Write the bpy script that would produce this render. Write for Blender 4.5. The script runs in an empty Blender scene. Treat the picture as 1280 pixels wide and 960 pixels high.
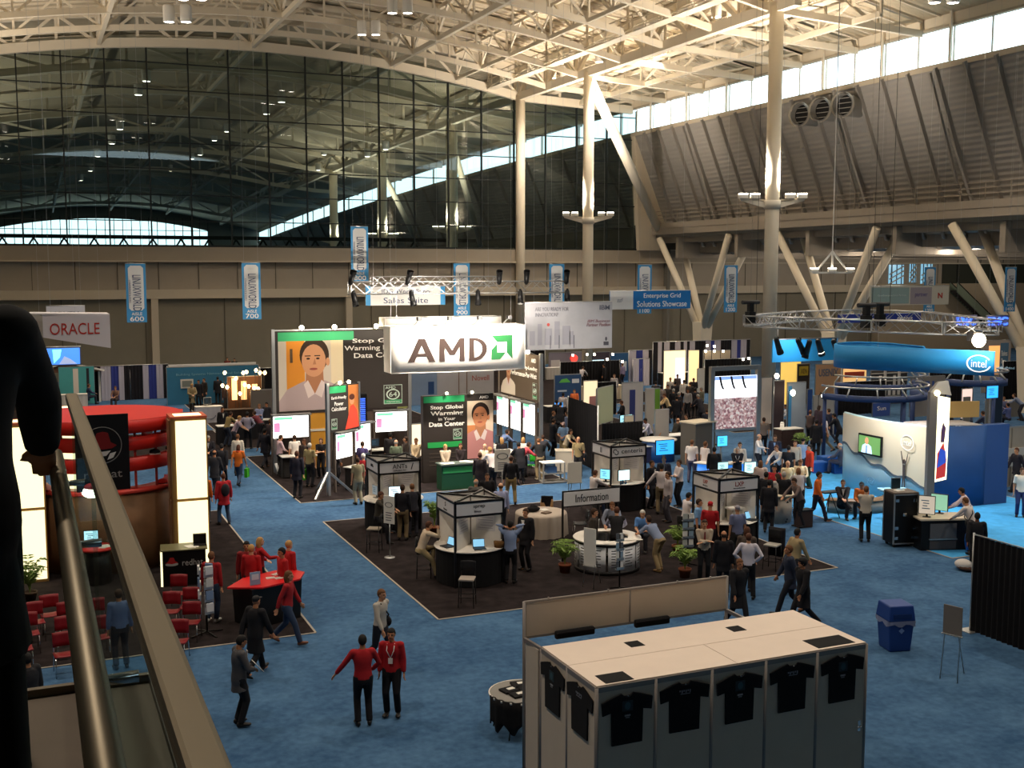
import bpy, bmesh, math, random
from math import sin, cos, tan, atan2, pi, radians, sqrt, exp
from mathutils import Vector, Matrix
random.seed(7)
S = bpy.context.scene
C = S.collection
# ------------------------------------------------------------------ camera, world, exposure
EYE = 8.7            # height of the lens over the hall floor
FPX = 1404.0         # focal length in pixels of the 1280x960 frame
YAW = radians(23.3)  # turned right of the hall's long axis (+Y)
PITCH = math.atan(143.0 / FPX)
cam_d = bpy.data.cameras.new('camera')
cam_d.sensor_width = 36.0
cam_d.lens = 36.0 * FPX / 1280.0
cam_d.clip_start = 0.05
cam_d.clip_end = 1000
cam = bpy.data.objects.new('camera', cam_d)
C.objects.link(cam)
cam.location = (0, 0, EYE)
cam.rotation_euler = (pi / 2 - PITCH, 0, -YAW)
S.camera = cam
S.view_settings.view_transform = 'Standard'
S.view_settings.look = 'None'
S.view_settings.exposure = 0.25
S.view_settings.gamma = 1.0
S.view_settings.use_curve_mapping = False
w = bpy.data.worlds.new('daylight')
S.world = w
w.use_nodes = True
bgn = w.node_tree.nodes['Background']
bgn.inputs[0].default_value = (0.72, 0.92, 1.0, 1)
bgn.inputs[1].default_value = 3.2
HALL_LAMP_W = 4100      # each ceiling down light
HALL_LAMP_COL = (1.0, 0.86, 0.70)
UPLIGHT_W = 6500        # each pair of flood lamps on a column arm
UPLIGHT_COL = (1.0, 0.88, 0.74)
def lamp(name, kind, loc, power, col=(1, 1, 1), target=None, size=0.3, cone=90, blend=0.6, parent=None):
 d = bpy.data.lights.new(name, kind)
 d.energy = power
 d.color = col
 if kind == 'AREA':
  d.size = size
 else:
  d.shadow_soft_size = size
 if kind == 'SPOT':
  d.spot_size = radians(cone)
  d.spot_blend = blend
 o = bpy.data.objects.new(name, d)
 C.objects.link(o)
 o.location = loc
 if target is not None:
  o.rotation_euler = (Vector(target) - Vector(loc)).to_track_quat('-Z', 'Y').to_euler()
 if parent:
  o.parent = parent
  o.matrix_parent_inverse = Matrix.Translation(-parent.location)
 return o
# ------------------------------------------------------------------ pixel -> place
SP, CP, SY, CY = sin(PITCH), cos(PITCH), sin(YAW), cos(YAW)
def ray(x, y):
 dx, dy = (x - 640) / FPX, -(y - 480) / FPX
 f = CP + dy * SP
 up = -SP + dy * CP
 return Vector((dx * CY + f * SY, -dx * SY + f * CY, up))
def at(x, y, z=0.0):
 r = ray(x, y)
 k = (z - EYE) / r.z
 return Vector((r.x * k, r.y * k, z))
def atv(x, y, v):
 r = ray(x, y)
 k = v / r.y
 return Vector((r.x * k, v, EYE + r.z * k))
def atu(x, y, u):
 r = ray(x, y)
 k = u / r.x
 return Vector((u, r.y * k, EYE + r.z * k))
def atd(x, y, D):
 r = ray(x, y)
 k = D / sqrt(r.x ** 2 + r.y ** 2) * sqrt(1 + ((x - 640) / FPX) ** 2)
 return Vector((r.x * k, r.y * k, EYE + r.z * k))
# ------------------------------------------------------------------ materials
def lin(c):
 if isinstance(c, str):
  c = c.lstrip('#')
  c = [int(c[i:i + 2], 16) / 255 for i in (0, 2, 4)]
 return tuple((v / 12.92 if v <= 0.04045 else ((v + 0.055) / 1.055) ** 2.4) for v in c)
MATS = {}
def mat(name, col, rough=0.6, metal=0.0, emit=0.0, ecol=None, noise=0.0, scale=20.0, bump=0.0, spec=0.4):
 if name in MATS:
  return MATS[name]
 m = bpy.data.materials.new(name)
 MATS[name] = m
 m.use_nodes = True
 nt = m.node_tree
 b = nt.nodes['Principled BSDF']
 c = lin(col)
 b.inputs['Base Color'].default_value = (*c, 1)
 b.inputs['Roughness'].default_value = rough
 b.inputs['Metallic'].default_value = metal
 b.inputs['Specular IOR Level'].default_value = spec
 if emit:
  e = lin(ecol) if ecol else c
  b.inputs['Emission Color'].default_value = (*e, 1)
  b.inputs['Emission Strength'].default_value = emit
 if noise or bump:
  tc = nt.nodes.new('ShaderNodeTexCoord')
  n = nt.nodes.new('ShaderNodeTexNoise')
  n.inputs['Scale'].default_value = scale
  n.inputs['Detail'].default_value = 5
  nt.links.new(tc.outputs['Object'], n.inputs['Vector'])
  if noise:
   mr = nt.nodes.new('ShaderNodeMapRange')
   mr.inputs['From Min'].default_value = 0.3
   mr.inputs['From Max'].default_value = 0.7
   mr.inputs['To Min'].default_value = 1 - noise
   mr.inputs['To Max'].default_value = 1 + noise
   nt.links.new(n.outputs['Fac'], mr.inputs['Value'])
   mx = nt.nodes.new('ShaderNodeMix')
   mx.data_type = 'RGBA'
   mx.blend_type = 'MULTIPLY'
   mx.inputs['Factor'].default_value = 1
   mx.inputs['A'].default_value = (*c, 1)
   nt.links.new(mr.outputs['Result'], mx.inputs['B'])
   nt.links.new(mx.outputs['Result'], b.inputs['Base Color'])
  if bump:
   bp = nt.nodes.new('ShaderNodeBump')
   bp.inputs['Strength'].default_value = bump
   nt.links.new(n.outputs['Fac'], bp.inputs['Height'])
   nt.links.new(bp.outputs['Normal'], b.inputs['Normal'])
 return m
def cl(hexcol, rough=0.85):
 """cloth / painted colour by hex"""
 return mat('paint_' + hexcol.lstrip('#') + ('_%d' % int(rough * 100)), hexcol, rough)
def glow(hexcol, k):
 return mat('lit_%s_%d' % (hexcol.lstrip('#'), int(k * 10)), hexcol, 0.4, emit=k)
def glass_mat(name, tint, refl=0.12, rough=0.0):
 m = bpy.data.materials.new(name)
 m.use_nodes = True
 nt = m.node_tree
 nt.nodes.clear()
 out = nt.nodes.new('ShaderNodeOutputMaterial')
 mix = nt.nodes.new('ShaderNodeMixShader')
 tr = nt.nodes.new('ShaderNodeBsdfTransparent')
 gl = nt.nodes.new('ShaderNodeBsdfGlossy')
 tr.inputs[0].default_value = (*tint, 1)
 gl.inputs[0].default_value = (0.9, 0.95, 0.95, 1)
 gl.inputs['Roughness'].default_value = rough
 mix.inputs[0].default_value = refl
 nt.links.new(tr.outputs[0], mix.inputs[1])
 nt.links.new(gl.outputs[0], mix.inputs[2])
 nt.links.new(mix.outputs[0], out.inputs[0])
 return m
def wavy(name, col, axis, scale, rough=0.6, strength=0.4, dark=0.75):
 """sheet with parallel ribs (corrugated metal, siding)"""
 m = mat(name, col, rough)
 nt = m.node_tree
 b = nt.nodes['Principled BSDF']
 tc = nt.nodes.new('ShaderNodeTexCoord')
 wv = nt.nodes.new('ShaderNodeTexWave')
 wv.bands_direction = axis
 wv.inputs['Scale'].default_value = scale
 nt.links.new(tc.outputs['Object'], wv.inputs['Vector'])
 bp = nt.nodes.new('ShaderNodeBump')
 bp.inputs['Strength'].default_value = strength
 bp.inputs['Distance'].default_value = 0.15
 nt.links.new(wv.outputs['Fac'], bp.inputs['Height'])
 nt.links.new(bp.outputs['Normal'], b.inputs['Normal'])
 return m
# ------------------------------------------------------------------ mesh builder
class MB:
 def __init__(self):
  self.bm = bmesh.new()
  self.mats = []
 def mi(self, m):
  if m is None:
   return 0
  if m not in self.mats:
   self.mats.append(m)
  return self.mats.index(m)
 def face(self, vs, i):
  try:
   f = self.bm.faces.new(vs)
   f.material_index = i
   return f
  except ValueError:
   return None
 def poly(self, pts, m=None):
  i = self.mi(m)
  return self.face([self.bm.verts.new(p) for p in pts], i)
 def hexa(self, p, m=None):
  """8 corners: bottom 4 ccw then top 4"""
  i = self.mi(m)
  v = [self.bm.verts.new(q) for q in p]
  for q in ((3, 2, 1, 0), (4, 5, 6, 7), (0, 1, 5, 4), (1, 2, 6, 5), (2, 3, 7, 6), (3, 0, 4, 7)):
   self.face([v[k] for k in q], i)
  return self
 def box(self, c, s, m=None, rz=0.0, M=None):
  x, y, z = s[0] / 2, s[1] / 2, s[2] / 2
  R = M if M is not None else Matrix.Rotation(rz, 3, 'Z')
  c = Vector(c)
  return self.hexa([c + R @ Vector(q) for q in ((-x, -y, -z), (x, -y, -z), (x, y, -z), (-x, y, -z),
                                                     (-x, -y, z), (x, -y, z), (x, y, z), (-x, y, z))], m)
 def bar(self, a, b, w, h=None, m=None):
  """square bar from a to b"""
  a, b = Vector(a), Vector(b)
  h = h or w
  d = (b - a)
  if d.length < 1e-6:
   return self
  d.normalize()
  up = Vector((0, 0, 1)) if abs(d.z) < 0.95 else Vector((0, 1, 0))
  s = d.cross(up).normalized()
  t = s.cross(d).normalized()
  s, t = s * w / 2, t * h / 2
  return self.hexa([a - s - t, a + s - t, a + s + t, a - s + t, b - s - t, b + s - t, b + s + t, b - s + t], m)
 def tube(self, pts, r, n=8, m=None, cap=True, closed=False):
  i = self.mi(m)
  pts = [Vector(p) for p in pts]
  k = len(pts)
  rr = r if isinstance(r, (list, tuple)) else [r] * k
  rings = []
  prev = None
  for j, p in enumerate(pts):
   if closed:
    d = pts[(j + 1) % k] - pts[j - 1]
   else:
    d = pts[min(j + 1, k - 1)] - pts[max(j - 1, 0)]
   if d.length < 1e-9:
    d = Vector((0, 0, 1))
   d.normalize()
   if prev is None:
    ref = Vector((0, 0, 1)) if abs(d.z) < 0.9 else Vector((1, 0, 0))
    s = d.cross(ref).normalized()
   else:
    s = (prev - d * prev.dot(d))
    s = s.normalized() if s.length > 1e-6 else d.orthogonal().normalized()
   prev = s
   t = d.cross(s)
   rings.append([self.bm.verts.new(p + (s * cos(2 * pi * q / n) + t * sin(2 * pi * q / n)) * rr[j]) for q in range(n)])
  for j in range(k if closed else k - 1):
   A, B = rings[j], rings[(j + 1) % k]
   for q in range(n):
    f = self.face([A[q], A[(q + 1) % n], B[(q + 1) % n], B[q]], i)
    if f and n > 5:
     f.smooth = True
  if cap and not closed:
   self.face(rings[0][::-1], i)
   self.face(rings[-1], i)
  return self
 def cyl(self, a, b, r, r2=None, n=16, m=None):
  return self.tube([a, b], [r, r2 if r2 is not None else r], n, m)
 def lathe(self, prof, c=(0, 0, 0), n=20, m=None, a0=0.0, a1=2 * pi):
  """prof: list of (radius, z)"""
  i = self.mi(m)
  full = abs(a1 - a0 - 2 * pi) < 1e-6
  cnt = n if full else n + 1
  rings = []
  for r, z in prof:
   if r < 1e-6:
    rings.append([self.bm.verts.new((c[0], c[1], c[2] + z))] * cnt)
   else:
    rings.append([self.bm.verts.new((c[0] + r * cos(a0 + (a1 - a0) * q / n), c[1] + r * sin(a0 + (a1 - a0) * q / n), c[2] + z)) for q in range(cnt)])
  for j in range(len(rings) - 1):
   A, B = rings[j], rings[j + 1]
   for q in range(n):
    vs = [A[q], A[(q + 1) % cnt], B[(q + 1) % cnt], B[q]]
    u = []
    for v in vs:
     if v not in u:
      u.append(v)
    if len(u) > 2:
     f = self.face(u, i)
     if f:
      f.smooth = True
  return self
 def ball(self, c, r, m=None, n=12, k=8):
  r = r if isinstance(r, (tuple, list)) else (r, r, r)
  i = self.mi(m)
  c = Vector(c)
  rings = []
  for j in range(k + 1):
   a = pi * j / k
   if j in (0, k):
    rings.append([self.bm.verts.new(c + Vector((0, 0, r[2] * cos(a))))] * n)
   else:
    rings.append([self.bm.verts.new(c + Vector((r[0] * sin(a) * cos(2 * pi * q / n), r[1] * sin(a) * sin(2 * pi * q / n), r[2] * cos(a)))) for q in range(n)])
  for j in range(k):
   A, B = rings[j], rings[j + 1]
   for q in range(n):
    u = []
    for v in (A[q], B[q], B[(q + 1) % n], A[(q + 1) % n]):
     if v not in u:
      u.append(v)
    f = self.face(u, i)
    if f:
     f.smooth = True
  return self
 def prism(self, poly, z0, z1, m=None, frame=None):
  """extrude a 2-D polygon (ccw) from z0 to z1 of a frame (3x4: origin, x, y, normal)"""
  i = self.mi(m)
  if frame is None:
   T = lambda x, y, z: Vector((x, y, z))
  else:
   o, X, Y, N = frame
   T = lambda x, y, z: o + X * x + Y * y + N * z
  a = [self.bm.verts.new(T(x, y, z0)) for x, y in poly]
  b = [self.bm.verts.new(T(x, y, z1)) for x, y in poly]
  self.face(a[::-1], i)
  self.face(b, i)
  k = len(poly)
  for q in range(k):
   self.face([a[q], a[(q + 1) % k], b[(q + 1) % k], b[q]], i)
  return self
 def grid(self, rows, m=None, smooth=True):
  """surface through a list of rows of points"""
  i = self.mi(m)
  V = [[self.bm.verts.new(p) for p in r] for r in rows]
  for a in range(len(V) - 1):
   for b in range(len(V[0]) - 1):
    f = self.face([V[a][b], V[a][b + 1], V[a + 1][b + 1], V[a + 1][b]], i)
    if f:
     f.smooth = smooth
  return self
 def build(self, name, m=None, parent=None, loc=None, rz=0.0, bevel=0.0, solid=0.0, recalc=True):
  if recalc:
   bmesh.ops.recalc_face_normals(self.bm, faces=self.bm.faces)
  me = bpy.data.meshes.new(name)
  self.bm.to_mesh(me)
  self.bm.free()
  ms = self.mats or ([m] if m else [])
  if self.mats and m and m not in self.mats:
   pass
  for q in ms:
   me.materials.append(q)
  o = bpy.data.objects.new(name, me)
  C.objects.link(o)
  if loc is not None:
   o.location = loc
  o.rotation_euler.z = rz
  if parent:
   o.parent = parent
  if bevel:
   b = o.modifiers.new('bevel', 'BEVEL')
   b.width = bevel
   b.segments = 2
   b.limit_method = 'ANGLE'
  if solid:
   b = o.modifiers.new('solid', 'SOLIDIFY')
   b.thickness = solid
  return o
def tag(o, label, cat, group=None, kind=None):
 o['label'] = label
 o['category'] = cat
 if group:
  o['group'] = group
 if kind:
  o['kind'] = kind
 return o
def struct(o):
 o['kind'] = 'structure'
 return o
def empty(name, loc, rz=0.0, label=None, cat=None, group=None):
 o = bpy.data.objects.new(name, None)
 C.objects.link(o)
 o.location = loc
 o.rotation_euler.z = rz
 o.empty_display_size = 0.2
 if label:
  tag(o, label, cat, group)
 return o
def tree_copy(o, parent=None):
 c = o.copy()
 C.objects.link(c)
 if parent:
  c.parent = parent
 for ch in list(o.children):
  tree_copy(ch, c)
 return c
# frames on upright faces, in a thing's own axes: origin, right, up, outward
def front(o=(0, 0, 0)):      # faces -Y
 return (Vector(o), Vector((1, 0, 0)), Vector((0, 0, 1)), Vector((0, -1, 0)))
def leftf(o=(0, 0, 0)):      # faces -X
 return (Vector(o), Vector((0, -1, 0)), Vector((0, 0, 1)), Vector((-1, 0, 0)))
def rightf(o=(0, 0, 0)):     # faces +X
 return (Vector(o), Vector((0, 1, 0)), Vector((0, 0, 1)), Vector((1, 0, 0)))
def yawed(o, a):             # faces -Y turned by a
 return (Vector(o), Vector((cos(a), sin(a), 0)), Vector((0, 0, 1)), Vector((sin(a), -cos(a), 0)))
FONT = {}
def text(parent, s, frame, x, y, wdt=None, hgt=None, m=None, rot=0.0, name='lettering', depth=0.01, off=0.004, bold=0.0, shear=0.0, align='C', loc=None):
 """lettering as a mesh on a frame, fitted to a width and / or cap height, centred at x, y"""
 key = (s, bold, shear)
 if key not in FONT:
  cu = bpy.data.curves.new('lettering', 'FONT')
  cu.body = s
  cu.resolution_u = 3
  cu.extrude = 0.5
  cu.offset = bold
  cu.shear = shear
  t = bpy.data.objects.new('lettering', cu)
  C.objects.link(t)
  dg = bpy.context.evaluated_depsgraph_get()
  me = bpy.data.meshes.new_from_object(t.evaluated_get(dg))
  C.objects.unlink(t)
  bpy.data.objects.remove(t)
  FONT[key] = me
 me = FONT[key].copy()
 xs = [v.co.x for v in me.vertices] or [0, 1]
 ys = [v.co.y for v in me.vertices] or [0, 1]
 x0, x1, y0, y1 = min(xs), max(xs), min(ys), max(ys)
 sx = (wdt / (x1 - x0)) if wdt else None
 sy = (hgt / (y1 - y0)) if hgt else None
 sx = sx if sx else sy
 sy = sy if sy else sx
 o, X, Y, N = frame
 cr, sr = cos(rot), sin(rot)
 cx = (x0 + x1) / 2 if align == 'C' else x0
 for v in me.vertices:
  a, b, c = (v.co.x - cx) * sx, (v.co.y - (y0 + y1) / 2) * sy, v.co.z
  p, q = a * cr - b * sr, a * sr + b * cr
  v.co = o + X * (x + p) + Y * (y + q) + N * (off + (c + 0.5) * depth)
 me.materials.clear()
 me.materials.append(m)
 ob = bpy.data.objects.new(name, me)
 C.objects.link(ob)
 if parent:
  ob.parent = parent
 if loc is not None:
  ob.location = loc
 return ob
def patch(parent, name, poly, frame, m, off=0.003, thick=0.006):
 return MB().prism(poly, off, off + thick, m, frame).build(name, parent=parent)
def rect(x0, y0, x1, y1):
 return [(x0, y0), (x1, y0), (x1, y1), (x0, y1)]
def disc(cx, cy, rx, ry=None, n=28, a0=0.0, a1=2 * pi):
 ry = ry or rx
 return [(cx + rx * cos(a0 + (a1 - a0) * k / n), cy + ry * sin(a0 + (a1 - a0) * k / n)) for k in range(n if abs(a1 - a0 - 2 * pi) < 1e-6 else n + 1)]
def ringp(mb, cx, cy, r0, r1, frame, z0, z1, m, ry=1.0, n=32, a0=0.0, a1=2 * pi):
 for k in range(n):
  p, q = a0 + (a1 - a0) * k / n, a0 + (a1 - a0) * (k + 1) / n
  mb.prism([(cx + r0 * cos(p), cy + ry * r0 * sin(p)), (cx + r1 * cos(p), cy + ry * r1 * sin(p)),
                  (cx + r1 * cos(q), cy + ry * r1 * sin(q)), (cx + r0 * cos(q), cy + ry * r0 * sin(q))], z0, z1, m, frame)
WHITE = mat('white_laminate', '#e9e4da', 0.55)
OFFWHITE = mat('off_white_panel', '#d8cdbd', 0.7, noise=0.04, scale=4)
ALU = mat('aluminium', '#b9b9b8', 0.35, 0.85)
STEEL = mat('painted_steel', '#d9d0c0', 0.5)
BLACK = mat('black_plastic', '#0c0b0c', 0.45)
BLACKC = mat('black_cloth', '#0d0c10', 0.95, noise=0.2, scale=8)
DARKG = mat('dark_grey', '#2c2a2a', 0.6)
GREY = mat('grey', '#8b8780', 0.6)
CHROME = mat('chrome', '#d8d8d8', 0.15, 1.0)
RED = mat('red_laminate', '#c8171b', 0.45)
# ================================================================== the hall itself
WALL_V = 93.6        # the glazed wall across the hall
END_V = 282.0        # far end of the hall beyond
UC, UL = 41.0, -6.0  # the two rows of columns
UM, UR = 17.5, 23.5
def drop(v):
 return 0.0 if v < 100 else 5.6 * ((v - 95) / 180.0) ** 1.6
def zb(u, v=0.0):
 """underside of the arched roof trusses"""
 if UL <= u <= UC:
  z = 24.0 + 2.6 * (1 - ((u - UM) / UR) ** 2)
 else:
  e = u - UC if u > UC else UL - u
  z = 24.0 - 0.045 * e
 return z - drop(v)
def zdeck(u, v=0.0):
 if u > UC or u < UL:
  e = u - UC if u > UC else UL - u
  return 26.9 - 0.20 * e - drop(v)
 return zb(u, v) + 2.9
# floor: blue carpet, slightly mottled, grey-blue where it is worn
m = mat('blue_carpet', '#3f6f9e', 0.97, spec=0.1)
nt = m.node_tree
b = nt.nodes['Principled BSDF']
tc = nt.nodes.new('ShaderNodeTexCoord')
n1 = nt.nodes.new('ShaderNodeTexNoise')
n1.inputs['Scale'].default_value = 0.5
n1.inputs['Detail'].default_value = 10
n1.inputs['Roughness'].default_value = 0.7
n2 = nt.nodes.new('ShaderNodeTexNoise')
n2.inputs['Scale'].default_value = 6
n2.inputs['Detail'].default_value = 6
cr = nt.nodes.new('ShaderNodeValToRGB')
cr.color_ramp.elements[0].position = 0.32
cr.color_ramp.elements[0].color = (*lin('#304f71'), 1)
cr.color_ramp.elements[1].position = 0.68
cr.color_ramp.elements[1].color = (*lin('#4e7092'), 1)
ad = nt.nodes.new('ShaderNodeMath')
ad.operation = 'ADD'
ml = nt.nodes.new('ShaderNodeMath')
ml.operation = 'MULTIPLY_ADD'
ml.inputs[1].default_value = 0.5
ml.inputs[2].default_value = -0.25
nt.links.new(tc.outputs['Object'], n1.inputs['Vector'])
nt.links.new(tc.outputs['Object'], n2.inputs['Vector'])
nt.links.new(n2.outputs['Fac'], ml.inputs[0])
nt.links.new(n1.outputs['Fac'], ad.inputs[0])
nt.links.new(ml.outputs[0], ad.inputs[1])
nt.links.new(ad.outputs[0], cr.inputs[0])
nt.links.new(cr.outputs[0], b.inputs['Base Color'])
struct(MB().box((30, 120, -0.1), (260, 360, 0.2), m).build('floor'))
PLASTER = mat('plaster', '#c9bca6', 0.8, noise=0.04, scale=0.6)
WALLG = mat('wall_panel_grey', '#7f7868', 0.85, noise=0.04, scale=0.7)
BAND = mat('wall_panel_beige', '#9a9082', 0.8, noise=0.03, scale=0.8)
TRIMW = mat('trim_cream', '#b8ac98', 0.7)
SEAM = mat('seam', '#5d564a', 0.9)
ROOFW = mat('roof_white', '#e2d6c0', 0.6)
DECK = wavy('roof_deck', '#c4b59b', 'Y', 0.55, 0.95, 0.5)
# back wall below the glass: movable wall, two trims, panelled band
mb = MB()
mb.box((60, WALL_V + 0.4, 3.2), (260, 0.4, 6.4), WALLG)
for k in range(-8, 24):
 u = -10 + k * 6.2
 mb.box((u, WALL_V + 0.17, 3.2), (0.06, 0.08, 6.4), SEAM)
struct(mb.build('wall_back'))
mb = MB()
mb.box((60, WALL_V + 0.15, 6.75), (260, 0.9, 0.72), TRIMW)
mb.box((60, WALL_V + 0.3, 8.2), (260, 0.5, 2.2), BAND)
for k in range(-12, 40):
 u = -12 + k * 3.1
 mb.box((u, WALL_V + 0.03, 8.2), (0.05, 0.06, 2.2), SEAM)
mb.box((60, WALL_V + 0.1, 9.36), (260, 1.0, 0.12), TRIMW)
mb.box((60, WALL_V + 0.25, 9.95), (260, 0.8, 1.1), BAND)
struct(mb.build('trim_1'))
# a pilaster against the grey wall
for px in (194, 437):
 p = atv(px, 400, WALL_V - 0.3)
 struct(MB().box((p.x, WALL_V, 3.2), (0.55, 0.5, 6.4), TRIMW).build('trim_2'))
# glazed screen
GLASSW = glass_mat('screen_glass', (0.36, 0.44, 0.42), 0.05)
MULL = mat('dark_mullion', '#1c211f', 0.5)
GL0, GL1 = -22.0, 53.2
us = [GL0 + (GL1 - GL0) * k / 40 for k in range(41)]
mb = MB()
for a, b2 in zip(us[:-1], us[1:]):
 mb.poly([(a, WALL_V + 0.3, 10.5), (b2, WALL_V + 0.3, 10.5), (b2, WALL_V + 0.3, zb(b2)), (a, WALL_V + 0.3, zb(a))], GLASSW)
win = struct(mb.build('window_1'))
mb = MB()
u = GL0
while u < GL1 + 0.1:
 mb.box((u, WALL_V + 0.25, (10.5 + zb(u)) / 2), (0.10, 0.24, zb(u) - 10.5))
 u += 3.13
z = 12.55
while z < 26.4:
 e = [u for u in us if zb(u) > z]
 if e:
  mb.box(((e[0] + e[-1]) / 2, WALL_V + 0.25, z), (e[-1] - e[0], 0.16, 0.075))
 z += 2.05
mb.box(((GL0 + GL1) / 2, WALL_V + 0.25, 10.58), (GL1 - GL0, 0.3, 0.16))
mb.build('mullions', MULL, win)
# plaster pier at the right end of the glass
mb = MB()
mb.hexa([(53.2, WALL_V - 0.4, 10.5), (60, WALL_V - 0.4, 10.5), (60, WALL_V + 0.5, 10.5), (53.2, WALL_V + 0.5, 10.5),
         (52.6, WALL_V - 0.4, 21.4), (60, WALL_V - 0.4, 21.4), (60, WALL_V + 0.5, 21.4), (52.6, WALL_V + 0.5, 21.4)], PLASTER)
mb.box((56.3, WALL_V - 0.5, 11.7), (1.7, 0.3, 2.2), SEAM)
struct(mb.build('wall_pier'))
# roof deck (one long arched sheet over both halls)
vs = [-22, 0, 30, 60, 93, 100, 115, 130, 150, 175, 200, 225, 250, 282]
ud = [-20, -13, -6] + [UL + 47 * k / 24 for k in range(1, 25)] + [45, 49, 53.4]
struct(MB().grid([[(u, v, zdeck(u, v)) for u in ud] for v in vs], DECK).build('ceiling', solid=0.25))
def arch(v, us, w, h, top, mb, m):
 """arched lattice truss across the hall"""
 lo = [Vector((u, v, zb(u, v))) for u in us]
 hi = [Vector((u, v, min(zb(u, v) + top, zdeck(u, v) - 0.2))) for u in us]
 for P in (lo, hi):
  for a, b in zip(P[:-1], P[1:]):
   mb.bar(a, b, w, h, m)
 for k in range(len(us)):
  mb.bar(lo[k], hi[k], w * 0.45, None, m)
  if k < len(us) - 1:
   if k % 2:
    mb.bar(lo[k], hi[k + 1], w * 0.5, None, m)
   else:
    mb.bar(hi[k], lo[k + 1], w * 0.5, None, m)
main_us = [UL - 12 + 3.0 * k for k in range(4)] + [UL + 47 * k / 16 for k in range(1, 17)] + [45, 49, 52.5]
for v in (WALL_V, 87.6, 81.6, 74.6, 68.6, 62.6, 56.6):
 mb = MB()
 arch(v, main_us, 0.42 if v == WALL_V else 0.3, 0.7 if v == WALL_V else 0.4, 2.3, mb, ROOFW)
 struct(mb.build('trim_roof_truss'))
for v in (104, 118, 132, 146, 164, 188, 214, 246):
 mb = MB()
 arch(v, main_us[::2], 0.5, 0.6, 2.2, mb, ROOFW)
 struct(mb.build('trim_roof_truss'))
# girders along the hall over the columns, and the lighter ones between
def along(u, v0, v1, step, top, w, mb):
 v = v0
 while v < v1 - 0.1:
  v2 = min(v + step, v1)
  a, b = Vector((u, v, zb(u, v))), Vector((u, v2, zb(u, v2)))
  A, B = a + Vector((0, 0, top)), b + Vector((0, 0, top))
  mb.bar(a, b, w, w * 1.3, ROOFW)
  mb.bar(A, B, w, w, ROOFW)
  mb.bar(a, A, w * 0.6, None, ROOFW)
  mid = (A + B) / 2
  mb.bar(a, mid, w * 0.6, None, ROOFW)
  mb.bar(mid, b, w * 0.6, None, ROOFW)
  v = v2
for u, top, w in ((UC, 2.2, 0.5), (UL, 2.2, 0.5), (29.2, 2.2, 0.28), (17.5, 2.3, 0.28), (5.8, 2.2, 0.28), (47.0, 1.2, 0.26), (35.0, 2.2, 0.2)):
 mb = MB()
 along(u, 54, WALL_V, 5.66, top, w, mb)
 if u in (UC, UL, 17.5, 29.2, 5.8):
  along(u, WALL_V + 1, 262, 12, top, w, mb)
 struct(mb.build('trim_girder'))
# catwalk with pipe rails under the roof beside the column row
mb = MB()
for u in (38.2, 44.3):
 mb.box((u, 75, 24.5), (0.8, 40, 0.08), ROOFW)
 for du in (-0.45, 0.45):
  for z in (24.65, 25.2, 25.6):
   mb.bar((u + du, 55, z), (u + du, 93, z), 0.06, None, ROOFW)
  for k in range(20):
   mb.bar((u + du, 56 + 1.9 * k, 24.5), (u + du, 56 + 1.9 * k, 25.6), 0.05, None, ROOFW)
for k in range(26):      # purlins under the deck
 v = 55 + 1.5 * k
 for a, b in zip(main_us[3:-1], main_us[4:]):
  mb.bar((a, v, zdeck(a, v) - 0.28), (b, v, zdeck(b, v) - 0.28), 0.1, 0.22, ROOFW)
struct(mb.build('trim_catwalk'))
# left side wall and end wall (seen only through the glass), with the daylight lunette
DIMW = mat('far_wall', '#6f6b62', 0.9)
mb = MB()
mb.box((-20.2, 130, 12.5), (0.4, 330, 25.5), DIMW)
struct(mb.build('wall_left'))
mb = MB()
mb.box((20, -21, 14), (260, 0.4, 28), DIMW)
struct(mb.build('wall_near'))
mb = MB()
mb.box((30, END_V, 6), (120, 0.5, 12), DIMW)
for a, b in zip(ud[:-1], ud[1:]):
 if a > UC - 0.1 or b < UL + 0.1:
  mb.hexa([(a, END_V, 11), (b, END_V, 11), (b, END_V + 0.4, 11), (a, END_V + 0.4, 11),
                 (a, END_V, zdeck(a, END_V)), (b, END_V, zdeck(b, END_V)), (b, END_V + 0.4, zdeck(b, END_V)), (a, END_V + 0.4, zdeck(a, END_V))], DIMW)
 else:       # spandrel between truss line and deck
  mb.hexa([(a, END_V, zb(a, END_V)), (b, END_V, zb(b, END_V)), (b, END_V + 0.4, zb(b, END_V)), (a, END_V + 0.4, zb(a, END_V)),
                 (a, END_V, zdeck(a, END_V)), (b, END_V, zdeck(b, END_V)), (b, END_V + 0.4, zdeck(b, END_V)), (a, END_V + 0.4, zdeck(a, END_V))], DIMW)
struct(mb.build('wall_end'))
mb = MB()
for k in range(25):
 u = UL + 47 * k / 24
 mb.box((u, END_V, 15), (0.16, 0.2, 12))
for z in (14, 16.4, 18):
 mb.box((UM, END_V, z), (47, 0.2, 0.14))
struct(mb.build('window_2', MULL))
# a bridge truss inside the far hall along the bottom of the glass
mb = MB()
q = 0
for k in range(-8, 15):
 u = k * 2.6
 mb.bar((u, 112, 10.4), (u + 0.75, 112, 11.6), 0.16)
 mb.bar((u + 1.5, 112, 10.4), (u + 0.75, 112, 11.6), 0.16)
mb.box((6, 112, 11.75), (76, 0.4, 0.35))
mb.box((6, 112, 10.2), (76, 0.4, 0.3))
struct(mb.build('trim_bridge', MULL))
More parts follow.
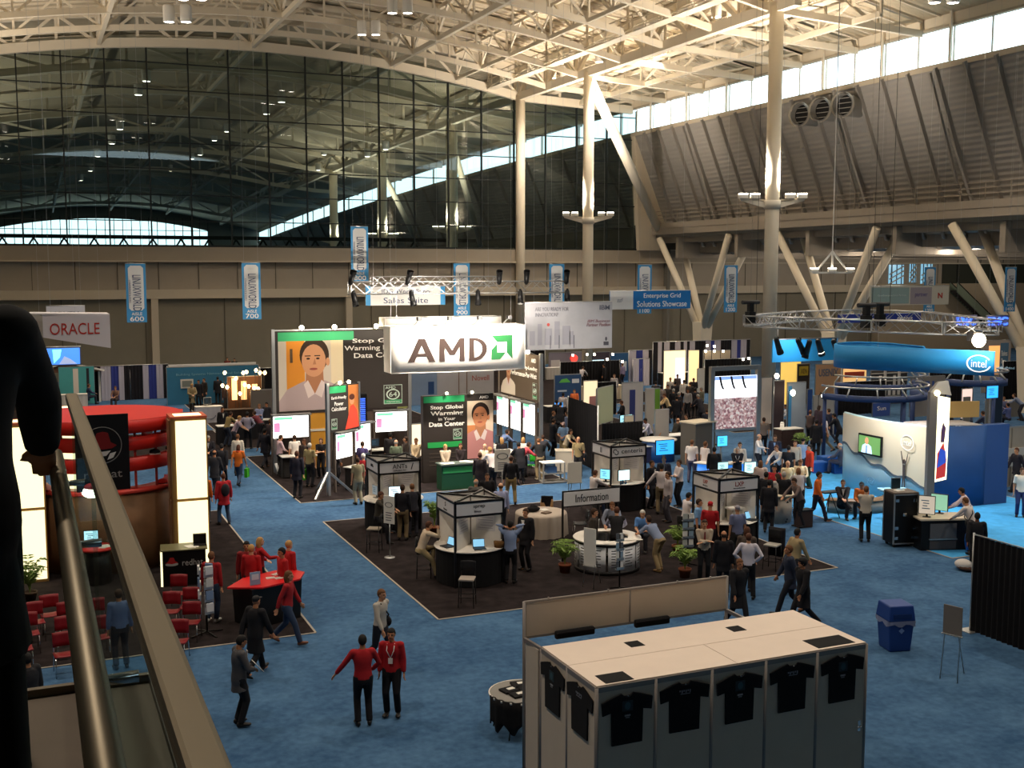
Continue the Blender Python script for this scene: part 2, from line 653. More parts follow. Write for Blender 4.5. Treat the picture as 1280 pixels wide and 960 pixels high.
# clerestory: daylight strip high on the right
CGL = glass_mat('clear_glass', (0.97, 0.99, 1.0), 0.03)
UCL = 52.7
mb = MB()
cv = [-20, 20, 60, 93, 110, 130, 150, 175, 200, 225, 250, 280]
zc = lambda v: 21.4 - drop(v)
for a, b in zip(cv[:-1], cv[1:]):
 mb.poly([(UCL, a, zc(a)), (UCL, b, zc(b)), (UCL, b, zc(b) + 2.15), (UCL, a, zc(a) + 2.15)], CGL)
win = struct(mb.build('window_3'))
mb = MB()
v = 30.0
while v < 270:
 mb.bar((UCL, v, zc(v)), (UCL, v, zc(v) + 2.2), 0.09 if v < 94 else 0.2)
 v += 3.0 if v < 94 else 9.0
mb.build('mullions', STEEL, win)
mb = MB()
for a, b in zip(cv[:-1], cv[1:]):
 for dz, h in ((-0.15, 0.35), (2.2, 0.16)):
  mb.bar((UCL, a, zc(a) + dz), (UCL, b, zc(b) + dz), 0.35, h)
struct(mb.build('trim_3', TRIMW))
for k in range(8):
 v = 48 + 6 * k
 struct(MB().bar((UCL - 0.3, v, 21.4), (UCL - 0.3, v, 25.0), 0.16, None, ROOFW).build('trim_4'))
# leaning ribbed wall under the clerestory
LEAN = wavy('ribbed_siding', '#948f89', 'Z', 0.9, 0.7, 0.3)
U0, Z0, U1, Z1 = 52.75, 21.3, 56.2, 13.0
mb = MB()
mb.grid([[(U0, v, Z0 - drop(v)), (U1, v, Z1 - drop(v) * 0.6)] for v in cv], LEAN, smooth=False)
struct(mb.build('wall_right', solid=0.2))
RIB = mat('wall_rib', '#8f8982', 0.6)
k = 0
v = 36.0
while v < 92.5:
 mb = MB()
 mb.bar((U0 - 0.28, v, Z0 - 0.1), (U1 - 0.28, v, Z1), 0.16, 0.42)
 if k % 4 == 0:      # heavier post with a prop to the ledge
  mb.bar((U0 - 0.5, v + 0.3, Z0 - 0.4), (U1 - 0.9, v + 0.3, Z1), 0.18, 0.18)
  mb.bar((U0 + 1.2, v + 0.3, 17.6), (U1 - 1.3, v - 0.9, Z1), 0.14, 0.14)
 struct(mb.build('trim_5', RIB))
 v += 2.4
 k += 1
v = 100.0
while v < 270:
 struct(MB().bar((U0 - 0.28, v, Z0 - 0.1 - drop(v)), (U1 - 0.28, v, Z1 - drop(v) * .6), 0.3, 0.42).build('trim_5', RIB))
 v += 9
mb = MB()
for a, b in zip(cv[3:-1], cv[4:]):
 mb.hexa([(U1, a, 0), (U1 + .3, a, 0), (U1 + .3, b, 0), (U1, b, 0), (U1, a, Z1 + .1 - drop(a) * .6), (U1 + .3, a, Z1 + .1 - drop(a) * .6), (U1 + .3, b, Z1 + .1 - drop(b) * .6), (U1, b, Z1 + .1 - drop(b) * .6)], DIMW)
struct(mb.build('wall_far_side'))
mb = MB()
mb.box((134, 37, 6), (.4, 116, 12.5), DIMW)
mb.box((95, -20.4, 6), (80, .4, 12.5), DIMW)
struct(mb.build('wall_aisle'))
mb = MB()
for a, b in zip(cv[:-1], cv[1:]):
 mb.hexa([(UCL - .1, a, zc(a) + 2.2), (UCL + .2, a, zc(a) + 2.2), (UCL + .2, b, zc(b) + 2.2), (UCL - .1, b, zc(b) + 2.2), (UCL - .1, a, zc(a) + 3.3), (UCL + .2, a, zc(a) + 3.3), (UCL + .2, b, zc(b) + 3.3), (UCL - .1, b, zc(b) + 3.3)], ROOFW)
struct(mb.build('trim_eaves'))
# ledge, rail and the low soffit of the side aisle with its ducts
LEDGE = mat('ledge', '#978d80', 0.7)
mb = MB()
mb.box((55.6, 37, 12.75), (2.2, 114, 0.5))
mb.box((54.7, 37, 12.3), (0.3, 114, 0.7))
struct(mb.build('trim_6', LEDGE))
mb = MB()
for z in (13.4, 13.75, 14.1):
 mb.bar((54.7, 30, z), (54.7, WALL_V - 0.5, z), 0.05)
for k in range(31):
 mb.bar((54.7, 31 + 2 * k, 13), (54.7, 31 + 2 * k, 14.1), 0.05)
struct(mb.build('trim_railing', LEDGE))
SOF = mat('soffit', '#8a847a', 0.9)
mb = MB()
mb.box((95, 37, 11.85), (80, 114, 0.3), SOF)
mb.box((56, 37, 11.45), (1.0, 113, 0.5), LEDGE)
for k in range(7):
 mb.box((57.5 + 6 * k, 62, 11.0), (0.35, 63, 1.5), LEDGE)
for k in range(7):
 mb.box((95, 33 + 9.4 * k, 10.7), (80, 0.45, 1.9), LEDGE)
struct(mb.build('ceiling_soffit'))
mb = MB()
for u in (59, 63.5, 70):
 mb.tube([(u, 32, 10.6), (u, 92, 10.6)], 0.55, 14)
 for k in range(12):
  mb.tube([(u, 36 + 5 * k, 10.6), (u, 36.15 + 5 * k, 10.6)], 0.62, 14)
tag(mb.build('ceiling_duct', mat('galvanised', '#a8a6a2', 0.3, 0.9)), 'long shiny metal air ducts under the low side ceiling', 'duct')
for k, (px, py) in enumerate(((920, 301), (972, 305), (1153, 293), (1206, 292))):
 p = atu(px, py, 58.2)
 e = empty('air_diffuser', p, -YAW, 'pale air box with four round outlets, %s' % ('left of the nearest column', 'right of the nearest column', 'above the long three part sign', 'above the lobby escalator')[k], 'vent')
 MB().box((.6, .4, 0), (2.8, .7, .62), TRIMW).build('case', parent=e, bevel=.03)
 for q in range(4):
  MB().tube([(-.35 + .5 * q, .1, 0), (-.35 + .5 * q, .02, 0)], .19, 14, BLACK).build('outlet', parent=e)
 MB().bar((.6, .4, .3), (.6, .4, 11.75 - p.z), .06, None, LEDGE).build('hanger', parent=e)
rnd = random.Random(3)
mb = MB()
for k in range(26):
 v = 44 + 1.85 * k
 mb.tube([(56.9, v, 11.5), (57.1, v, 10.9), (58.2 + rnd.random(), v + .3, 10.7)], .14, 8)
for u, z in ((57.3, 11.3), (58.0, 11.0)):
 mb.tube([(u, 32, z), (u, 92, z)], .22, 10)
struct(mb.build('trim_pipework', mat('galvanised', '#a8a6a2', .3, .9)))
# low downlights of the side aisle
LITW = glow('#fff1d8', 14)
gl = 0
for k, (px, py) in enumerate(((897, 312), (943, 311), (1012, 312), (1060, 310), (1092, 309), (1135, 312), (1185, 307), (1220, 311), (1248, 305))):
 p = atu(px, py, 59.5)
 e = empty('soffit_downlight', p, 0, 'small round downlight under the low side ceiling', 'ceiling light', 'soffit downlights')
 MB().lathe([(0.0, 0.25), (0.3, 0.25), (0.42, 0.0), (0.36, 0.0), (0.0, 0.1)], m=DARKG).build('housing', parent=e)
 MB().cyl((0, 0, 0.04), (0, 0, 0.08), 0.34, m=LITW).build('bulb', parent=e)
 MB().bar((0, 0, 0.25), (0, 0, 11.75 - p.z), 0.05, None, DARKG).build('rod', parent=e)
 lamp('soffit_lamp_and_fill', 'POINT', (p.x, p.y, p.z - .25), 260, HALL_LAMP_COL, size=.3)
for u, v in ((66, 84), (78, 84), (92, 84), (70, 66), (86, 66), (66, 48), (80, 48)):
 lamp('soffit_lamp_and_fill', 'POINT', (u, v, 9.6), 420, HALL_LAMP_COL, size=.3)  # bare point lights without fixtures, added to brighten the dark side aisle
# inclined V struts on short piers
for v in (50.0, 68.4, 86.5):
 for s in (-1, 1):
  mb = MB()
  for du in (-0.55, 0.55):
   mb.tube([(56 + du * 0.4, v + s * 0.5, 3.6), (56 + du * 2.2, v + s * 5.7, 11.6)], 0.30, 14, ROOFW)
  struct(mb.build('column_strut'))
 struct(MB().hexa([(55.5, v - .5, 0), (56.5, v - .5, 0), (56.5, v + .5, 0), (55.5, v + .5, 0), (55.4, v - .75, 4), (56.6, v - .75, 4), (56.6, v + .75, 4), (55.4, v + .75, 4)], ROOFW).build('column_pier'))
# inclined strut from the second column head to the corner pier
struct(MB().tube([(41.2, 80.2, 23.4), (55.0, 92.6, 12.4)], [0.42, 0.42], 14, ROOFW).build('column_strut'))
# windows, escalator and upper lobby on the far wall right of the pier
mb = MB()
WGL = mat('lobby_window', '#9fd2ea', 0.2, emit=0.55, ecol='#8cc8e8')
for a, b, c, d in ((1111, 1130, 331, 355), (1112, 1129, 321, 329), (1137, 1146, 319, 353), (1151, 1166, 319, 356)):
 p, q = atv(a, d, WALL_V - 0.06), atv(b, c, WALL_V - 0.06)
 mb.box(((p.x + q.x) / 2, WALL_V - 0.02, (p.z + q.z) / 2), (q.x - p.x, 0.1, q.z - p.z), WGL)
 for k in range(3):
  x = p.x + (q.x - p.x) * (k + 0.5) / 3
  mb.box((x, WALL_V - 0.1, (p.z + q.z) / 2), (0.07, 0.08, q.z - p.z), MULL)
 for k in range(3):
  mb.bar((p.x, WALL_V - 0.12, p.z + k * 0.5), (q.x, WALL_V - 0.12, min(q.z, p.z + 0.9 + k * 0.5)), 0.12, 0.1, TRIMW)
struct(mb.build('window_4'))
mb = MB()
p, q = atv(1178, 358, WALL_V - 0.1), atv(1500, 316, WALL_V - 0.1)
mb.box(((p.x + q.x) / 2, WALL_V, (p.z + q.z) / 2), (q.x - p.x, 0.12, q.z - p.z), mat('smoked_glass', '#3c3f38', 0.25))
for k in range(5):
 mb.box((p.x + 2 + 3.3 * k, WALL_V - 0.1, (p.z + q.z) / 2), (0.12, 0.1, q.z - p.z), MULL)
mb.box(((p.x + q.x) / 2, WALL_V - 0.1, p.z - 0.05), (q.x - p.x, 0.2, 0.15), MULL)
struct(mb.build('window_5'))
p = atv(1150, 385, WALL_V - 0.5)
struct(MB().box((p.x + 24, WALL_V - 0.5, 3.6), (60, 1.0, 7.2), mat('lobby_wall', '#a3957f', 0.85)).build('wall_lobby'))
e = empty('escalator', (0, 0, 0), 0, 'dim glass sided escalator rising on the far lobby wall behind the white sign', 'escalator')
a, b = atv(1232, 402, WALL_V - 1.8), atv(1187, 358, WALL_V - 1.8)
EDG = mat('escalator_side', '#6a7565', 0.35)
mb = MB()
for k in range(2):
 dv = -1.0 * k
 mb.hexa([a + Vector((0, dv, -0.6)), a + Vector((0, dv - .12, -0.6)), b + Vector((0, dv - .12, -0.6)), b + Vector((0, dv, -0.6)),
             a + Vector((0, dv, 0.4)), a + Vector((0, dv - .12, 0.4)), b + Vector((0, dv - .12, 0.4)), b + Vector((0, dv, 0.4))], EDG)
mb.build('balustrade', parent=e)
mb = MB()
for k in range(2):
 mb.bar(a + Vector((0, -1.0 * k - .06, 0.45)), b + Vector((0, -1.0 * k - .06, 0.45)), 0.16, 0.1)
mb.build('handrail', BLACK, e)
mb = MB()
for k in range(16):
 t = (k + 0.5) / 16
 c = a.lerp(b, t)
 mb.box(c + Vector((0, -0.55, -0.4)), (0.35, 0.8, 0.25))
mb.build('steps', DARKG, e)
# round columns with flood-lamp arms
FLOOD = glow('#fff0d6', 22)
def arms(u, v, z, label, power, visible=True):
 e = empty('column_light', (u, v, z), -YAW, label, 'flood light')
 mb = MB()
 for s in (-1, 1):
  mb.hexa([(s * 0.4, -0.15, -0.55), (s * 1.9, -0.06, -0.12), (s * 1.9, 0.06, -0.12), (s * 0.4, 0.15, -0.55),
                 (s * 0.4, -0.15, -0.2), (s * 1.9, -0.06, 0.0), (s * 1.9, 0.06, 0.0), (s * 0.4, 0.15, -0.2)], STEEL)
  mb.bar((s * 0.4, 0, -0.1), (s * 1.95, 0, 0.02), 0.1, None, STEEL)
 mb.tube([(0, 0, -0.6), (0, 0, -0.1)], 0.5, 16, STEEL)
 mb.build('bracket', parent=e)
 for x in (-1.75, -1.05, 1.05, 1.75):
  h = MB().box((x, -0.05, 0.13), (0.55, 0.4, 0.22), WHITE).build('lamp_housing', parent=e)
  MB().box((x, -0.05, 0.27), (0.5, 0.34, 0.08), FLOOD).build('lens', parent=h)
 if power:
  for s in (-1, 1):
   lamp('column_wash', 'SPOT', (u + s * 1.1 * CY - .5 * SY, v - s * 1.1 * SY - .5 * CY, z + 0.45), power * .34, UPLIGHT_COL, (u, v, z + 5.5), 0.1, 70, 1.0)
   lamp('uplight', 'SPOT', (u + s * 1.4 * CY, v - s * 1.4 * SY, z + 0.5), power, UPLIGHT_COL, (u - s * 3, v + 3, z + 14), 0.25, 140, 0.8)
 return e
for (v, z, lab) in ((56, 12.9, 'flood lamps on arms of the nearest tall white column'), (80, 12.9, 'flood lamps on arms of the second tall white column')):
 struct(MB().tube([(UC, v, 0), (UC, v, 24.0)], 0.42, 24, ROOFW).build('column_hall'))
 arms(UC, v, z, lab, UPLIGHT_W)
for v, pw in ((111, 3500), (136, 3500), (160, 3500)):
 struct(MB().tube([(UC, v, 0), (UC, v, zb(UC, v))], 0.6, 16, ROOFW).build('column_hall'))
 arms(UC, v, 12.9, ('flood lamps on a column seen through the glass screen, %s' % {111: 'nearest the glass', 136: 'on the second column beyond', 160: 'on the farthest lit column'}[v]), pw)
struct(MB().tube([(UC, WALL_V - 0.3, 0), (UC, WALL_V - 0.3, 24.0)], 0.42, 20, ROOFW).build('column_hall'))
for v in (56, 80, 111, 136):
 struct(MB().tube([(UL, v, 0), (UL, v, zb(UL, v))], 0.42, 16, ROOFW).build('column_hall'))
 for s in (-1, 1):
  if True:
   lamp('uplight', 'SPOT', (UL + s * 1.3, v, 13.4), UPLIGHT_W if v < 90 else 3500, UPLIGHT_COL, (UL + s * 6, v, 26), 0.25, 140, 0.8)
for p, q in (((-6, 136, 13), (4, 150, 6)), ((41, 111, 22), (52, 130, 11)), ((41, 136, 21), (51, 150, 11))):
 struct(MB().tube([p, q], 0.35, 10, ROOFW).build('column_strut'))
# three big round air intakes on the leaning wall
e = empty('air_intake', (54.2, 64, 19), 0, 'bank of round air openings on the leaning grey wall', 'vent')
mb = MB()
mb.box((54.6, 65.0, 18.0), (0.3, 9.5, 0.25), RIB)
for k, px in enumerate((999, 1025, 1053)):
 p = atu(px, (143, 137, 131)[k], 51.4)
 a = (Vector((0.95, 0.31, 0.02))).normalized()
 o = MB().tube([p - Vector((0, 0, e.location.z)) - Vector((54.2, 64, 0)) , p + a * 2.6 - Vector((54.2, 64, 19))], 0.72, 20, GREY, cap=False)
 o.lathe([(0.0, 0), (0.6, 0)], c=(0, 0, -400), m=BLACK)
 c = p - Vector((54.2, 64, 19))
 o.tube([c - a * 0.12, c + a * 0.1], 0.86, 20, TRIMW, cap=False)
 o.tube([c + a * 0.5, c + a * 0.52], 0.70, 20, BLACK)
 for h in range(4):
  o.tube([c + a * 0.35 + Vector((0, 0.0, -0.5 + 0.33 * h)) - a.cross(Vector((0, 0, 1))) * 0.5, c + a * 0.35 + Vector((0, 0, -0.5 + 0.33 * h)) + a.cross(Vector((0, 0, 1))) * 0.5], 0.03, 5, GREY)
 # drop the parked helper ring
 bmesh.ops.delete(o.bm, geom=[vv for vv in o.bm.verts if vv.co.z < -300], context='VERTS')
 o.build('duct_mouth', parent=e)
for v in (66, 70, 74):
 p = Vector((53.9 - 54.2, v - 64, -1.4))
 mb.box((54.0 , v, 18.1), (0.5, 0.3, 0.8), RIB)
bmesh.ops.translate(mb.bm, verts=mb.bm.verts, vec=(-54.2, -64, -19))
mb.build('shelf', parent=e)
# hall lamps: pairs of round down lights hung from the trusses
def down(p, label, group, power, r=0.34, second=True):
 e = empty('ceiling_lamp', p, -YAW, label, 'ceiling light', group)
 for x in ((-0.5, 0.5) if second else (0,)):
  h = MB().lathe([(0.0, 1.0), (r * 0.9, 1.0), (r, 0.9), (r, 0.05), (r * 0.92, 0.0), (r * 0.85, 0.08)], c=(x, 0, 0), n=16, m=WHITE).build('lamp_can', parent=e)
  MB().cyl((x, 0, 0.03), (x, 0, 0.1), r * 0.84, n=16, m=LAMPF).build('bulb', parent=h)
 MB().bar((0, 0, 1.0), (0, 0, 1.9), 0.08, None, STEEL).bar((-0.6, 0, 1.02), (0.6, 0, 1.02), 0.1, None, STEEL).build('hanger', parent=e)
 if power:
  lamp('down_light', 'SPOT', (p[0], p[1], p[2] - 0.15), power, HALL_LAMP_COL, (p[0], p[1], 0), 0.35, 130, 0.9)
 return e
LAMPF = glow('#fff2dc', 25)
for u, v in ((17, 60), (17, 84)):
 pass
vis = (((222, 28), 70, 'over the left of the arched glass wall'), ((240, 0), 66, 'at the very top left of the roof'), ((500, 17), 72, 'at the top beside the long roof girder'),
       ((461, 44), 80, 'above the middle of the arched glass wall'), ((905, 22), 63, 'paired lamps just left of the nearest column head'), ((822, 55), 74, 'paired lamps beside the catwalk'),
       ((757, 78), 80, 'paired lamps above the second column head'), ((698, 98), 88, 'paired lamps next to the corner of the glass'))
for (px, py), v, lab in vis:
 p = atv(px, py, v)
 down(p, 'round white hall lamp ' + lab, 'hall lamps under the near roof', HALL_LAMP_W)
for u in (-2, 14, 30, 46):          # the rest of the grid, over and behind the photographer's view
 for v in (14, 32, 48):
  down((u, v, zb(u) - 0.8), 'round white hall lamp hanging high over the carpet', 'hall lamps overhead', HALL_LAMP_W)
for px, py, v in ((183, 102, 104), (173, 119, 112), (150, 162, 130), (140, 180, 139), (113, 214, 165), (101, 226, 178), (122, 196, 150),
                  (352, 128, 112), (333, 143, 121), (284, 165, 140), (268, 176, 148), (250, 194, 160), (240, 199, 172), (213, 214, 188),
                  (570, 153, 112), (482, 187, 128), (459, 196, 136), (405, 194, 150), (398, 213, 158)):
 p = atv(px, py, v)
 down(p, 'small bright lamp under the roof seen through the glass wall', 'lamps beyond the glass wall', 0, 0.4, False)
for u in (2, 17, 33):
 for v in (110, 140, 180, 225):
  lamp('far_hall_light', 'SPOT', (u, v, zb(u, v) - 1.2), 2200, HALL_LAMP_COL, (u, v, 0), 0.5, 150, 0.9)
# triangular hanging lamp trio in front of the V struts
p = atd(1040, 338, 60)
e = empty('pendant_lamp', p, -YAW, 'white triangular frame with three lamps hanging before the slanted struts', 'pendant lamp')
mb = MB()
for x in (-0.72, 0, 0.72):
 mb.bar((0, 0, 1.0), (x, 0, 0.1), 0.09, None, WHITE)
mb.bar((-1.05, 0, -0.12), (1.05, 0, -0.12), 0.1, None, WHITE)
mb.bar((0, 0, 1.0), (0, 0, 24.2 - p.z), 0.04, None, WHITE)
mb.build('frame', parent=e)
for x in (-0.95, 0, 0.95):
 h = MB().box((x, 0, 0.0), (0.42, 0.3, 0.2), WHITE).build('lamp_head', parent=e)
 MB().box((x, -0.02, 0.1), (0.38, 0.28, 0.06), LITW).build('lens', parent=h)
# cables dropping from the roof to the rigging
mb = MB()
for px, D, y1 in ((945, 60, 0), ):
 pass
for px, py, D in ((1090, 395, 42), (1112, 395, 42), (945, 400, 46)):
 p = atd(px, py, D)
 tag(MB().tube([(p.x, p.y, 23.9), p], 0.010, 5, DARKG).build('rigging_cable'), 'thin dark steel cable hanging from the roof down to a lighting truss', 'cable', 'rigging cables')
# ================================================================== carpets laid on the hall floor
DCARP = mat('charcoal_carpet', '#2b2525', 0.98, noise=0.35, scale=2.5, spec=0.05)
LBLUE = mat('bright_blue_carpet', '#3f9bd6', 0.95, noise=0.12, scale=3)
SEAMT = mat('carpet_tape', '#a89e90', 0.8)
def carpet(x0, y0, x1, y1, m, label, z=0.012):
 o = MB().box(((x0 + x1) / 2, (y0 + y1) / 2, z / 2), (x1 - x0, y1 - y0, z), m).build('carpet')
 tag(o, label, 'carpet')
 mb = MB()
 for a, b in (((x0, y0), (x1, y0)), ((x0, y0), (x0, y1)), ((x1, y0), (x1, y1)), ((x0, y1), (x1, y1))):
  mb.bar((a[0], a[1], z), (b[0], b[1], z), 0.05, 0.01, SEAMT)
 mb.build('edging', parent=o)
 return o
carpet(9.11, 25.8, 21.5, 37.7, DCARP, 'charcoal carpet under the four black framed kiosks and the information desk')
carpet(9.1, 41.1, 20.3, 52.5, DCARP, 'charcoal carpet under the booth with the green arrow sign')
carpet(-6.5, 26.0, 6.06, 41.0, DCARP, 'charcoal carpet under the red booth and its red chairs')
carpet(25.4, 25.3, 34.4, 39.0, LBLUE, 'bright blue carpet under the booth with the curved blue ring sign')
carpet(3.2, 52.0, 9.0, 62.0, DCARP, 'dark carpet under the small booths beyond the red booth')
carpet(-5.0, 55.0, 2.8, 90.0, DCARP, 'dark carpet under the teal backdrop and the striped drape on the left')
carpet(9.1, 55.0, 21.6, 90.0, DCARP, 'dark carpet behind the arrow logo booth')
carpet(24.2, 46.5, 31.5, 62.0, DCARP, 'dark carpet around the pale green projection board')
carpet(25.0, 64.0, 40.3, 91.0, DCARP, 'dark carpet under the far striped drapes')
carpet(34.5, 50.0, 40.3, 63.0, DCARP, 'dark carpet under the booths below the blue hanging ring')
# ================================================================== generic furniture
def stool(p, rz, label, seat='#1a191b', group=None):
 e = empty('bar_stool', p, rz, label, 'stool', group)
 MB().box((0, 0, 0.74), (0.40, 0.40, 0.05), cl(seat)).build('seat', parent=e, bevel=0.015)
 MB().grid([[(x, -0.19 - 0.05 * (1 - (x / 0.2) ** 2), z) for x in (-0.2, -0.1, 0, 0.1, 0.2)] for z in (0.90, 1.0, 1.12, 1.16)], cl('#1a191b')).build('backrest', parent=e, solid=0.03)
 for x in (-0.18, 0.18):
  for y in (-0.18, 0.18):
   MB().tube([(x * 1.12, y * 1.12, 0), (x, y, 0.72)], 0.012, 8, BLACK).build('leg', parent=e)
  MB().tube([(x, -0.18, 0.72), (x, -0.21, 1.15)], 0.012, 8, BLACK).build('back_post', parent=e)
 MB().tube([(-.195, -.195, .28), (.195, -.195, .28), (.195, .195, .28), (-.195, .195, .28)], 0.01, 8, BLACK, closed=True).build('footrest', parent=e)
 return e
def stack_chair(p, rz, label, col='#1b1a1c', metal=None, group=None, name='chair'):
 e = empty(name, p, rz, label, 'chair', group)
 metal = metal or CHROME
 MB().grid([[(x, y, 0.45 - 0.02 * cos(x * 6) + (0.02 if y > 0.18 else 0)) for x in (-0.22, -0.1, 0.0, 0.1, 0.22)] for y in (-0.2, -0.05, 0.1, 0.22)], cl(col, 0.5)).build('seat', parent=e, solid=0.025)
 MB().grid([[(x, -0.2 - 0.05 * (1 - (x / 0.22) ** 2) - (z - .5) * .12, z) for x in (-0.22, -0.1, 0.0, 0.1, 0.22)] for z in (0.55, 0.66, 0.78, 0.86)], cl(col, 0.5)).build('backrest', parent=e, solid=0.025)
 for s in (-1, 1):
  MB().tube([(s * .21, .24, 0), (s * .2, .2, .44)], 0.012, 8, metal).build('leg', parent=e)
  MB().tube([(s * .21, -.26, 0), (s * .2, -.19, .44), (s * .2, -.22, .6), (s * .19, -.24, .8)], 0.012, 8, metal).build('leg', parent=e)
 return e
def monitor(p, rz, label, w=0.42, h=0.32, col='#bfe6f5', k=1.3, lines=True, frame=BLACK, wall=False):
 e = empty('monitor', p, rz, label, 'monitor')
 z0 = 0.12
 MB().box((0, 0, z0 + h / 2), (w + 0.04, 0.05, h + 0.04), frame).build('bezel', parent=e, bevel=0.008)
 s = MB().box((0, -0.028, z0 + h / 2), (w, 0.006, h), glow(col, k)).build('screen', parent=e)
 if lines:
  mb = MB()
  for q in range(4):
   mb.box((-w * 0.12 + 0.03 * (q % 2), -0.033, z0 + h * (0.75 - 0.15 * q)), (w * (0.5 - 0.1 * (q % 3)), 0.004, h * 0.05), cl('#49708c'))
  mb.build('page', parent=s)
 if wall:
  MB().box((0, .06, (z0 + h / 2 - p[2]) / 2), (.06, .06, p[2] + z0 + h / 2), ALU).build('pole', parent=e)
 if not wall:
  MB().box((0, 0.05, 0.08), (0.06, 0.04, 0.18), frame).box((0, 0.04, 0.008), (0.24, 0.18, 0.016), frame).build('stand', parent=e)
 return e
def laptop(p, rz, label):
 e = empty('laptop', p, rz, label, 'laptop')
 MB().box((0, 0, 0.012), (0.34, 0.25, 0.024), DARKG).box((0, .03, .026), (0.28, .12, .004), BLACK).build('base', parent=e)
 a = radians(108)
 R = Matrix.Rotation(-radians(18), 3, 'X')
 c = Vector((0, 0.125, 0.024)) + R @ Vector((0, 0, 0.12))
 MB().box(c, (0.34, 0.014, 0.24), DARKG, M=R).build('lid', parent=e)
 MB().box(c - R @ Vector((0, 0.009, 0)), (0.31, 0.004, 0.2), glow('#7fb8d8', 0.9), M=R).build('screen', parent=e)
 return e
def palm(p, label, h=1.1, n=22, spread=0.5, pot='#8a4a2c'):
 e = empty('potted_palm', p, random.uniform(0, 6), label, 'potted plant')
 MB().lathe([(0.0, 0.0), (0.13, 0.0), (0.17, 0.22), (0.19, 0.22), (0.19, 0.27), (0.16, 0.27), (0.15, 0.23), (0, 0.23)], m=mat('terracotta' + pot, pot, 0.8)).build('pot', parent=e)
 LEAF = mat('palm_leaf', '#7f9a48', 0.6, noise=0.3, scale=6)
 f = MB()
 st = MB()
 rnd = random.Random(hash(label) % 999)
 for k in range(n):
  a = 2 * pi * k / n * 2.4 + rnd.uniform(-.3, .3)
  L = rnd.uniform(0.75, 1.0)
  pts = []
  up = rnd.uniform(0.55, 1.0)
  for q in range(8):
   t = q / 7
   rr = spread * L * (1.25 - .5 * up) * (0.35 * t + 0.8 * t ** 1.8)
   pts.append(Vector((cos(a) * rr, sin(a) * rr, 0.24 + (h - 0.24) * up * (1.75 * t - 0.85 * t ** 2.2))))
  st.tube(pts, [0.008] * 4 + [0.005] * 4, 5, LEAF)
  for q in range(2, 8):
   d = (pts[q] - pts[q - 1]).normalized()
   sd = d.cross(Vector((0, 0, 1)))
   sd = sd.normalized() if sd.length > .01 else Vector((1, 0, 0))
   for s in (-1, 1):
    tip = pts[q] + sd * s * 0.17 + d * 0.1 - Vector((0, 0, 0.06))
    f.poly([pts[q], pts[q] + d * 0.045 + sd * s * 0.05, tip, pts[q] - d * 0.01 + sd * s * 0.06], LEAF)
 st.build('stem', parent=e)
 fo = f.build('foliage', parent=e, recalc=False)
 return e
def paper(parent, pts, z, m=WHITE, name='papers'):
 mb = MB()
 for x, y, a in pts:
  mb.box((x, y, z + 0.004), (0.21, 0.29, 0.006), m, a)
 return mb.build(name, parent=parent)
def sheets(p, n, label, name='papers', r=0.25, seed=1, cat='papers', col=WHITE):
 rnd = random.Random(seed)
 mb = MB()
 for k in range(n):
  mb.box((rnd.uniform(-r, r), rnd.uniform(-r, r) * 0.6, 0.003 + 0.004 * k), (0.21, 0.29, 0.005), col, rnd.uniform(-.8, .8))
 return tag(mb.build(name, loc=p), label, cat)
def board_stand(p, rz, label, w=0.38, h=0.75, z=1.05, round_base=True, easel=False, col=WHITE, deco=True):
 e = empty('sign_stand', p, rz, label, 'sign')
 b = MB().box((0, 0, z + h / 2), (w, 0.025, h), col).build('board', parent=e, bevel=0.006)
 if deco:
  mb = MB()
  f = front((0, -0.013, z))
  ringp(mb, 0, h * 0.68, w * 0.30, w * 0.36, f, 0.002, 0.006, cl('#44464e'), 0.55, 24)
  for q in range(4):
   mb.prism(rect(-w * 0.3, h * (0.38 - 0.09 * q), w * (0.3 - 0.08 * (q % 2)), h * (0.41 - 0.09 * q)), 0.002, 0.006, cl('#6b6b72'), f)
  mb.build('print', parent=b)
 if easel:
  for x in (-w * 0.4, w * 0.4):
   MB().tube([(x * 1.15, -0.08, 0), (x, 0.02, z + h * 0.2), (x * 0.8, .03, z + h * .9)], 0.013, 6, ALU).build('leg', parent=e)
  MB().tube([(0, 0.6, 0), (0, 0.03, z + h * 0.9)], 0.013, 6, ALU).build('leg', parent=e)
  MB().box((0, -0.01, z - 0.015), (w * 1.05, 0.08, 0.02), ALU).build('ledge', parent=e)
 else:
  MB().tube([(0, 0.02, 0.02), (0, 0.02, z + 0.1)], 0.018, 8, ALU).build('post', parent=e)
  MB().lathe([(0, 0), (0.17, 0), (0.16, 0.02), (0.03, 0.035), (0, 0.035)], m=ALU).build('base', parent=e)
 return e
def leaflet_rack(p, rz, label, tiers=4, col='#cfd4da', w=0.32):
 e = empty('leaflet_rack', p, rz, label, 'leaflet rack')
 MB().tube([(0, 0.03, 0.0), (0, 0.03, 1.55)], 0.022, 8, BLACK).build('post', parent=e)
 mb = MB()
 for k in range(3):
  a = k * 2.1
  mb.bar((0, 0.03, 0.08), (0.3 * cos(a), 0.03 + 0.3 * sin(a), 0.015), 0.03, 0.03, BLACK)
 mb.build('tripod_base', parent=e)
 for k in range(tiers):
  z = 0.62 + 0.26 * k
  pk = MB().box((0, 0, z), (w, 0.02, 0.05), ALU).box((0, 0.05, z - .04), (w, 0.09, 0.02), ALU).build('pocket', parent=e)
  mb = MB()
  for q in range(2):
   mb.box((-w * .25 + w * .5 * q, 0.04, z + 0.08), (w * .42, 0.03, 0.2), cl((col, '#e9e6e0', '#8fa8bf')[(k + q) % 3]))
  mb.build('leaflets', parent=pk)
 return e
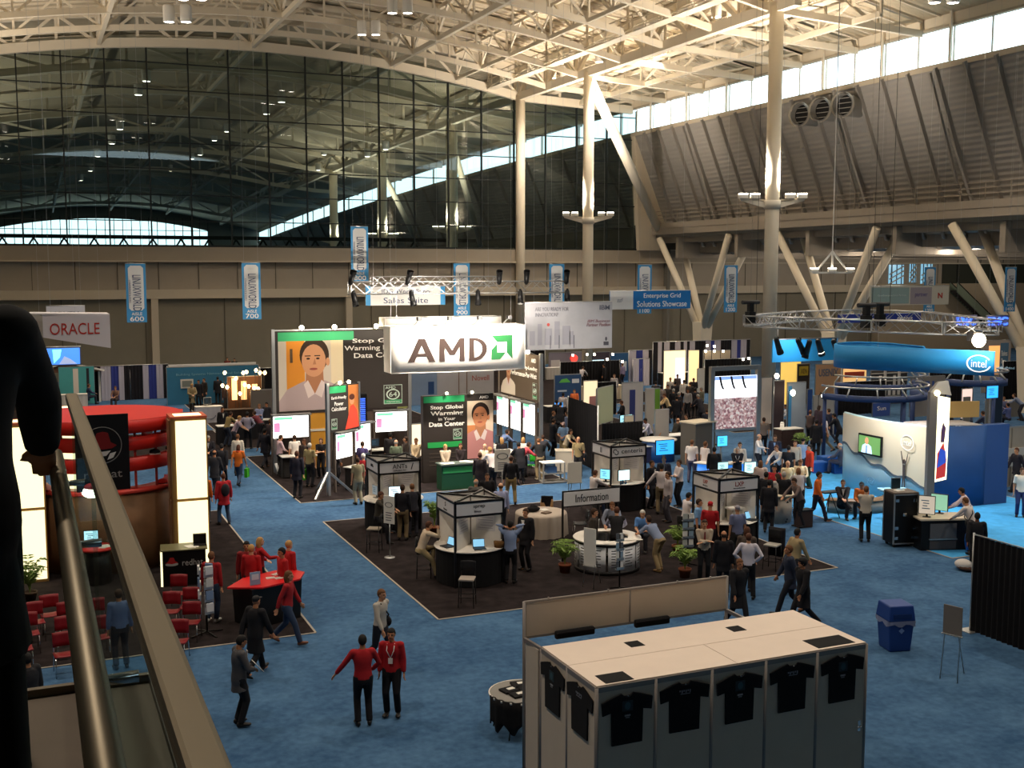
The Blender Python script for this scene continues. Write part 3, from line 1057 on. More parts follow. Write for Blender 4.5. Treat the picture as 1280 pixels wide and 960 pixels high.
def cables(parent, pts, top, m=ALU):
 for x, y, z in pts:
  MB().tube([(x, y, z), (x, y, top)], 0.005, 5, m).build('wire', parent=parent)
def arm_light(parent, p, out=(0, -0.35, 0.25), k=30, r=0.07):
 a = MB().tube([p, (p[0] + out[0], p[1] + out[1] * .6, p[2] + out[2] * 1.2), (p[0] + out[0], p[1] + out[1], p[2] + out[2])], 0.015, 6, ALU).build('light_arm', parent=parent)
 MB().ball((p[0] + out[0], p[1] + out[1], p[2] + out[2]), (r, r, r), glow('#fff0c8', k)).build('bulb', parent=a)
# ================================================================== the landing the photograph is taken from
LZ = EYE - 1.6
LFLOOR = mat('landing_floor', '#6a5a4a', 0.6, noise=0.1, scale=3)
struct(MB().box((-2.32, 0.85, LZ - 0.2), (5.4, 7.2, 0.4), LFLOOR).build('floor_landing'))
struct(MB().box((0.39, 0.85, LZ - 0.19), (0.03, 7.2, 0.44), mat('landing_fascia', '#3a332c', 0.6)).box((-2.32, 4.47, LZ - 0.19), (5.4, 0.03, 0.44), mat('landing_fascia2', '#7c6c58', 0.5)).build('trim_landing'))
struct(MB().hexa([(-.7, 2.2, -0.0), (0.2, 2.2, 0.0), (0.2, 3.2, 0), (-.7, 3.2, 0), (-.7, 2.2, LZ - .4), (.2, 2.2, LZ - .4), (.2, 3.2, LZ - .4), (-.7, 3.2, LZ - .4)], PLASTER).build('column_landing'))
BRASS = mat('brushed_steel', '#857b69', 0.48, 0.85)
e = empty('balustrade', (0.16, 0, LZ), 0, 'near glass balustrade with flat metal cap and round steel handrail on the landing', 'balustrade')
MB().box((0, 1.5, 1.05), (0.05, 7.4, 0.035), BRASS).build('cap_rail', parent=e, bevel=0.008)
MB().tube([(-0.09, -2.0, 0.945), (-0.09, 4.2, 0.945), (-0.09, 4.25, 0.945)], 0.026, 16, BRASS).build('handrail', parent=e)
RGL = glass_mat('rail_glass', (0.80, 0.88, 0.87), 0.10)
for y0, y1 in ((-2.0, 0.55), (0.57, 3.55), (3.57, 5.1)):
 MB().box((0, (y0 + y1) / 2, 0.52), (0.014, y1 - y0, 1.03), RGL).build('glass_panel', parent=e)
MB().box((0, 1.5, 0.03), (0.07, 7.1, 0.12), BRASS).build('shoe', parent=e)
for y in (0.9, 2.1, 3.2, 4.15):
 MB().tube([(0, y, 0.86), (-0.06, y, 0.86), (-0.09, y, 0.92)], 0.012, 8, CHROME).build('bracket', parent=e)
e = empty('balustrade', (0, 4.4, LZ), 0, 'glass balustrade with dark posts along the far edge of the landing', 'balustrade')
for x in (-0.03, 0.02, -1.2, -2.4):
 MB().box((x - 0.2, 0, 0.55), (0.05, 0.06, 1.1), mat('bronze', '#4a4238', 0.4, 0.7)).build('post', parent=e)
MB().box((-1.4, 0, 0.5), (2.3, 0.014, 0.9), RGL).build('glass_panel', parent=e)
# ================================================================== white panel booth with shirts hung on it
CU, CV, CW, CD, CH = 7.55, 14.35, 5.05, 1.95, 2.5
e = empty('panel_booth', (CU, CV, 0), 0, 'large white panel booth with roof and grey posts at the bottom of the picture', 'booth')
POSTM = mat('grey_post', '#8d8580', 0.45, 0.3)
PANM = mat('booth_panel', '#cbbba8', 0.75, noise=0.03, scale=2)
def post(mb, x, y, h=CH):
 mb.tube([(x, y, 0), (x, y, h)], 0.03, 8, POSTM)
for k in range(5):
 MB().box((k * 1.01 + 0.505, 0, CH / 2 - 0.02), (0.95, 0.03, CH - 0.1), PANM).build('front_panel', parent=e)
for k in range(2):
 MB().box((0, k * 0.975 + 0.4875, CH / 2 - 0.02), (0.03, 0.92, CH - 0.1), PANM).build('side_panel', parent=e)
 MB().box((CW, k * 0.975 + 0.4875, CH / 2 - 0.02), (0.03, 0.92, CH - 0.1), PANM).build('side_panel', parent=e)
MB().box((CW / 2, CD, CH / 2), (CW - 0.06, 0.03, CH - 0.1), PANM).build('back_panel', parent=e)
for k in range(6):
 for y in (0, CD):
  MB().tube([(k * 1.01, y, 0), (k * 1.01, y, CH)], 0.032, 8, POSTM).build('post', parent=e)
for x in (0, CW):
 MB().tube([(x, 0.975, 0), (x, 0.975, CH)], 0.032, 8, POSTM).build('post', parent=e)
mb = MB()
for y in (0, CD):
 mb.bar((0, y, CH - 0.03), (CW, y, CH - 0.03), 0.04, 0.08, POSTM)
for x in (0, CW):
 mb.bar((x, 0, CH - 0.03), (x, CD, CH - 0.03), 0.04, 0.08, POSTM)
mb.build('top_rail', parent=e)
ROOFP = mat('booth_roof', '#efdccb', 0.7, noise=0.02, scale=3)
for a, b, c, d in ((0, 0, 2.5, 0.975), (2.5, 0, CW, 0.975), (0, 0.975, CW, CD)):
 MB().box(((a + c) / 2, (b + d) / 2, CH + 0.015), (c - a - 0.012, d - b - 0.012, 0.03), ROOFP).build('roof_panel', parent=e)
HATCH = mat('hatch', '#100d0d', 0.9)
for px, py, sx, sy in ((768, 847, 0.48, 0.36), (1036, 802, 0.75, 0.42), (793, 805, 0.26, 0.26), (920, 786, 0.26, 0.26)):
 p = at(px, py, CH + 0.03) - Vector((CU, CV, 0))
 MB().box((p.x, p.y, CH + 0.026), (sx, sy, 0.02), HATCH).build('roof_vent', parent=e)
MB().tube([(4.93, -0.05, 1.12), (4.93, -0.09, 1.12), (4.85, -0.09, 1.12)], 0.014, 8, CHROME).build('door_handle', parent=e)
MB().box((4.93, -0.025, 1.12), (0.05, 0.015, 0.18), CHROME).build('lock_plate', parent=e)
TEEC = mat('black_shirt_cloth', '#0e0c0f', 0.95, noise=0.25, scale=9)
def tee(loc, rz, label, design=0):
 """black t-shirt pinned flat to a panel; own axes: x right, z down from the collar"""
 out = [(-0.09, 0), (-0.20, -0.03), (-0.40, -0.10), (-0.385, -0.29), (-0.25, -0.26), (-0.24, -0.74), (0.24, -0.74), (0.25, -0.26), (0.385, -0.29), (0.40, -0.10), (0.20, -0.03), (0.09, 0), (0.05, -0.035), (-0.05, -0.035)]
 e = MB()
 out = [(a * 1.1, b * 1.08) for a, b in out]
 e.prism(out[::-1], 0.0, 0.028, TEEC, front())
 o = e.build('t_shirt', loc=loc, rz=rz, bevel=0.008)
 tag(o, label, 't-shirt', None)
 mb = MB()
 ringp(mb, 0, -0.03, 0.055, 0.075, front(), 0.026, 0.034, cl('#1c1a1e'), 0.5, 16, pi, 2 * pi)
 mb.build('collar', parent=o)
 f = front()
 if design == 0:
  mb = MB()
  mb.prism(rect(-0.09, -0.28, 0.09, -0.12), 0.028, 0.032, cl('#24333a'), f)
  mb.prism(disc(0, -0.2, 0.05, 0.06, 12), 0.032, 0.035, cl('#31505a'), f)
  mb.prism(rect(-0.05, -0.36, 0.05, -0.335), 0.028, 0.032, cl('#8d9096'), f)
  mb.prism(rect(-0.035, -0.39, 0.035, -0.37), 0.028, 0.032, cl('#6d7076'), f)
 else:
  mb = MB()
  for q in range(6):
   mb.prism(rect(-0.1 + 0.035 * q, -0.16 - 0.02 * (q % 2), -0.08 + 0.035 * q, -0.135), 0.028, 0.032, cl('#777a84'), f)
  mb.prism(rect(-0.08, -0.2, 0.09, -0.19), 0.028, 0.032, cl('#777a84'), f)
 mb.build('print', parent=o)
 MB().tube([(0, -0.03, -0.04), (0, -0.045, -0.04)], 0.008, 6, CHROME).build('pin', parent=o)
ords = ['first', 'second', 'third', 'fourth', 'fifth']
for k in range(5):
 tee((CU + 0.505 + 1.01 * k, CV - 0.018, CH - (0.13, 0.1, 0.12, 0.1, 0.1)[k]), radians((0, -2, 1, 0, 0)[k]),
  'black t-shirt on the %s panel from the left of the white booth front' % ords[k], (0, 1, 0, 1, 0)[k])
tee((CU - 0.018, CV + 1.46, CH - 0.1), -pi / 2, 'black t-shirt on the rear panel of the white booth side', 0)
tee((CU - 0.018, CV + 0.49, CH - 0.1), -pi / 2, 'black t-shirt on the side panel nearest the white booth corner', 1)
# header board standing behind the booth
e = empty('header_board', (7.5, 16.9, 0), 0, 'long pale header board on posts behind the white panel booth', 'sign board')
for k in range(2):
 MB().box((1.03 + 2.02 * k, 0, 2.8), (2.0, 0.03, 0.6), PANM).build('board', parent=e)
for x in (0, 4.06):
 MB().tube([(x, 0, 0), (x, 0, 3.12)], 0.03, 8, POSTM).build('post', parent=e)
MB().tube([(2.03, 0, 2.5), (2.03, 0, 3.12)], 0.02, 8, POSTM).build('post', parent=e)
mb = MB()
mb.bar((0, 0, 3.11), (4.06, 0, 3.11), 0.04, 0.04, POSTM).bar((0, 0, 2.5), (4.06, 0, 2.5), 0.04, 0.04, POSTM)
mb.bar((0, 0, 2.48), (0.05, -0.6, 2.48), 0.05, 0.06, POSTM).bar((4.06, 0, 2.48), (4.06, -0.6, 2.48), 0.05, 0.06, POSTM)
for x in (0.45, 1.6, 3.0, 3.7):
 mb.box((x, -0.01, 3.14), (0.02, 0.03, 0.03), POSTM)
mb.build('rail', parent=e)
MB().box((0.02, -0.31, 1.24), (0.03, 0.5, 2.44), PANM).build('side_panel', parent=e)
for x0, wd, lab in ((0.55, 0.75, 'dark cloth roll on the header board edge at its left end'), (2.1, 0.7, 'dark cloth roll on the header board edge near its middle')):
 o = MB().box((0, 0, 0.07), (wd, 0.1, 0.14), TEEC).build('cloth_roll', loc=(7.5 + x0 + wd / 2, 16.83, 2.42), bevel=0.03)
 MB().box((0, -0.04, 0.11), (wd * .98, 0.04, 0.02), cl('#241f22')).build('fold', parent=o)
 tag(o, lab, 'cloth')
# clothes table beside it
p = at(650, 905, 0.0)
p = at(652, 864, .755)
p.z = 0
e = empty('display_table', p, 0, 'round grey topped table with white rim left of the white panel booth', 'table')
MB().lathe([(0, 0.72), (0.6, 0.72), (0.62, 0.74), (0.6, 0.755), (0, 0.755)], n=32, m=GREY).build('tabletop', parent=e)
MB().lathe([(0.605, 0.715), (0.628, 0.715), (0.628, 0.758), (0.605, 0.758)], n=32, m=WHITE).build('rim', parent=e)
MB().tube([(-.3, -.3, 0.72), (-.42, -.38, 0)], 0.015, 6, BLACK).build('leg', parent=e)
MB().tube([(.3, -.3, 0.72), (.42, -.38, 0)], 0.015, 6, BLACK).build('leg', parent=e)
MB().tube([(-.3, .3, 0.72), (-.42, .38, 0)], 0.015, 6, BLACK).build('leg', parent=e)
MB().tube([(.3, .3, 0.72), (.42, .38, 0)], 0.015, 6, BLACK).build('leg', parent=e)
for k, (x, y, r) in enumerate(((-0.2, 0.1, .2), (0.1, 0.3, -.1), (-0.12, -0.18, .1), (.12, 0.05, .3))):
 o = MB().box((0, 0, 0.02), (0.34, 0.26, 0.04), TEEC).box((0.02, 0, 0.045), (0.15, 0.1, 0.01), WHITE).build('folded_shirt', loc=p + Vector((x, y, 0.757)), rz=r, bevel=0.01)
 tag(o, 'dark folded shirt with a white slip on the round table, ' + ('in the middle left', 'at the back', 'at the front', 'against the booth wall')[k], 'folded shirt', 'folded shirts on the round table')
o = MB()
rows = []
for k in range(15):
 a = radians(178 + 88 * k / 14)
 rr = 0.64 + 0.025 * sin(k * 2.2)
 rows.append([(rr * cos(a), rr * sin(a), z) for z in (0.77, 0.6, 0.35, 0.22 + 0.1 * sin(k * 1.3))])
o.grid(rows, TEEC)
tag(o.build('draped_shirt', loc=p, solid=0.03), 'black shirts draped over the front edge of the round table', 'draped clothes')
# ================================================================== bin, drape, easel on the right
p = at(1118, 810, 0.0)
e = empty('waste_bin', p, radians(-14), 'blue square waste bin with lid standing alone on the carpet', 'bin')
BINB = mat('bin_blue', '#1d3f86', 0.5)
MB().hexa([(-.26, -.26, 0), (.26, -.26, 0), (.26, .26, 0), (-.26, .26, 0), (-.31, -.31, .72), (.31, -.31, .72), (.31, .31, .72), (-.31, .31, .72)], BINB).build('body', parent=e, bevel=0.03)
MB().hexa([(-.33, -.33, .72), (.33, -.33, .72), (.33, .33, .72), (-.33, .33, .72), (-.29, -.29, 1.08), (.29, -.29, 1.08), (.29, .29, 1.08), (-.29, .29, 1.08)], BINB).build('lid', parent=e, bevel=0.03)
MB().box((0, -0.318, 0.84), (0.44, 0.03, 0.1), mat('bin_flap', '#15306a', 0.4)).build('flap', parent=e)
rows = []
for k in range(25):
 a = 2 * pi * k / 24
 c, s_ = cos(a), sin(a)
 q = 0.325 / max(abs(c), abs(s_))
 rows.append([(q * c, q * s_, 0.73), (q * c * 0.985, q * s_ * 0.985, 0.62 + 0.04 * sin(k * 1.7))])
MB().grid(rows, mat('bin_liner', '#8c90ad', 0.3)).build('liner', parent=e)
MB().prism(disc(0, 0.5, 0.07, 0.07, 3, pi / 2), 0.0, 0.004, cl('#7f9cd0'), front((0, -0.296, 0))).build('recycling_mark', parent=e)
DRAPEB = mat('black_drape', '#0b090d', 0.95, noise=0.3, scale=5)
def drape(a, b, h, m, parent, name='curtain', pitch=0.16, amp=0.035, z0=0.02):
 a, b = Vector((a[0], a[1], 0)), Vector((b[0], b[1], 0))
 d = b - a
 L = d.length
 n = max(4, int(L / pitch) * 4)
 nrm = Vector((d.y, -d.x, 0)).normalized()
 rows = []
 for k in range(n + 1):
  t = k / n
  w_ = sin(t * L / pitch * 2 * pi)
  rows.append([a + d * t + nrm * w_ * amp * (0.5 if z == h else 1.0) + Vector((0, 0, z)) for z in (z0, h * 0.5, h)])
 return MB().grid(rows, m).build(name, parent=parent)
e = empty('pipe_and_drape', (20.64, 19.9, 0), 0, 'black pipe and drape run at the right edge of the picture', 'drape')
drape((0, 0), (0, -5.0), 2.36, DRAPEB, e)
for y in (0, -2.5, -5):
 MB().tube([(0, y, 0), (0, y, 2.42)], 0.025, 8, ALU).build('upright', parent=e)
 MB().box((0, y, 0.01), (0.4, 0.4, 0.02), ALU).build('base_plate', parent=e)
MB().tube([(0, 0, 2.38), (0, -5, 2.38)], 0.018, 8, ALU).build('crossbar', parent=e)
p = at(1188, 850, 0)
board_stand(p, radians(-72), 'thin metal easel holding a grey board before the black drape', 0.42, 0.62, 1.0, easel=True, col=cl('#77706a'), deco=False)
p = at(1208, 712, 0)
o = MB().ball((0, 0, 0.16), (0.22, 0.3, 0.16), cl('#cfc9c4')).ball((0.02, -0.06, 0.1), (0.24, 0.3, 0.1), cl('#5c4034')).build('bag', loc=p + Vector((-0.1, 0.0, 0)))
tag(o, 'white and brown bag lying at the end of the black drape', 'bag')
# ================================================================== black framed kiosks
FRAME = mat('kiosk_frame', '#141113', 0.4)
KPAN = mat('kiosk_panel', '#f1ebe2', 0.75, noise=0.03, scale=3)
KHEAD = mat('kiosk_header', '#e3e1e3', 0.6)
KTOP = mat('counter_white', '#f0e8dc', 0.4)
def kiosk(u, v, label, head, head2, seed=0):
 s, H = 1.42, 2.4
 e = empty('kiosk', (u, v, 0), 0, label, 'kiosk')
 for x in (0, s):
  for y in (0, s):
   MB().box((x, y, H / 2), (0.06, 0.06, H), FRAME).build('post', parent=e)
 mb = MB()
 for z in (H - 0.03, H - 0.42):
  for y in (0, s):
   mb.bar((0, y, z), (s, y, z), 0.06, None, FRAME)
  for x in (0, s):
   mb.bar((x, 0, z), (x, s, z), 0.06, None, FRAME)
 mb.build('frame', parent=e)
 mb = MB()
 mb.bar((0, 0, H), (s, s, H), 0.06, 0.05, FRAME)
 mb.bar((s, 0, H), (0, s, H), 0.06, 0.05, FRAME)
 mb.build('roof_brace', parent=e)
 mb = MB()
 mb.box((s / 2, s / 2, 1.6), (0.06, 0.06, 1.6), mat('kiosk_core', '#5a4634', 0.6))
 mb.build('core_post', parent=e)
 for a, b in (((0.05, 0.05), (s / 2 - 0.03, s / 2 - 0.03)), ((s - 0.05, 0.05), (s / 2 + 0.03, s / 2 - 0.03)), ((0.05, s - 0.05), (s / 2 - 0.03, s / 2 + 0.03)), ((s - 0.05, s - 0.05), (s / 2 + 0.03, s / 2 + 0.03))):
  MB().bar((a[0], a[1], 1.55), (b[0], b[1], 1.55), 0.04, 1.7, KPAN).build('wing_panel', parent=e)
 for fr, tx, pt in ((front((0, -0.005, H - 0.225)), head, 0), (leftf((-0.005, s, H - 0.225)), head2, 1), (rightf((s + .005, 0, H - 0.225)), head2, 2), (yawed((s, s + 0.005, H - .225), pi), head, 3)):
  hd = MB().prism(rect(0.03, -0.165, s - 0.03, 0.165), 0, 0.012, KHEAD, fr).build('header', parent=e)
  for t in tx:
   if t[0] == 'text':
    text(hd, t[1], fr, t[2], t[3], t[4], t[5], t[6], off=0.012)
   elif t[0] == 'poly':
    patch(hd, 'logo', t[1], fr, t[2], 0.012)
   elif t[0] == 'ring':
    mb = MB()
    ringp(mb, t[1], t[2], t[3], t[4], fr, 0.012, 0.018, t[5], n=20, a0=t[6] if len(t) > 6 else 0, a1=t[7] if len(t) > 7 else 2 * pi)
    mb.build('logo', parent=hd)
 # poster sheets on the wings
 for (a, b, off) in (((0.12, 0.12), (s / 2 - .1, s / 2 - .1), 1), ((s - 0.12, 0.12), (s / 2 + .1, s / 2 - .1), -1)):
  A, B = Vector((a[0], a[1], 1.75)), Vector((b[0], b[1], 1.75))
  d = (B - A).normalized()
  nn = Vector((d.y, -d.x, 0)) * (1 if d.y * 1 - 0 > 0 and off > 0 else 1)
  if nn.y > 0:
   nn = -nn
  fr = (A + nn * 0.024, d, Vector((0, 0, 1)), nn)
  if nn.cross(Vector((0, 0, 1))).dot(d) > 0:
   pass
  mb = MB()
  L = (B - A).length
  mb.prism(rect(L * 0.08, -0.3, L * 0.92, 0.3), 0, 0.006, cl('#ddd8d6'), fr)
  for q in range(7):
   mb.prism(rect(L * 0.18, 0.22 - 0.075 * q, L * (0.6 + 0.25 * ((q * 7 + seed) % 3) / 2), 0.235 - 0.075 * q), 0.006, 0.009, cl('#a9a2ac'), fr)
  mb.build('poster', parent=e)
 # round counter with black skirt
 c = (s / 2, s / 2)
 MB().lathe([(0, 0.985), (1.0, 0.985), (1.02, 1.0), (1.02, 1.02), (1.0, 1.03), (0, 1.03)], (c[0], c[1], 0), 40, KTOP).build('countertop', parent=e)
 rows = []
 for k in range(97):
  a = 2 * pi * k / 96
  r = 0.96 + 0.012 * sin(k * 2.4)
  rows.append([(c[0] + r * cos(a), c[1] + r * sin(a), z) for z in (0.03, 0.98)])
 MB().grid(rows, BLACKC).build('skirt', parent=e)
 return e
INK = cl('#23252e')
swirl = [('ring', 0.16, 0.03, 0.055, 0.085, INK, 0.3, 4.2), ('ring', 0.22, -0.02, 0.055, 0.085, INK, 3.4, 7.4)]
kiosk(10.42, 35.3, 'black framed kiosk with white header reading ANTs, behind two navy sweaters', [('text', 'ANTs', 0.72, 0.03, 0.5, 0.15, INK), ('text', 'software inc.', 0.72, -0.1, 0.45, 0.05, INK), ('poly', [(1.1, -.1), (1.13, -.1), (1.2, .12), (1.17, .12)], INK)], [('text', 'ANTs', 0.7, 0.0, 0.3, 0.1, INK)], 1)
kiosk(10.47, 28.23, 'black framed kiosk nearest the aisle corner, with a laptop on its white counter', [('text', 'sprep', 0.7, 0.05, 0.34, 0.09, INK), ('text', 'linux', 0.66, -0.07, 0.2, 0.06, INK)], [('text', 'S', 0.7, 0.05, None, 0.12, INK), ('text', 'linux', 0.7, -0.1, 0.26, 0.05, INK)], 2)
kiosk(19.0, 35.15, 'black framed kiosk with centeris header behind the information sign', swirl + [('text', 'centeris', 0.85, 0.02, 0.86, 0.15, INK)], [('text', '||\n||', 0.7, 0.0, 0.1, 0.2, INK)], 3)
kiosk(18.99, 28.26, 'black framed kiosk with a red logo on its header, behind the red cap', [('text', 'LXP', 0.72, 0.03, 0.3, 0.14, cl('#8c2a2a')), ('text', 'linux professionals', 0.72, -0.1, 0.42, 0.04, INK)], [('text', 'LXP', 0.7, 0.03, 0.24, 0.11, cl('#a23a2a')), ('text', 'linux', 0.7, -0.09, 0.26, 0.04, INK)], 4)
K = dict(a=(10.42, 35.3), b=(10.47, 28.23), c=(19.0, 35.15), d=(18.99, 28.26))
monitor((10.42 + .55, 35.3 - 0.1, 1.03), radians(-8), 'flat monitor showing a white page on the counter before the two navy sweaters', 0.46, 0.40, '#d8f0fa', 1.4)
monitor((10.55, 35.2 + 0.95, 1.03), radians(-80), 'grey monitor on the left side of the counter of the kiosk reading ANTs', 0.36, 0.3, '#9aa8b0', 0.3, frame=GREY)
laptop((10.47 + .72, 28.23 - 0.0, 1.03), radians(-10), 'open black laptop with a picture on screen on the nearest kiosk counter')
laptop((10.47 - 0.02, 28.23 + 0.62, 1.03), radians(-75), 'open laptop used by the seated person in beige')
o = MB().cyl((0, 0, 0), (0, 0, 0.16), 0.13, 0.15, 16, mat('wicker', '#6d4a1d', 0.8, noise=.3, scale=30)).build('basket', loc=(10.47 + 1.3, 28.23 + 0.02, 1.03))
tag(o, 'small brown wicker basket on the right of the nearest kiosk counter', 'basket')
sheets((10.47 + 0.98, 28.23 - .12, 1.03), 3, 'papers beside the laptop on the nearest kiosk counter', seed=3, r=.1)
sheets((10.42 - 0.1, 35.3 + 0.5, 1.03), 3, 'papers on the left counter of the kiosk reading ANTs', seed=4, r=.12)
monitor((19.0 + .5, 35.15 - 0.05, 1.03), radians(4), 'bright white monitor facing the aisle on the centeris kiosk counter', 0.46, 0.36, '#c8f4f8', 1.5, lines=False)
monitor((19.0 + .02, 35.15 + 0.45, 1.03), radians(-50), 'monitor with a blue page before the seated person in white', 0.36, 0.34, '#7ccfe8', 1.2)
o = MB()
for k in range(3):
 o.cyl((0.1 * k, 0.03 * (k % 2), 0), (0.1 * k, 0.03 * (k % 2), 0.16), 0.03, 0.012, 10, cl('#3f6f98'))
tag(o.build('bottle_set', loc=(19.3, 34.95, 1.03)), 'blue water bottles standing beside the bright kiosk monitor', 'bottles')
sheets((19.0 + 1.0, 35.15 - .1, 1.03), 4, 'white papers on the right of the centeris kiosk counter', seed=5, r=.15)
laptop((18.99 + 1.25, 28.26 + 0.0, 1.03), radians(15), 'open laptop with bright screen at the right end of the red logo kiosk')
o = MB().box((0, 0, .2), (.36, .3, .4), cl('#c9c2b4')).box((0, 0, .42), (.5, .36, .06), WHITE).build('printer', loc=(18.99 + .62, 28.26 + .05, 1.03), bevel=.015)
tag(o, 'white box shaped printer standing on the red logo kiosk counter', 'printer')
sheets((18.99 + .9, 28.26 - .22, 1.03), 2, 'sheet of paper under the blue shirt on the red logo kiosk', seed=6, r=.08)
stool(at(468, 690, 0), radians(60), 'tall black stool with a back at the left of the ANTs kiosk', '#8d8272')
stool(at(513, 668, 0), radians(-10), 'tall black stool behind the two navy sweaters')
stool(at(530, 722, 0), radians(-110), 'tall stool under the seated person in beige')
stool(at(584, 758, 0), radians(150), 'tall black stool with pale seat before the nearest kiosk counter', '#a99c90')
stool(at(749, 655, 0), radians(-70), 'black stool under the seated person in white at the centeris kiosk')
stool(at(857, 690, 0), radians(-70), 'black stool under the seated person in white left of the red logo kiosk')
stool(at(965, 712, 0), radians(120), 'tall pale seated stool with a coat over its back', '#a9a49a')
o = MB()
o.grid([[(x, -.30 - .03 * sin(x * 20), z) for x in (-.25, -.12, 0, .12, .25)] for z in (.35, .7, 1.1, 1.2)], cl('#15141a'))
pc = at(965, 712, 0)
tag(o.build('hung_coat', loc=pc, rz=radians(120), solid=.05), 'dark coat hung over the back of the tall stool', 'coat')
palm(at(706, 716, 0), 'potted palm standing alone between the cloth table and the information desk', 1.05, 20, 0.36)
palm(at(543, 668, 0), 'potted palm between the ANTs kiosk and the nearest kiosk', 1.3, 16, 0.34)
palm(at(856, 722, 0), 'potted palm right of the information desk', 0.95, 18, 0.36)
palm(at(847, 692, 0), 'potted palm beside the leaflet stand at the red logo kiosk', 1.0, 14, 0.35)
board_stand(at(487, 697, 0), radians(-55), 'narrow white sign on a blue post and round base before the ANTs kiosk', 0.4, 0.85, 1.05)
leaflet_rack(at(860, 708, 0), radians(-10), 'leaflet stand left of the red logo kiosk', 4, '#b9bdb9', 0.36)
leaflet_rack(at(775, 738, 0), radians(5), 'narrow leaflet stand in front of the information desk', 4, '#5d6168', 0.24)
board_stand(at(737, 735, 0), radians(-58), 'white easel sign at the left of the information desk', 0.38, 1.05, 0.62, easel=True, deco=False)
board_stand(at(718, 637, 0), radians(-5), 'blank white board on two thin legs left of the centeris kiosk', 0.55, 0.75, 1.0, easel=True, deco=False)
# information desk
e = empty('information_desk', (15.3, 28.5, 0), 0, 'round white information desk with printed panels', 'desk')
MB().lathe([(0.62, 0.90), (0.98, 0.90), (1.0, 0.93), (0.98, 0.95), (0.62, 0.95)], n=40, m=KTOP).build('countertop', parent=e)
MB().lathe([(0.93, 0.84), (0.97, 0.84), (0.97, 0.9), (0.93, 0.9)], n=40, m=FRAME).lathe([(0.93, 0.0), (0.96, 0.0), (0.96, 0.12), (0.93, 0.12)], n=40, m=FRAME).build('band', parent=e)
for k in range(6):
 a0, a1 = radians(-178 + 60 * k + 2), radians(-178 + 60 * k + 58)
 pn = MB().lathe([(0.93, 0.12), (0.95, 0.12), (0.95, 0.84), (0.93, 0.84)], n=12, m=cl('#f0f1f4', 0.8), a0=a0, a1=a1).build('printed_panel', parent=e)
 mb = MB()
 for j in range(2):
  for q in range(7):
   b0 = a0 + (a1 - a0) * (0.1 + 0.45 * j)
   b1 = b0 + (a1 - a0) * (0.3 if (q + j) % 3 else 0.2)
   mb.lathe([(0.952, 0.24 + 0.08 * q), (0.952, 0.265 + 0.08 * q)], n=4, m=INK, a0=b0, a1=b1)
 mb.build('printed_lines', parent=pn)
e = empty('information_sign', (15.35, 29.6, 0), 0, 'long white sign reading Information on black posts above the round desk', 'sign')
sg = fr_ = MB().box((0, 0, 1.9), (1.95, 0.05, 0.5), FRAME).box((0, -0.028, 1.9), (1.88, 0.01, 0.42), KHEAD).build('board', parent=e)
text(sg, 'Information', front((0, -0.033, 1.9)), 0, 0, 1.1, 0.24, INK)
for x in (-.95, .95):
 MB().box((x, 0.02, 0.95), (0.05, 0.05, 1.9), FRAME).build('post', parent=e)
 MB().box((x, 0.02, 0.01), (0.12, 0.4, 0.02), FRAME).build('foot', parent=e)
sheets((14.75, 27.85, 0.95), 6, 'white leaflets on the front left of the information desk', seed=8, r=.2)
sheets((15.75, 27.9, 0.95), 6, 'white leaflets on the front right of the information desk', seed=9, r=.2)
# round table with cloth
e = empty('round_table', (15.3, 33.1, 0), 0, 'round table under a floor length pale cloth', 'table')
MB().lathe([(0, 0.71), (0.83, 0.71), (0.83, 0.74), (0, 0.74)], n=40, m=OFFWHITE).build('tabletop', parent=e)
rows = []
for k in range(121):
 a = 2 * pi * k / 120
 w_ = sin(k * 1.26) * 0.5 + sin(k * 0.7) * 0.5
 rows.append([(r * cos(a), r * sin(a), z) for r, z in ((0.0, 0.752), (0.6, 0.752), (0.84, 0.75), (0.855 + .01 * w_, 0.7), (0.86 + .03 * w_, 0.35), (0.87 + .045 * w_, 0.015))])
MB().grid(rows, mat('table_cloth', '#b7a899', 0.9)).build('cloth', parent=e)
o = MB().ball((0, 0, .09), (.26, .14, .09), BLACKC).ball((.05, .02, .12), (.14, .1, .1), BLACKC).tube([(-.12, 0, .14), (-.05, 0, .26), (.06, 0, .24), (.1, 0, .14)], .012, 6, BLACK).build('bag', loc=(15.05, 33.2, .755))
tag(o, 'black bag lying on the round cloth covered table', 'bag')
o = MB().box((0, 0, .02), (.3, .22, .04), cl('#6b5747')).build('notebook', loc=(15.35, 32.8, .755), rz=.4, bevel=.004)
tag(o, 'brown notebook on the round cloth covered table', 'notebook')
sheets((15.5, 33.35, .755), 3, 'white papers on the round cloth covered table', seed=10, r=.12)
stack_chair((14.1, 33.9, 0), radians(-120), 'dark chair left of the round cloth table', group='chairs at the cloth table')
stack_chair((16.35, 32.3, 0), radians(70), 'dark chair between the round cloth table and the information desk', group='chairs at the cloth table')
c = stack_chair((16.0, 34.2, 0), radians(150), 'tan chair with a black jacket behind the round cloth table', col='#b08a5e', group='chairs at the cloth table')
o = MB().grid([[(x, -.27 - .02 * sin(x * 25), z) for x in (-.2, -.1, 0, .1, .2)] for z in (.5, .75, .93, .97)], BLACKC).build('jacket', loc=(16.0, 34.2, 0), rz=radians(150), solid=.04)
tag(o, 'black jacket hung on the tan chair behind the cloth table', 'jacket')
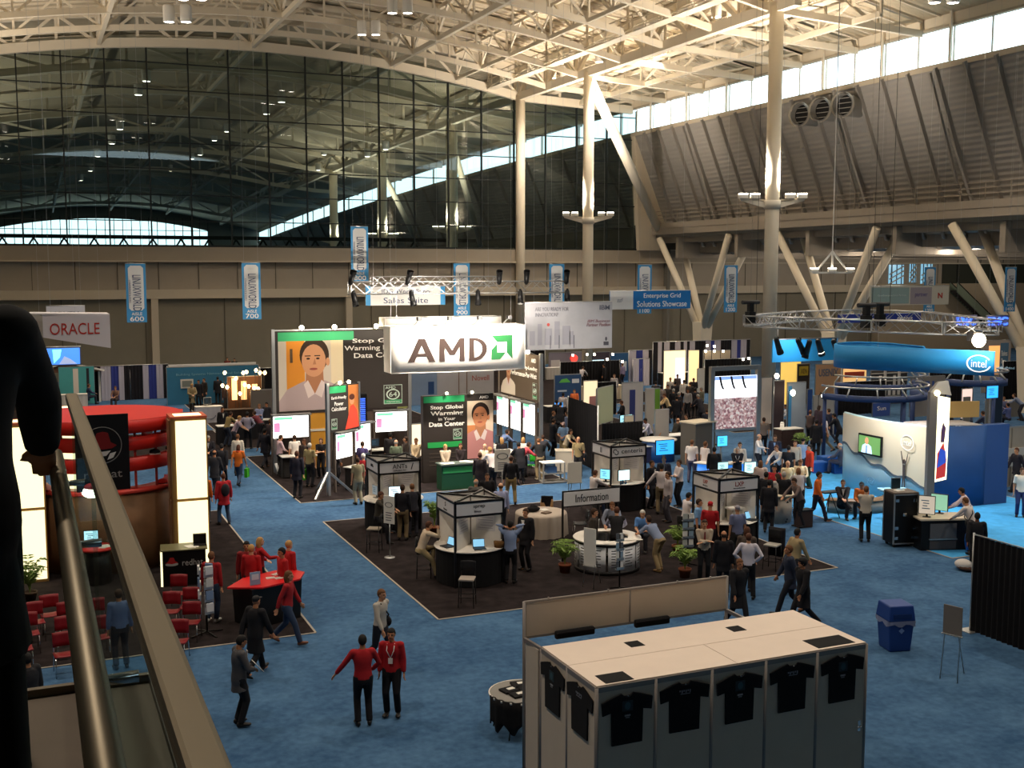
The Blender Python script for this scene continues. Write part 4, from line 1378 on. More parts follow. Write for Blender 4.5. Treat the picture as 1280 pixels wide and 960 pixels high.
# ================================================================== booth with the arrow logo
def fr(x0, y0, x1, y1, v):
 """pixel box -> (u0, z0, u1, z1) on the upright plane Y = v"""
 a, b = atv(x0, y1, v), atv(x1, y0, v)
 return a.x, a.z, b.x, b.z
POSTER = mat('poster_dark', '#2e2723', 0.55)
GREENB = mat('poster_green', '#2aa566', 0.5)
WHT = mat('print_white', '#f4efe6', 0.6)
def clip(poly, x0, y0, x1, y1):
 for ax, lim, sg in ((0, x0, 1), (0, x1, -1), (1, y0, 1), (1, y1, -1)):
  out = []
  for k in range(len(poly)):
   p, q = poly[k - 1], poly[k]
   a, b = (p[ax] - lim) * sg, (q[ax] - lim) * sg
   if (a < 0) != (b < 0):
    t = a / (a - b)
    out.append((p[0] + (q[0] - p[0]) * t, p[1] + (q[1] - p[1]) * t))
   if b >= 0:
    out.append(q)
  poly = out
  if not poly:
   break
 return poly
class ClipMB(MB):
 box4 = (-99, -99, 99, 99)
 def prism(self, poly, z0, z1, m=None, frame=None):
  poly = clip(poly, *self.box4)
  return MB.prism(self, poly, z0, z1, m, frame) if len(poly) > 2 else self
def portrait(par, f, cx, cy, s, shirt, skin='#c98f68', hair='#3b2a1e', face=1, lim=(-99, -99, 99, 99)):
 """flat printed head and shoulders, s = head height"""
 SK, HR, SH = cl(skin), cl(hair), cl(shirt)
 SD = cl('#a8714f')
 mb = ClipMB()
 mb.box4 = lim
 mb.prism([(cx - 1.15 * s, cy - 2.0 * s), (cx + 1.2 * s, cy - 2.0 * s), (cx + 1.15 * s, cy - 1.1 * s), (cx + 0.75 * s, cy - 0.8 * s), (cx + 0.3 * s, cy - 0.62 * s), (cx - 0.3 * s, cy - 0.62 * s), (cx - 0.8 * s, cy - 0.85 * s), (cx - 1.05 * s, cy - 1.2 * s)], 0.003, 0.006, SH, f)
 mb.prism([(cx - 0.27 * s, cy - 0.85 * s), (cx, cy - 1.0 * s), (cx + 0.27 * s, cy - 0.85 * s), (cx + 0.25 * s, cy - 0.3 * s), (cx - 0.25 * s, cy - 0.3 * s)], 0.006, 0.008, SD, f)
 mb.prism([(cx - 0.32 * s, cy - 0.72 * s), (cx - 0.2 * s, cy - 0.6 * s), (cx, cy - 1.0 * s), (cx - 0.2 * s, cy - 1.12 * s)][::-1], 0.008, 0.010, cl('#d8c4bd'), f)
 mb.prism([(cx + 0.32 * s, cy - 0.72 * s), (cx + 0.2 * s, cy - 0.6 * s), (cx, cy - 1.0 * s), (cx + 0.2 * s, cy - 1.12 * s)], 0.008, 0.010, cl('#d8c4bd'), f)
 mb.prism(disc(cx, cy + 0.12 * s, 0.43 * s, 0.5 * s, 24), 0.007, 0.009, HR, f)
 mb.prism(disc(cx - 0.02 * s * face, cy - 0.04 * s, 0.35 * s, 0.47 * s, 24), 0.010, 0.012, SK, f)
 mb.prism(disc(cx + 0.39 * s * face, cy - 0.08 * s, 0.06 * s, 0.12 * s, 12), 0.010, 0.012, SK, f)
 for x in (-0.15, 0.13):
  mb.prism(disc(cx + (x - 0.03 * face) * s, cy + 0.02 * s, 0.055 * s, 0.028 * s, 10), 0.012, 0.014, cl('#2a1a14'), f)
  mb.prism(rect(cx + (x - 0.1 - 0.03 * face) * s, cy + 0.085 * s, cx + (x + 0.07 - 0.03 * face) * s, cy + 0.115 * s), 0.012, 0.014, HR, f)
 mb.prism([(cx - 0.05 * s, cy - 0.15 * s), (cx + 0.05 * s, cy - 0.15 * s), (cx + 0.01 * s, cy + 0.03 * s)], 0.012, 0.014, SD, f)
 mb.prism(disc(cx - 0.03 * s * face, cy - 0.28 * s, 0.12 * s, 0.035 * s, 12), 0.012, 0.014, cl('#93493c'), f)
 return mb.build('portrait', parent=par)
def arrow(par, f, x, y, s, m):
 """square arrow mark, s = side"""
 mb = MB()
 mb.prism([(x, y + s), (x + 0.27 * s, y + 0.73 * s), (x + 0.73 * s, y + 0.73 * s), (x + s, y + s)][::-1], 0.004, 0.014, m, f)
 mb.prism([(x + 0.73 * s, y + 0.73 * s), (x + 0.73 * s, y + 0.27 * s), (x + s, y), (x + s, y + s)][::-1], 0.004, 0.014, m, f)
 mb.prism([(x, y), (x + 0.40 * s, y), (x + 0.68 * s, y + 0.28 * s), (x + 0.27 * s, y + 0.28 * s), (x + 0.27 * s, y + 0.66 * s), (x, y + 0.40 * s)], 0.004, 0.014, m, f)
 return mb.build('arrow_mark', parent=par)
def chip_mark(par, f, x, y, w_, h_):
 """small framed mark: letters, ring and 64, green foot"""
 mb = MB()
 LG = cl('#b9c8b8')
 for r_ in (rect(x, y, x + w_, y + 0.02), rect(x, y + h_ - 0.02, x + w_, y + h_), rect(x, y, x + 0.02, y + h_), rect(x + w_ - 0.02, y, x + w_, y + h_)):
  mb.prism(r_, 0.006, 0.012, LG, f)
 mb.prism(rect(x + 0.02, y + 0.02, x + w_ - 0.02, y + h_ * 0.22), 0.006, 0.012, cl('#3f8a5d'), f)
 ringp(mb, x + w_ / 2, y + h_ * 0.5, w_ * 0.3, w_ * 0.37, f, 0.006, 0.012, LG, 0.75)
 o = mb.build('chip_mark', parent=par)
 text(o, '64', f, x + w_ / 2, y + h_ * 0.5, w_ * 0.42, h_ * 0.25, LG, off=0.008)
 text(o, 'AMD', f, x + w_ * 0.36, y + h_ * 0.86, w_ * 0.55, h_ * 0.14, LG, off=0.008)
 text(o, 'Opteron', f, x + w_ * 0.5, y + h_ * 0.11, w_ * 0.7, h_ * 0.1, LG, off=0.012)
 return o
# large back wall graphic
BV = 47.86
u0, z0, u1, z1 = fr(343, 411, 511, 516, BV)
e = empty('back_poster', (u0, BV, 0), 0, 'tall back wall poster with a turned head portrait and Stop Global Warming', 'display wall')
f = front((0, -0.06, 0))
W_ = u1 - u0
pn = MB().box((W_ / 2, 0, (z0 + z1) / 2), (W_, 0.1, z1 - z0), POSTER).build('poster', parent=e)
zt, H_ = z1, z1 - z0
mb = MB()
mb.prism(rect(0.2, zt - 0.42, W_ * 0.58, zt - 0.04), 0.001, 0.003, GREENB, f)
mb.prism(rect(0.2, z0 + 0.04, W_ * 0.46, zt - 0.42), 0.001, 0.002, cl('#c9bba9'), f)
mb.prism(rect(W_ * 0.09, z0 + .9, W_ * 0.22, zt - 0.42), 0.002, 0.003, cl('#d98a2c'), f)
mb.prism(rect(W_ * 0.115, zt - 1.35, W_ * 0.135, zt - .75), 0.003, 0.004, cl('#5d4630'), f)
mb.prism(rect(W_ * 0.41, z0 + 0.04, W_ * 0.50, zt - 0.42), 0.002, 0.003, cl('#dcc9a6'), f)
mb.build('backdrop', parent=pn)
portrait(pn, f, W_ * 0.29, zt - 1.22, 1.5, '#b09a98', face=1, lim=(.2, z0 + .05, W_ * .5, zt - .42))
for s_, x, y, w2, h2 in (('AMD', .90, .15, .12, .13), ('Stop Global', .78, .50, .42, .24), ('Warming In Your', .76, .82, .5, .27), ('Data Center', .77, 1.12, .38, .22)):
 text(pn, s_, f, W_ * x, zt - y, W_ * w2, h2, WHT, bold=0.012)
chip_mark(pn, f, W_ * 0.80, z0 + 0.15, W_ * .14, 0.85)
for x in (0.0, W_):
 MB().box((x, 0, zt / 2 + .05), (0.14, 0.14, zt + .1), ALU).build('post', parent=e)
for x in (0.0, W_):
 MB().hexa([(x - .06, -.9, 0), (x + .06, -.9, 0), (x + .06, .5, 0), (x - .06, .5, 0), (x - .06, -.85, .06), (x + .06, -.85, .06), (x + .06, .1, .5), (x - .06, .1, .5)], ALU).build('foot', parent=e)
MB().box((W_ / 2, 0, zt + .05), (W_, 0.1, 0.05), ALU).build('top_rail', parent=e)
for px in (376, 417, 469):
 q = atv(px, 405, BV - .4).x - u0
 arm_light(e, (q, 0, zt), (0, -0.55, 0.18), 40, 0.10)
 lamp('poster_spot', 'SPOT', (u0 + q, BV - 0.6, zt + .16), 160, (1, .87, .68), (u0 + q, BV, zt - 1.6), .06, 120, 1.0)
# lit white panels (displays) of the booth
LBX = glow('#fffdf5', 2.6)
def lightbox(u, v, a, z0, z1, w_, label, post=True, band=True):
 e = empty('light_box', (u, v, 0), a, label, 'light box', 'white light boxes of the arrow logo booth')
 MB().box((w_ / 2, 0.06, (z0 + z1) / 2), (w_, 0.1, z1 - z0), DARKG).build('case', parent=e)
 MB().box((w_ / 2, -0.005, (z0 + z1) / 2), (w_ - .06, 0.03, z1 - z0 - .06), LBX).build('lit_face', parent=e)
 mb = MB()
 mb.box((w_ * .3, -.024, z1 - .12), (w_ * .5, 0.008, .12), glow('#7fd8a8', 1.2))
 mb.box((w_ * .12, -.024, z1 - .5), (w_ * .16, 0.008, .4), glow('#e87aa0', 1.2))
 mb.build('print', parent=e)
 MB().box((w_ / 2, -0.12, z1 + .05), (w_ + .1, 0.35, 0.06), ALU).build('hood', parent=e)
 for x in (-.03, w_ + .03):
  MB().box((x, 0.05, z1 / 2 + .05), (0.07, 0.1, z1 + .1), cl('#5b5048')).build('post', parent=e)
 return e
x0, za, x1, zb_ = fr(341, 518, 386, 549, 47.3)
lightbox(x0, 47.3, 0, za, zb_, x1 - x0, 'lit white panel under the back wall poster at its left end')
x0, za, x1, zb_ = fr(469, 513, 509, 541, 47.3)
lightbox(x0, 47.3, 0, za, zb_, x1 - x0, 'lit white panel under the back wall poster at its right end')
x0, za, x1, zb_ = fr(417, 540, 438, 573, 43.0)
lightbox(x0, 42.6, radians(38), za, zb_, 1.05, 'lit white panel under the angled poster with the red figure')
x0, za, x1, zb_ = fr(444, 530, 462, 566, 44.0)
lightbox(x0, 44.0, radians(30), za, zb_, .9, 'narrow lit white panel right of the angled poster')
for k, (ya, yb, lab) in enumerate(((47.6, 46.3, 'farthest from the aisle'), (46.0, 44.9, 'in the middle'), (44.6, 43.4, 'nearest the aisle'))):
 lightbox(19.75, ya, -pi / 2, 1.6, 2.95, ya - yb, 'lit white panel under the right poster, ' + lab)
# angled poster
p = at(411, 620, 0)
e = empty('angled_poster', p, radians(26), 'angled poster with a bright red figure on a braced silver post', 'poster')
f = front((0, -0.045, 0))
hz = atd(411, 481, 43.2).z
lz = atd(411, 539, 43.2).z
W_ = 1.5
pn = MB().box((W_ / 2 + .06, 0, (hz + lz) / 2), (W_, 0.08, hz - lz), POSTER).build('panel', parent=e)
mb = MB()
mb.prism(rect(.08, hz - .3, W_ * .6, hz - .04), 0.001, .004, GREENB, f)
mb.prism(rect(W_ * .68, lz + .1, W_ + .04, hz - .04), 0.001, .003, cl('#c7773a'), f)
mb.prism([(W_ * .56, lz + .04), (W_ + .05, lz + .1), (W_ * .98, lz + .75), (W_ * .85, lz + 1.0), (W_ * .74, lz + .95), (W_ * .66, lz + .5)], 0.004, .007, cl('#e0452f'), f)
mb.prism(disc(W_ * .80, lz + 1.18, .12, .18, 16), 0.004, .008, cl('#d89468'), f)
mb.prism(disc(W_ * .80, lz + 1.30, .14, .12, 16), 0.008, .010, cl('#5a2c1c'), f)
mb.build('picture', parent=pn)
for s_, y in (('Earth-friendly', .5), ('Power', .72), ('Calculator', .92)):
 text(pn, s_, f, W_ * .36, hz - y, W_ * (.5 if len(s_) > 6 else .3), .15, WHT, bold=.012)
chip_mark(pn, f, .15, lz + .1, .28, .42)
MB().box((0, 0, hz / 2 + .05), (0.12, 0.12, hz + .1), ALU).build('post', parent=e)
MB().box((W_ + .1, 0, (hz + lz) / 2), (0.08, 0.1, hz - lz + .1), ALU).build('post', parent=e)
for a in (-40, 80, 200):
 MB().bar((0, 0, .95), (1.0 * cos(radians(a)), 1.0 * sin(radians(a)), 0.03), 0.08, 0.08, ALU).build('brace', parent=e)
for x in (.3, .75):
 arm_light(e, (x, 0, hz), (.05, -.35, .12), 25, .07)
# tower poster by the reception
TV_ = 43.1
u0, z0, u1, z1 = fr(528, 491, 615, 592, TV_)
e = empty('tower_poster', (u0, TV_, 0), 0, 'tall poster with a smiling portrait behind the green reception counter', 'poster')
f = front((0, -0.16, 0))
W_ = u1 - u0
pn = MB().box((W_ / 2, 0, z1 / 2), (W_, 0.3, z1), POSTER).build('panel', parent=e)
mb = MB()
mb.prism(rect(.02, z1 - .28, W_ * .58, z1 - .02), .001, .004, GREENB, f)
mb.prism(rect(W_ * .62, .9, W_ - .02, z1 - .28), .001, .003, cl('#d8c2ab'), f)
mb.prism(rect(W_ * .62, 1.9, W_ * .78, 2.3), .003, .004, cl('#c07a4a'), f)
mb.prism(rect(W_ * .06, 1.45, W_ * .54, 1.68), .002, .006, cl('#1f9648'), f)
for q in range(4):
 mb.prism(rect(W_ * .08, 1.2 - .16 * q, W_ * .5, 1.23 - .16 * q), .002, .005, cl('#51463f'), f)
mb.build('picture', parent=pn)
portrait(pn, f, W_ * .81, z1 - .92, .92, '#b77c78', '#bd7b55', '#2a1a14', 1, (W_ * .62, .9, W_ - .02, z1 - .28))
for s_, x, y, w2, h2 in (('AMD', .86, .14, .13, .12), ('Stop Global', .33, .5, .46, .2), ('Warming', .33, .75, .46, .22), ('in Your', .33, .96, .24, .13), ('Data Center', .33, 1.17, .5, .19)):
 text(pn, s_, f, W_ * x, z1 - y, W_ * w2, h2, WHT, bold=.02)
chip_mark(pn, f, W_ * .42, 1.75, .38, .44)
for x in (.9, 2.0):
 arm_light(e, (x, -.1, z1), (0, -.4, .12), 12, .06)
 lamp('tower_spot', 'SPOT', (u0 + x, TV_ - .9, z1 + .3), 60, (1, .88, .7), (u0 + x, TV_ - .1, z1 - 1.2), .05, 110, 1.0)
# right poster, running along the booth's side
RY0, RY1 = 43.2, 47.7
e = empty('side_poster', (19.95, 43.2, 0), 0, 'dark poster with a portrait on the right side of the arrow logo booth', 'poster')
zt, zl = 5.05, 3.05
L = RY1 - RY0
f = leftf((-0.06, L, 0))
pn = MB().box((0, L / 2, (zt + zl) / 2), (0.1, L, zt - zl), mat('poster_taupe', '#5b4d3f', .5)).build('panel', parent=e)
mb = MB()
mb.prism(rect(0.05, zl + .05, L * .25, zt - .05), .001, .003, cl('#3a2c22'), f)
mb.build('picture', parent=pn)
portrait(pn, f, L * .25, zt - .72, .8, '#d9cbb8', '#c08a62', '#2d1e16', -1, (.05, zl + .05, L * .42, zt - .05))
text(pn, 'AMD', f, L * .86, zt - .25, .5, .18, WHT, bold=.02)
text(pn, 'Industry-Leading', f, L * .72, zt - .62, 2.0, .2, WHT, bold=.02)
text(pn, 'Performance-Per-Watt', f, L * .62, zt - .92, 2.8, .22, WHT, bold=.02)
chip_mark(pn, f, L * .84, zl + .1, .45, .7)
for y in (0, L):
 MB().box((0, y, zt / 2 + .05), (0.14, 0.14, zt + .1), ALU).build('post', parent=e)
for y in (.5, 1.6):
 arm_light(e, (0, y, zt), (-.4, 0, .15), 25, .09)
lamp('side_spot', 'SPOT', (19.2, 44.6, 5.6), 150, (1, .85, .65), (19.95, 44.8, 4.0), .05, 120, 1.0)
# hung arrow signs
def hung_sign(px0, px1, py0, py1, v, label, letters):
 u0, z0, u1, z1 = fr(px0, py0, px1, py1, v)
 W_, H_ = u1 - u0, z1 - z0
 e = empty('hanging_sign', (u0, v, z0), 0, label, 'hanging sign')
 BX = mat('sign_fabric', '#f3ece2', .6)
 rows = []
 for k in range(17):
  t = k / 16
  rows.append([(W_ * t, -0.28 * sin(pi * t), 0), (W_ * t, -0.28 * sin(pi * t), H_)])
 MB().grid(rows, BX).build('face', parent=e, solid=.02)
 MB().box((0, .45, H_ / 2), (.03, .9, H_), BX).build('end_panel', parent=e)
 MB().box((W_, .45, H_ / 2), (.03, .9, H_), BX).build('end_panel', parent=e)
 MB().box((W_ / 2, .9, H_ / 2), (W_, .03, H_), BX).build('back', parent=e)
 mb = MB()
 for z in (0, H_):
  mb.tube([(W_ * k / 16, -.3 * sin(pi * k / 16), z) for k in range(17)], .02, 6, ALU)
 for x in (W_ * .36, W_ * .64):
  mb.bar((x, .9, H_), (x, -.25, H_), .03, None, ALU)
 mb.build('frame', parent=e)
 if letters:
  mb = MB()
  x0, y0, hh, ww = W_ * .115, H_ * .235, H_ * .5, W_ * .575
  FR, st, INKB = front((0, 0, 0)), ww * .065, cl('#2c1d17')
  def stroke(a, b, c, d):
   mb.prism([(x0 + ww * p[0], y0 + hh * p[1]) for p in (a, b, c, d)], .004, .024, INKB, FR)
  stroke((0, 0), (.075, 0), (.20, 1), (.125, 1))
  stroke((.255, 0), (.33, 0), (.205, 1), (.13, 1))
  stroke((.07, .24), (.26, .24), (.245, .36), (.085, .36))
  stroke((.38, 0), (.445, 0), (.445, 1), (.38, 1))
  stroke((.635, 0), (.70, 0), (.70, 1), (.635, 1))
  stroke((.38, 1), (.445, 1), (.575, .28), (.505, .28))
  stroke((.635, 1), (.70, 1), (.575, .28), (.505, .28))
  stroke((.76, 0), (.825, 0), (.825, 1), (.76, 1))
  for k in range(14):
   a, b = -pi / 2 + pi * k / 14, -pi / 2 + pi * (k + 1) / 14
   P = lambda t, rx, ry: (.82 + rx * cos(t), .5 + ry * sin(t))
   stroke(P(a, .115, .38), P(a, .18, .5), P(b, .18, .5), P(b, .115, .38))
  g = mb.build('lettering', parent=e)
  for v2 in g.data.vertices:      # follow the bowed face
   v2.co.y -= 0.28 * sin(pi * max(0, min(1, v2.co.x / W_))) + .012
  g2 = arrow(e, front((0, 0, 0)), W_ * .725, H_ * .24, H_ * .53, cl('#1a5e2e'))
  for v2 in g2.data.vertices:
   v2.co.y -= 0.28 * sin(pi * max(0, min(1, v2.co.x / W_))) + .012
 cables(e, [(.4, .5, H_), (W_ - .4, .5, H_)], 24.2 - z0)
 return e, u0, z0, W_, H_
e, u0, z0, W_, H_ = hung_sign(489, 656, 405, 467, 41.6, 'white hanging sign reading AMD with a green arrow', True)
for k in range(4):
 x = W_ * (.16 + .22 * k)
 MB().box((x, -.75, H_ + .32), (.16, .2, .14), BLACK).bar((x, -.7, H_ + .3), (x, -.1, H_ + .02), .03, None, ALU).build('lamp_housing', parent=e)
 lamp('sign_spot', 'SPOT', (u0 + x, 41.6 - 2.0, z0 + H_ + .5), 620, (1, .9, .78), (u0 + x, 41.5, z0 + H_ * .1), .05, 160, .35)
mb = MB()
e, u0, z0, W_, H_ = hung_sign(482, 626, 395, 409, 46.4, 'second white hanging sign partly hidden behind the arrow sign', False)
lamp('sign_spot', 'SPOT', (u0 + W_ * .5, 45.2, z0 + .9), 160, (1, .92, .8), (u0 + W_ * .5, 46.2, z0 + .2), .05, 140, 1.0)
# truss over the booth with spot lights
def box_truss(a, b, s, parent, m=ALU, name='truss_section', step=None):
 a, b = Vector(a), Vector(b)
 d = (b - a)
 L = d.length
 d.normalize()
 n = Vector((-d.y, d.x, 0)).normalized() * s / 2
 zz = Vector((0, 0, s / 2))
 mb = MB()
 C4 = [n + zz, n - zz, -n - zz, -n + zz]
 for c in C4:
  mb.tube([a + c, b + c], .028, 6, m)
 k = max(2, int(L / (step or s * 1.1)))
 for i in range(k):
  p, q = a + d * L * i / k, a + d * L * (i + 1) / k
  for j in range(4):
   c1, c2 = C4[j], C4[(j + 1) % 4]
   mb.bar(p + c1, q + c2, .022, None, m) if i % 2 else mb.bar(p + c2, q + c1, .022, None, m)
 for p in (a, b):
  for j in range(4):
   mb.bar(p + C4[j], p + C4[(j + 1) % 4], .03, None, m)
 return mb.build(name, parent=parent)
def spot_fixture(parent, p, aim, lit=False, col='#fff4dc', k=25, L=.5):
 p, aim = Vector(p), Vector(aim).normalized()
 h = MB().tube([p - aim * L * .5, p - aim * L * .35, p + aim * L * .5], [.06, .1, .12], 12, BLACK).tube([p + aim * L * .5, p + aim * (L * .5 + .14)], [.13, .14], 12, BLACK, cap=False).bar(p, p + Vector((0, 0, .28)), .04, .1, BLACK).build('spot_light', parent=parent)
 MB().tube([p + aim * L * .5, p + aim * (L * .5 + .02)], .115, 12, glow(col, k) if lit else DARKG).build('lens', parent=h)
 return h
a, b = atv(437, 362, 44.6), atv(708, 362, 44.6)
a.z = b.z = 7.95
e = empty('lighting_truss', (0, 0, 0), 0, 'straight silver lighting truss above the arrow logo sign', 'truss')
e.location = (a.x, 44.6, 7.95)
LT = b.x - a.x
box_truss((0, 0, 0), (LT, 0, 0), .5, e)
box_truss((1.4, 1.6, .25), (LT * .72, 1.6, .25), .4, e)
for t, up, lit in ((0, 1, 0), (.01, -1, 0), (.245, 1, 0), (.26, -1, 0), (.56, -1, 0), (.66, 1, 0), (.79, 1, 0), (.76, -1, 1), (.985, 1, 0), (.99, -1, 0)):
 spot_fixture(e, (LT * t, -.3, .35 * up), (.1 * (1 if t < .5 else -1), -.3, -.9 * (1 if up < 0 else -.7)), lit, k=60)
for x in (1.0, LT - 1.0):
 MB().tube([(x, 0, .25), (x, 0, 15.6)], .006, 5, GREY).build('hoist_cable', parent=e)
lamp('booth_flood', 'SPOT', (15, 43.5, 7.6), 900, (1, .9, .76), (14.6, 44.5, 0), .2, 120, .8)
lamp('booth_flood', 'SPOT', (11.5, 44.5, 7.6), 700, (1, .9, .76), (12.0, 45.5, 0), .2, 120, .8)
lamp('booth_flood', 'SPOT', (18, 44.5, 7.6), 700, (1, .9, .76), (17.6, 45.5, 0), .2, 120, .8)
# reception counter
e = empty('reception_counter', (14.75, 41.25, 0), 0, 'dark green reception counter before the tower poster', 'counter')
MB().box((.85, .3, .5), (1.7, .6, 1.0), mat('counter_green', '#1c4a30', .5)).build('body', parent=e)
MB().box((.85, -.005, .8), (1.6, .02, .24), mat('counter_green_light', '#2f8a4c', .5)).build('band', parent=e)
MB().box((.85, .28, 1.02), (1.8, .72, .04), mat('counter_top', '#56615a', .4)).build('countertop', parent=e)
sheets((15.1, 41.5, 1.04), 6, 'white papers on the left of the green reception counter', seed=21)
sheets((15.9, 41.5, 1.04), 5, 'white papers on the right of the green reception counter', seed=22)
board_stand(at(628, 627, 0), radians(-6), 'white sign with an oval emblem on a post beside the black sweater', 0.62, .85, 1.15)
def demo_table(p, rz, w_, d_, label, top='#b9b4ac', side='#2b2726', h=.95):
 e = empty('demo_table', p, rz, label, 'table')
 MB().box((0, 0, h - .02), (w_, d_, .04), cl(top, .5)).build('tabletop', parent=e, bevel=.006)
 MB().box((0, .05, (h - .04) / 2), (w_ * .92, d_ * .7, h - .04), cl(side)).build('cabinet', parent=e)
 MB().box((0, -d_ * .31, (h - .04) / 2), (w_ * .86, .02, h * .8), cl(side)).build('door', parent=e)
 return e
for k, (u, v, a, w_, lab) in enumerate(((12.0, 43.0, 35, 1.5, 'demo table with papers behind the braced poster post'), (12.9, 41.8, 10, 1.2, 'dark demo table left of the ANTs kiosk'),
                                 (10.2, 46.4, 0, 1.5, 'demo table before the left lit panel'), (13.4, 46.6, 0, 1.8, 'demo table before the right end of the back wall poster'),
                                 (18.7, 46.9, -90, 1.3, 'demo table before the farthest lit panel on the right'), (18.7, 45.4, -90, 1.3, 'demo table before the middle lit panel on the right'),
                                 (18.7, 43.9, -90, 1.2, 'demo table before the nearest lit panel on the right'))):
 demo_table((u, v, 0), radians(a), w_, .7, lab)
 sheets((u, v, .955), 5, 'papers on the ' + lab, seed=30 + k)
 if k in (0, 3, 5):
  monitor((u + .2, v + .1, .955), radians(a), 'dark monitor on the ' + lab, .4, .3, '#20303c', .4)
e = empty('demo_cart', at(690, 603, 0), radians(-8), 'grey open cart with shelf under the right poster post', 'cart')
MB().box((0, 0, .85), (.95, .6, .04), WHITE).build('tabletop', parent=e)
MB().box((0, 0, .4), (.9, .56, .03), GREY).build('shelf', parent=e)
MB().box((0, 0, .06), (.95, .6, .06), GREY).build('base', parent=e)
for x in (-.45, .45):
 for y in (-.28, .28):
  MB().box((x, y, .45), (.05, .05, .82), GREY).build('post', parent=e)
MB().box((-.05, 0, .55), (.4, .4, .26), cl('#4e6f98')).build('box', parent=e)
GC = '#2fa22f'
stack_chair(at(668, 594, 0), radians(150), 'bright green chair under the person with black shirt and tan trousers', GC)
stack_chair(at(656, 594, 0), radians(-160), 'bright green chair beside the white sign with an oval emblem', GC)
e = empty('rack_tower', (12.75, 45.6, 0), radians(-10), 'tall narrow equipment rack with rows of blue lights', 'equipment rack')
MB().box((0, .3, 1.75), (.45, .6, 3.5), BLACK).build('cabinet', parent=e)
mb = MB()
for q in range(22):
 mb.box((0, -.01, 1.4 + .09 * q), (.3, .02, .05), glow('#3c62e0', 1.6))
mb.build('indicator_lights', parent=e)
o = MB().box((0, 0, .2), (.3, .12, .4), mat('green_bag', '#3fae1f', .5)).tube([(-.08, 0, .4), (-.06, 0, .52), (.06, 0, .52), (.08, 0, .4)], .01, 5, mat('green_bag', '#3fae1f')).build('carrier_bag', loc=(0, 0, 0))
CBAG = o
tag(o, 'bright green carrier bag carried by the grey haired person at the booth edge', 'carrier bag')
o = MB().box((0, 0, .18), (.3, .12, .36), mat('green_bag', '#3fae1f', .5)).tube([(-.08, 0, .36), (-.06, 0, .48), (.06, 0, .48), (.08, 0, .36)], .01, 5, mat('green_bag', '#3fae1f')).build('carrier_bag', loc=(0, 0, 0))
CBAG2 = o
tag(o, 'bright green carrier bag carried by the person in the orange top', 'carrier bag')
# ================================================================== red booth
WOOD = mat('booth_wood', '#8d6748', .55, noise=.15, scale=2)
TOWL = glow('#fff2bf', 1.25)
def tower(u, v, h, label, s=1.0):
 e = empty('light_tower', (u, v, 0), 0, label, 'light tower')
 MB().box((s / 2, s / 2, h / 2), (s, s, h), mat('tower_body', '#8c6a3c', .5)).build('body', parent=e)
 for z0, z1 in ((.1, h * .46), (h * .48, h - .06)):
  MB().box((s * .54, -.02, (z0 + z1) / 2), (s * .84, .04, z1 - z0), TOWL).build('lit_panel', parent=e)
  MB().box((-.02, s * .5, (z0 + z1) / 2), (.04, s * .6, z1 - z0), WOOD).build('side_panel', parent=e)
 MB().box((s / 2, s / 2, h + .03), (s * 1.02, s * 1.02, .06), mat('tower_cap', '#d46a4a', .5)).build('cap', parent=e)
 MB().box((s * .5, s * .45, h + .065), (s * .75, s * .5, .02), TOWL).build('roof_light', parent=e)
 return e
tower(3.62, 33.0, 4.45, 'tall glowing white tower at the right corner of the red booth')
tower(-0.75, 33.4, 4.45, 'tall glowing white tower at the left corner of the red booth beside the dark figure')
tower(0.55, 37.6, 4.3, 'glowing white tower at the back of the red booth seen behind the rail', .9)
RC = Vector((2.0, 35.6, 0))
REDG = mat('booth_red', '#d8271f', .45)
e = empty('red_drum', RC, 0, 'round red booth core with shelves and curved wooden front', 'booth')
def band(r, z0, z1, m, a0=-175, a1=-5, t=.06, lip=.0):
 return MB().lathe([(r - t, z0), (r + lip, z0), (r + lip * .4, (z0 + z1) / 2), (r, z1), (r - t, z1), (r - t, z0)], n=40, m=m, a0=radians(a0), a1=radians(a1))
band(2.26, 4.05, 4.42, REDG, -178, -2, .5).lathe([(0, 4.43), (2.26, 4.43)], n=40, m=REDG, a0=radians(-180), a1=0).build('canopy', parent=e)
MB().lathe([(0, 4.40), (2.2, 4.40)], n=48, m=REDG).build('roof', parent=e)
for z in (3.55, 2.95):
 band(2.2, z, z + .38, REDG, -170, -10, .3).build('shelf', parent=e)
band(2.26, 2.32, 2.42, mat('booth_red_top', '#e0483e', .35), -180, 0, .6).build('counter_top', parent=e)
band(2.18, 0.02, 2.32, WOOD, -180, 0, .08).build('wooden_front', parent=e)
for k in range(9):
 a = radians(-165 + 150 * k / 8)
 MB().bar((2.1 * cos(a), 2.1 * sin(a), 2.42), (2.1 * cos(a), 2.1 * sin(a), 4.05), .07, None, mat('booth_red_dark', '#9c2a22', .5)).build('shelf_post', parent=e)
for z, n in ((3.95, 5), (3.35, 4), (2.44, 4)):
 pass
rnd = random.Random(5)
for k in range(8):
 a = radians(-60 + 7 * k)
 z = (3.94, 3.34, 2.42)[k % 3]
 o = MB().ball((0, 0, .08), (.16, .1, .09), cl(('#e8e2dc', '#1b1a20', '#c02018')[k % 3])).box((0, 0, .02), (.3, .16, .04), cl(('#b8281c', '#d9d3cc', '#2a2a30')[k % 3])).build('display_item', loc=RC + Vector((2.08 * cos(a), 2.08 * sin(a), z - (.02 if z < 3 else .01))))
 tag(o, 'small %s item on the %s red shelf beside the right glowing tower' % (('white', 'black', 'red')[k % 3], ('top', 'middle', 'lowest')[k % 3]), 'merchandise', 'items on the red shelves')
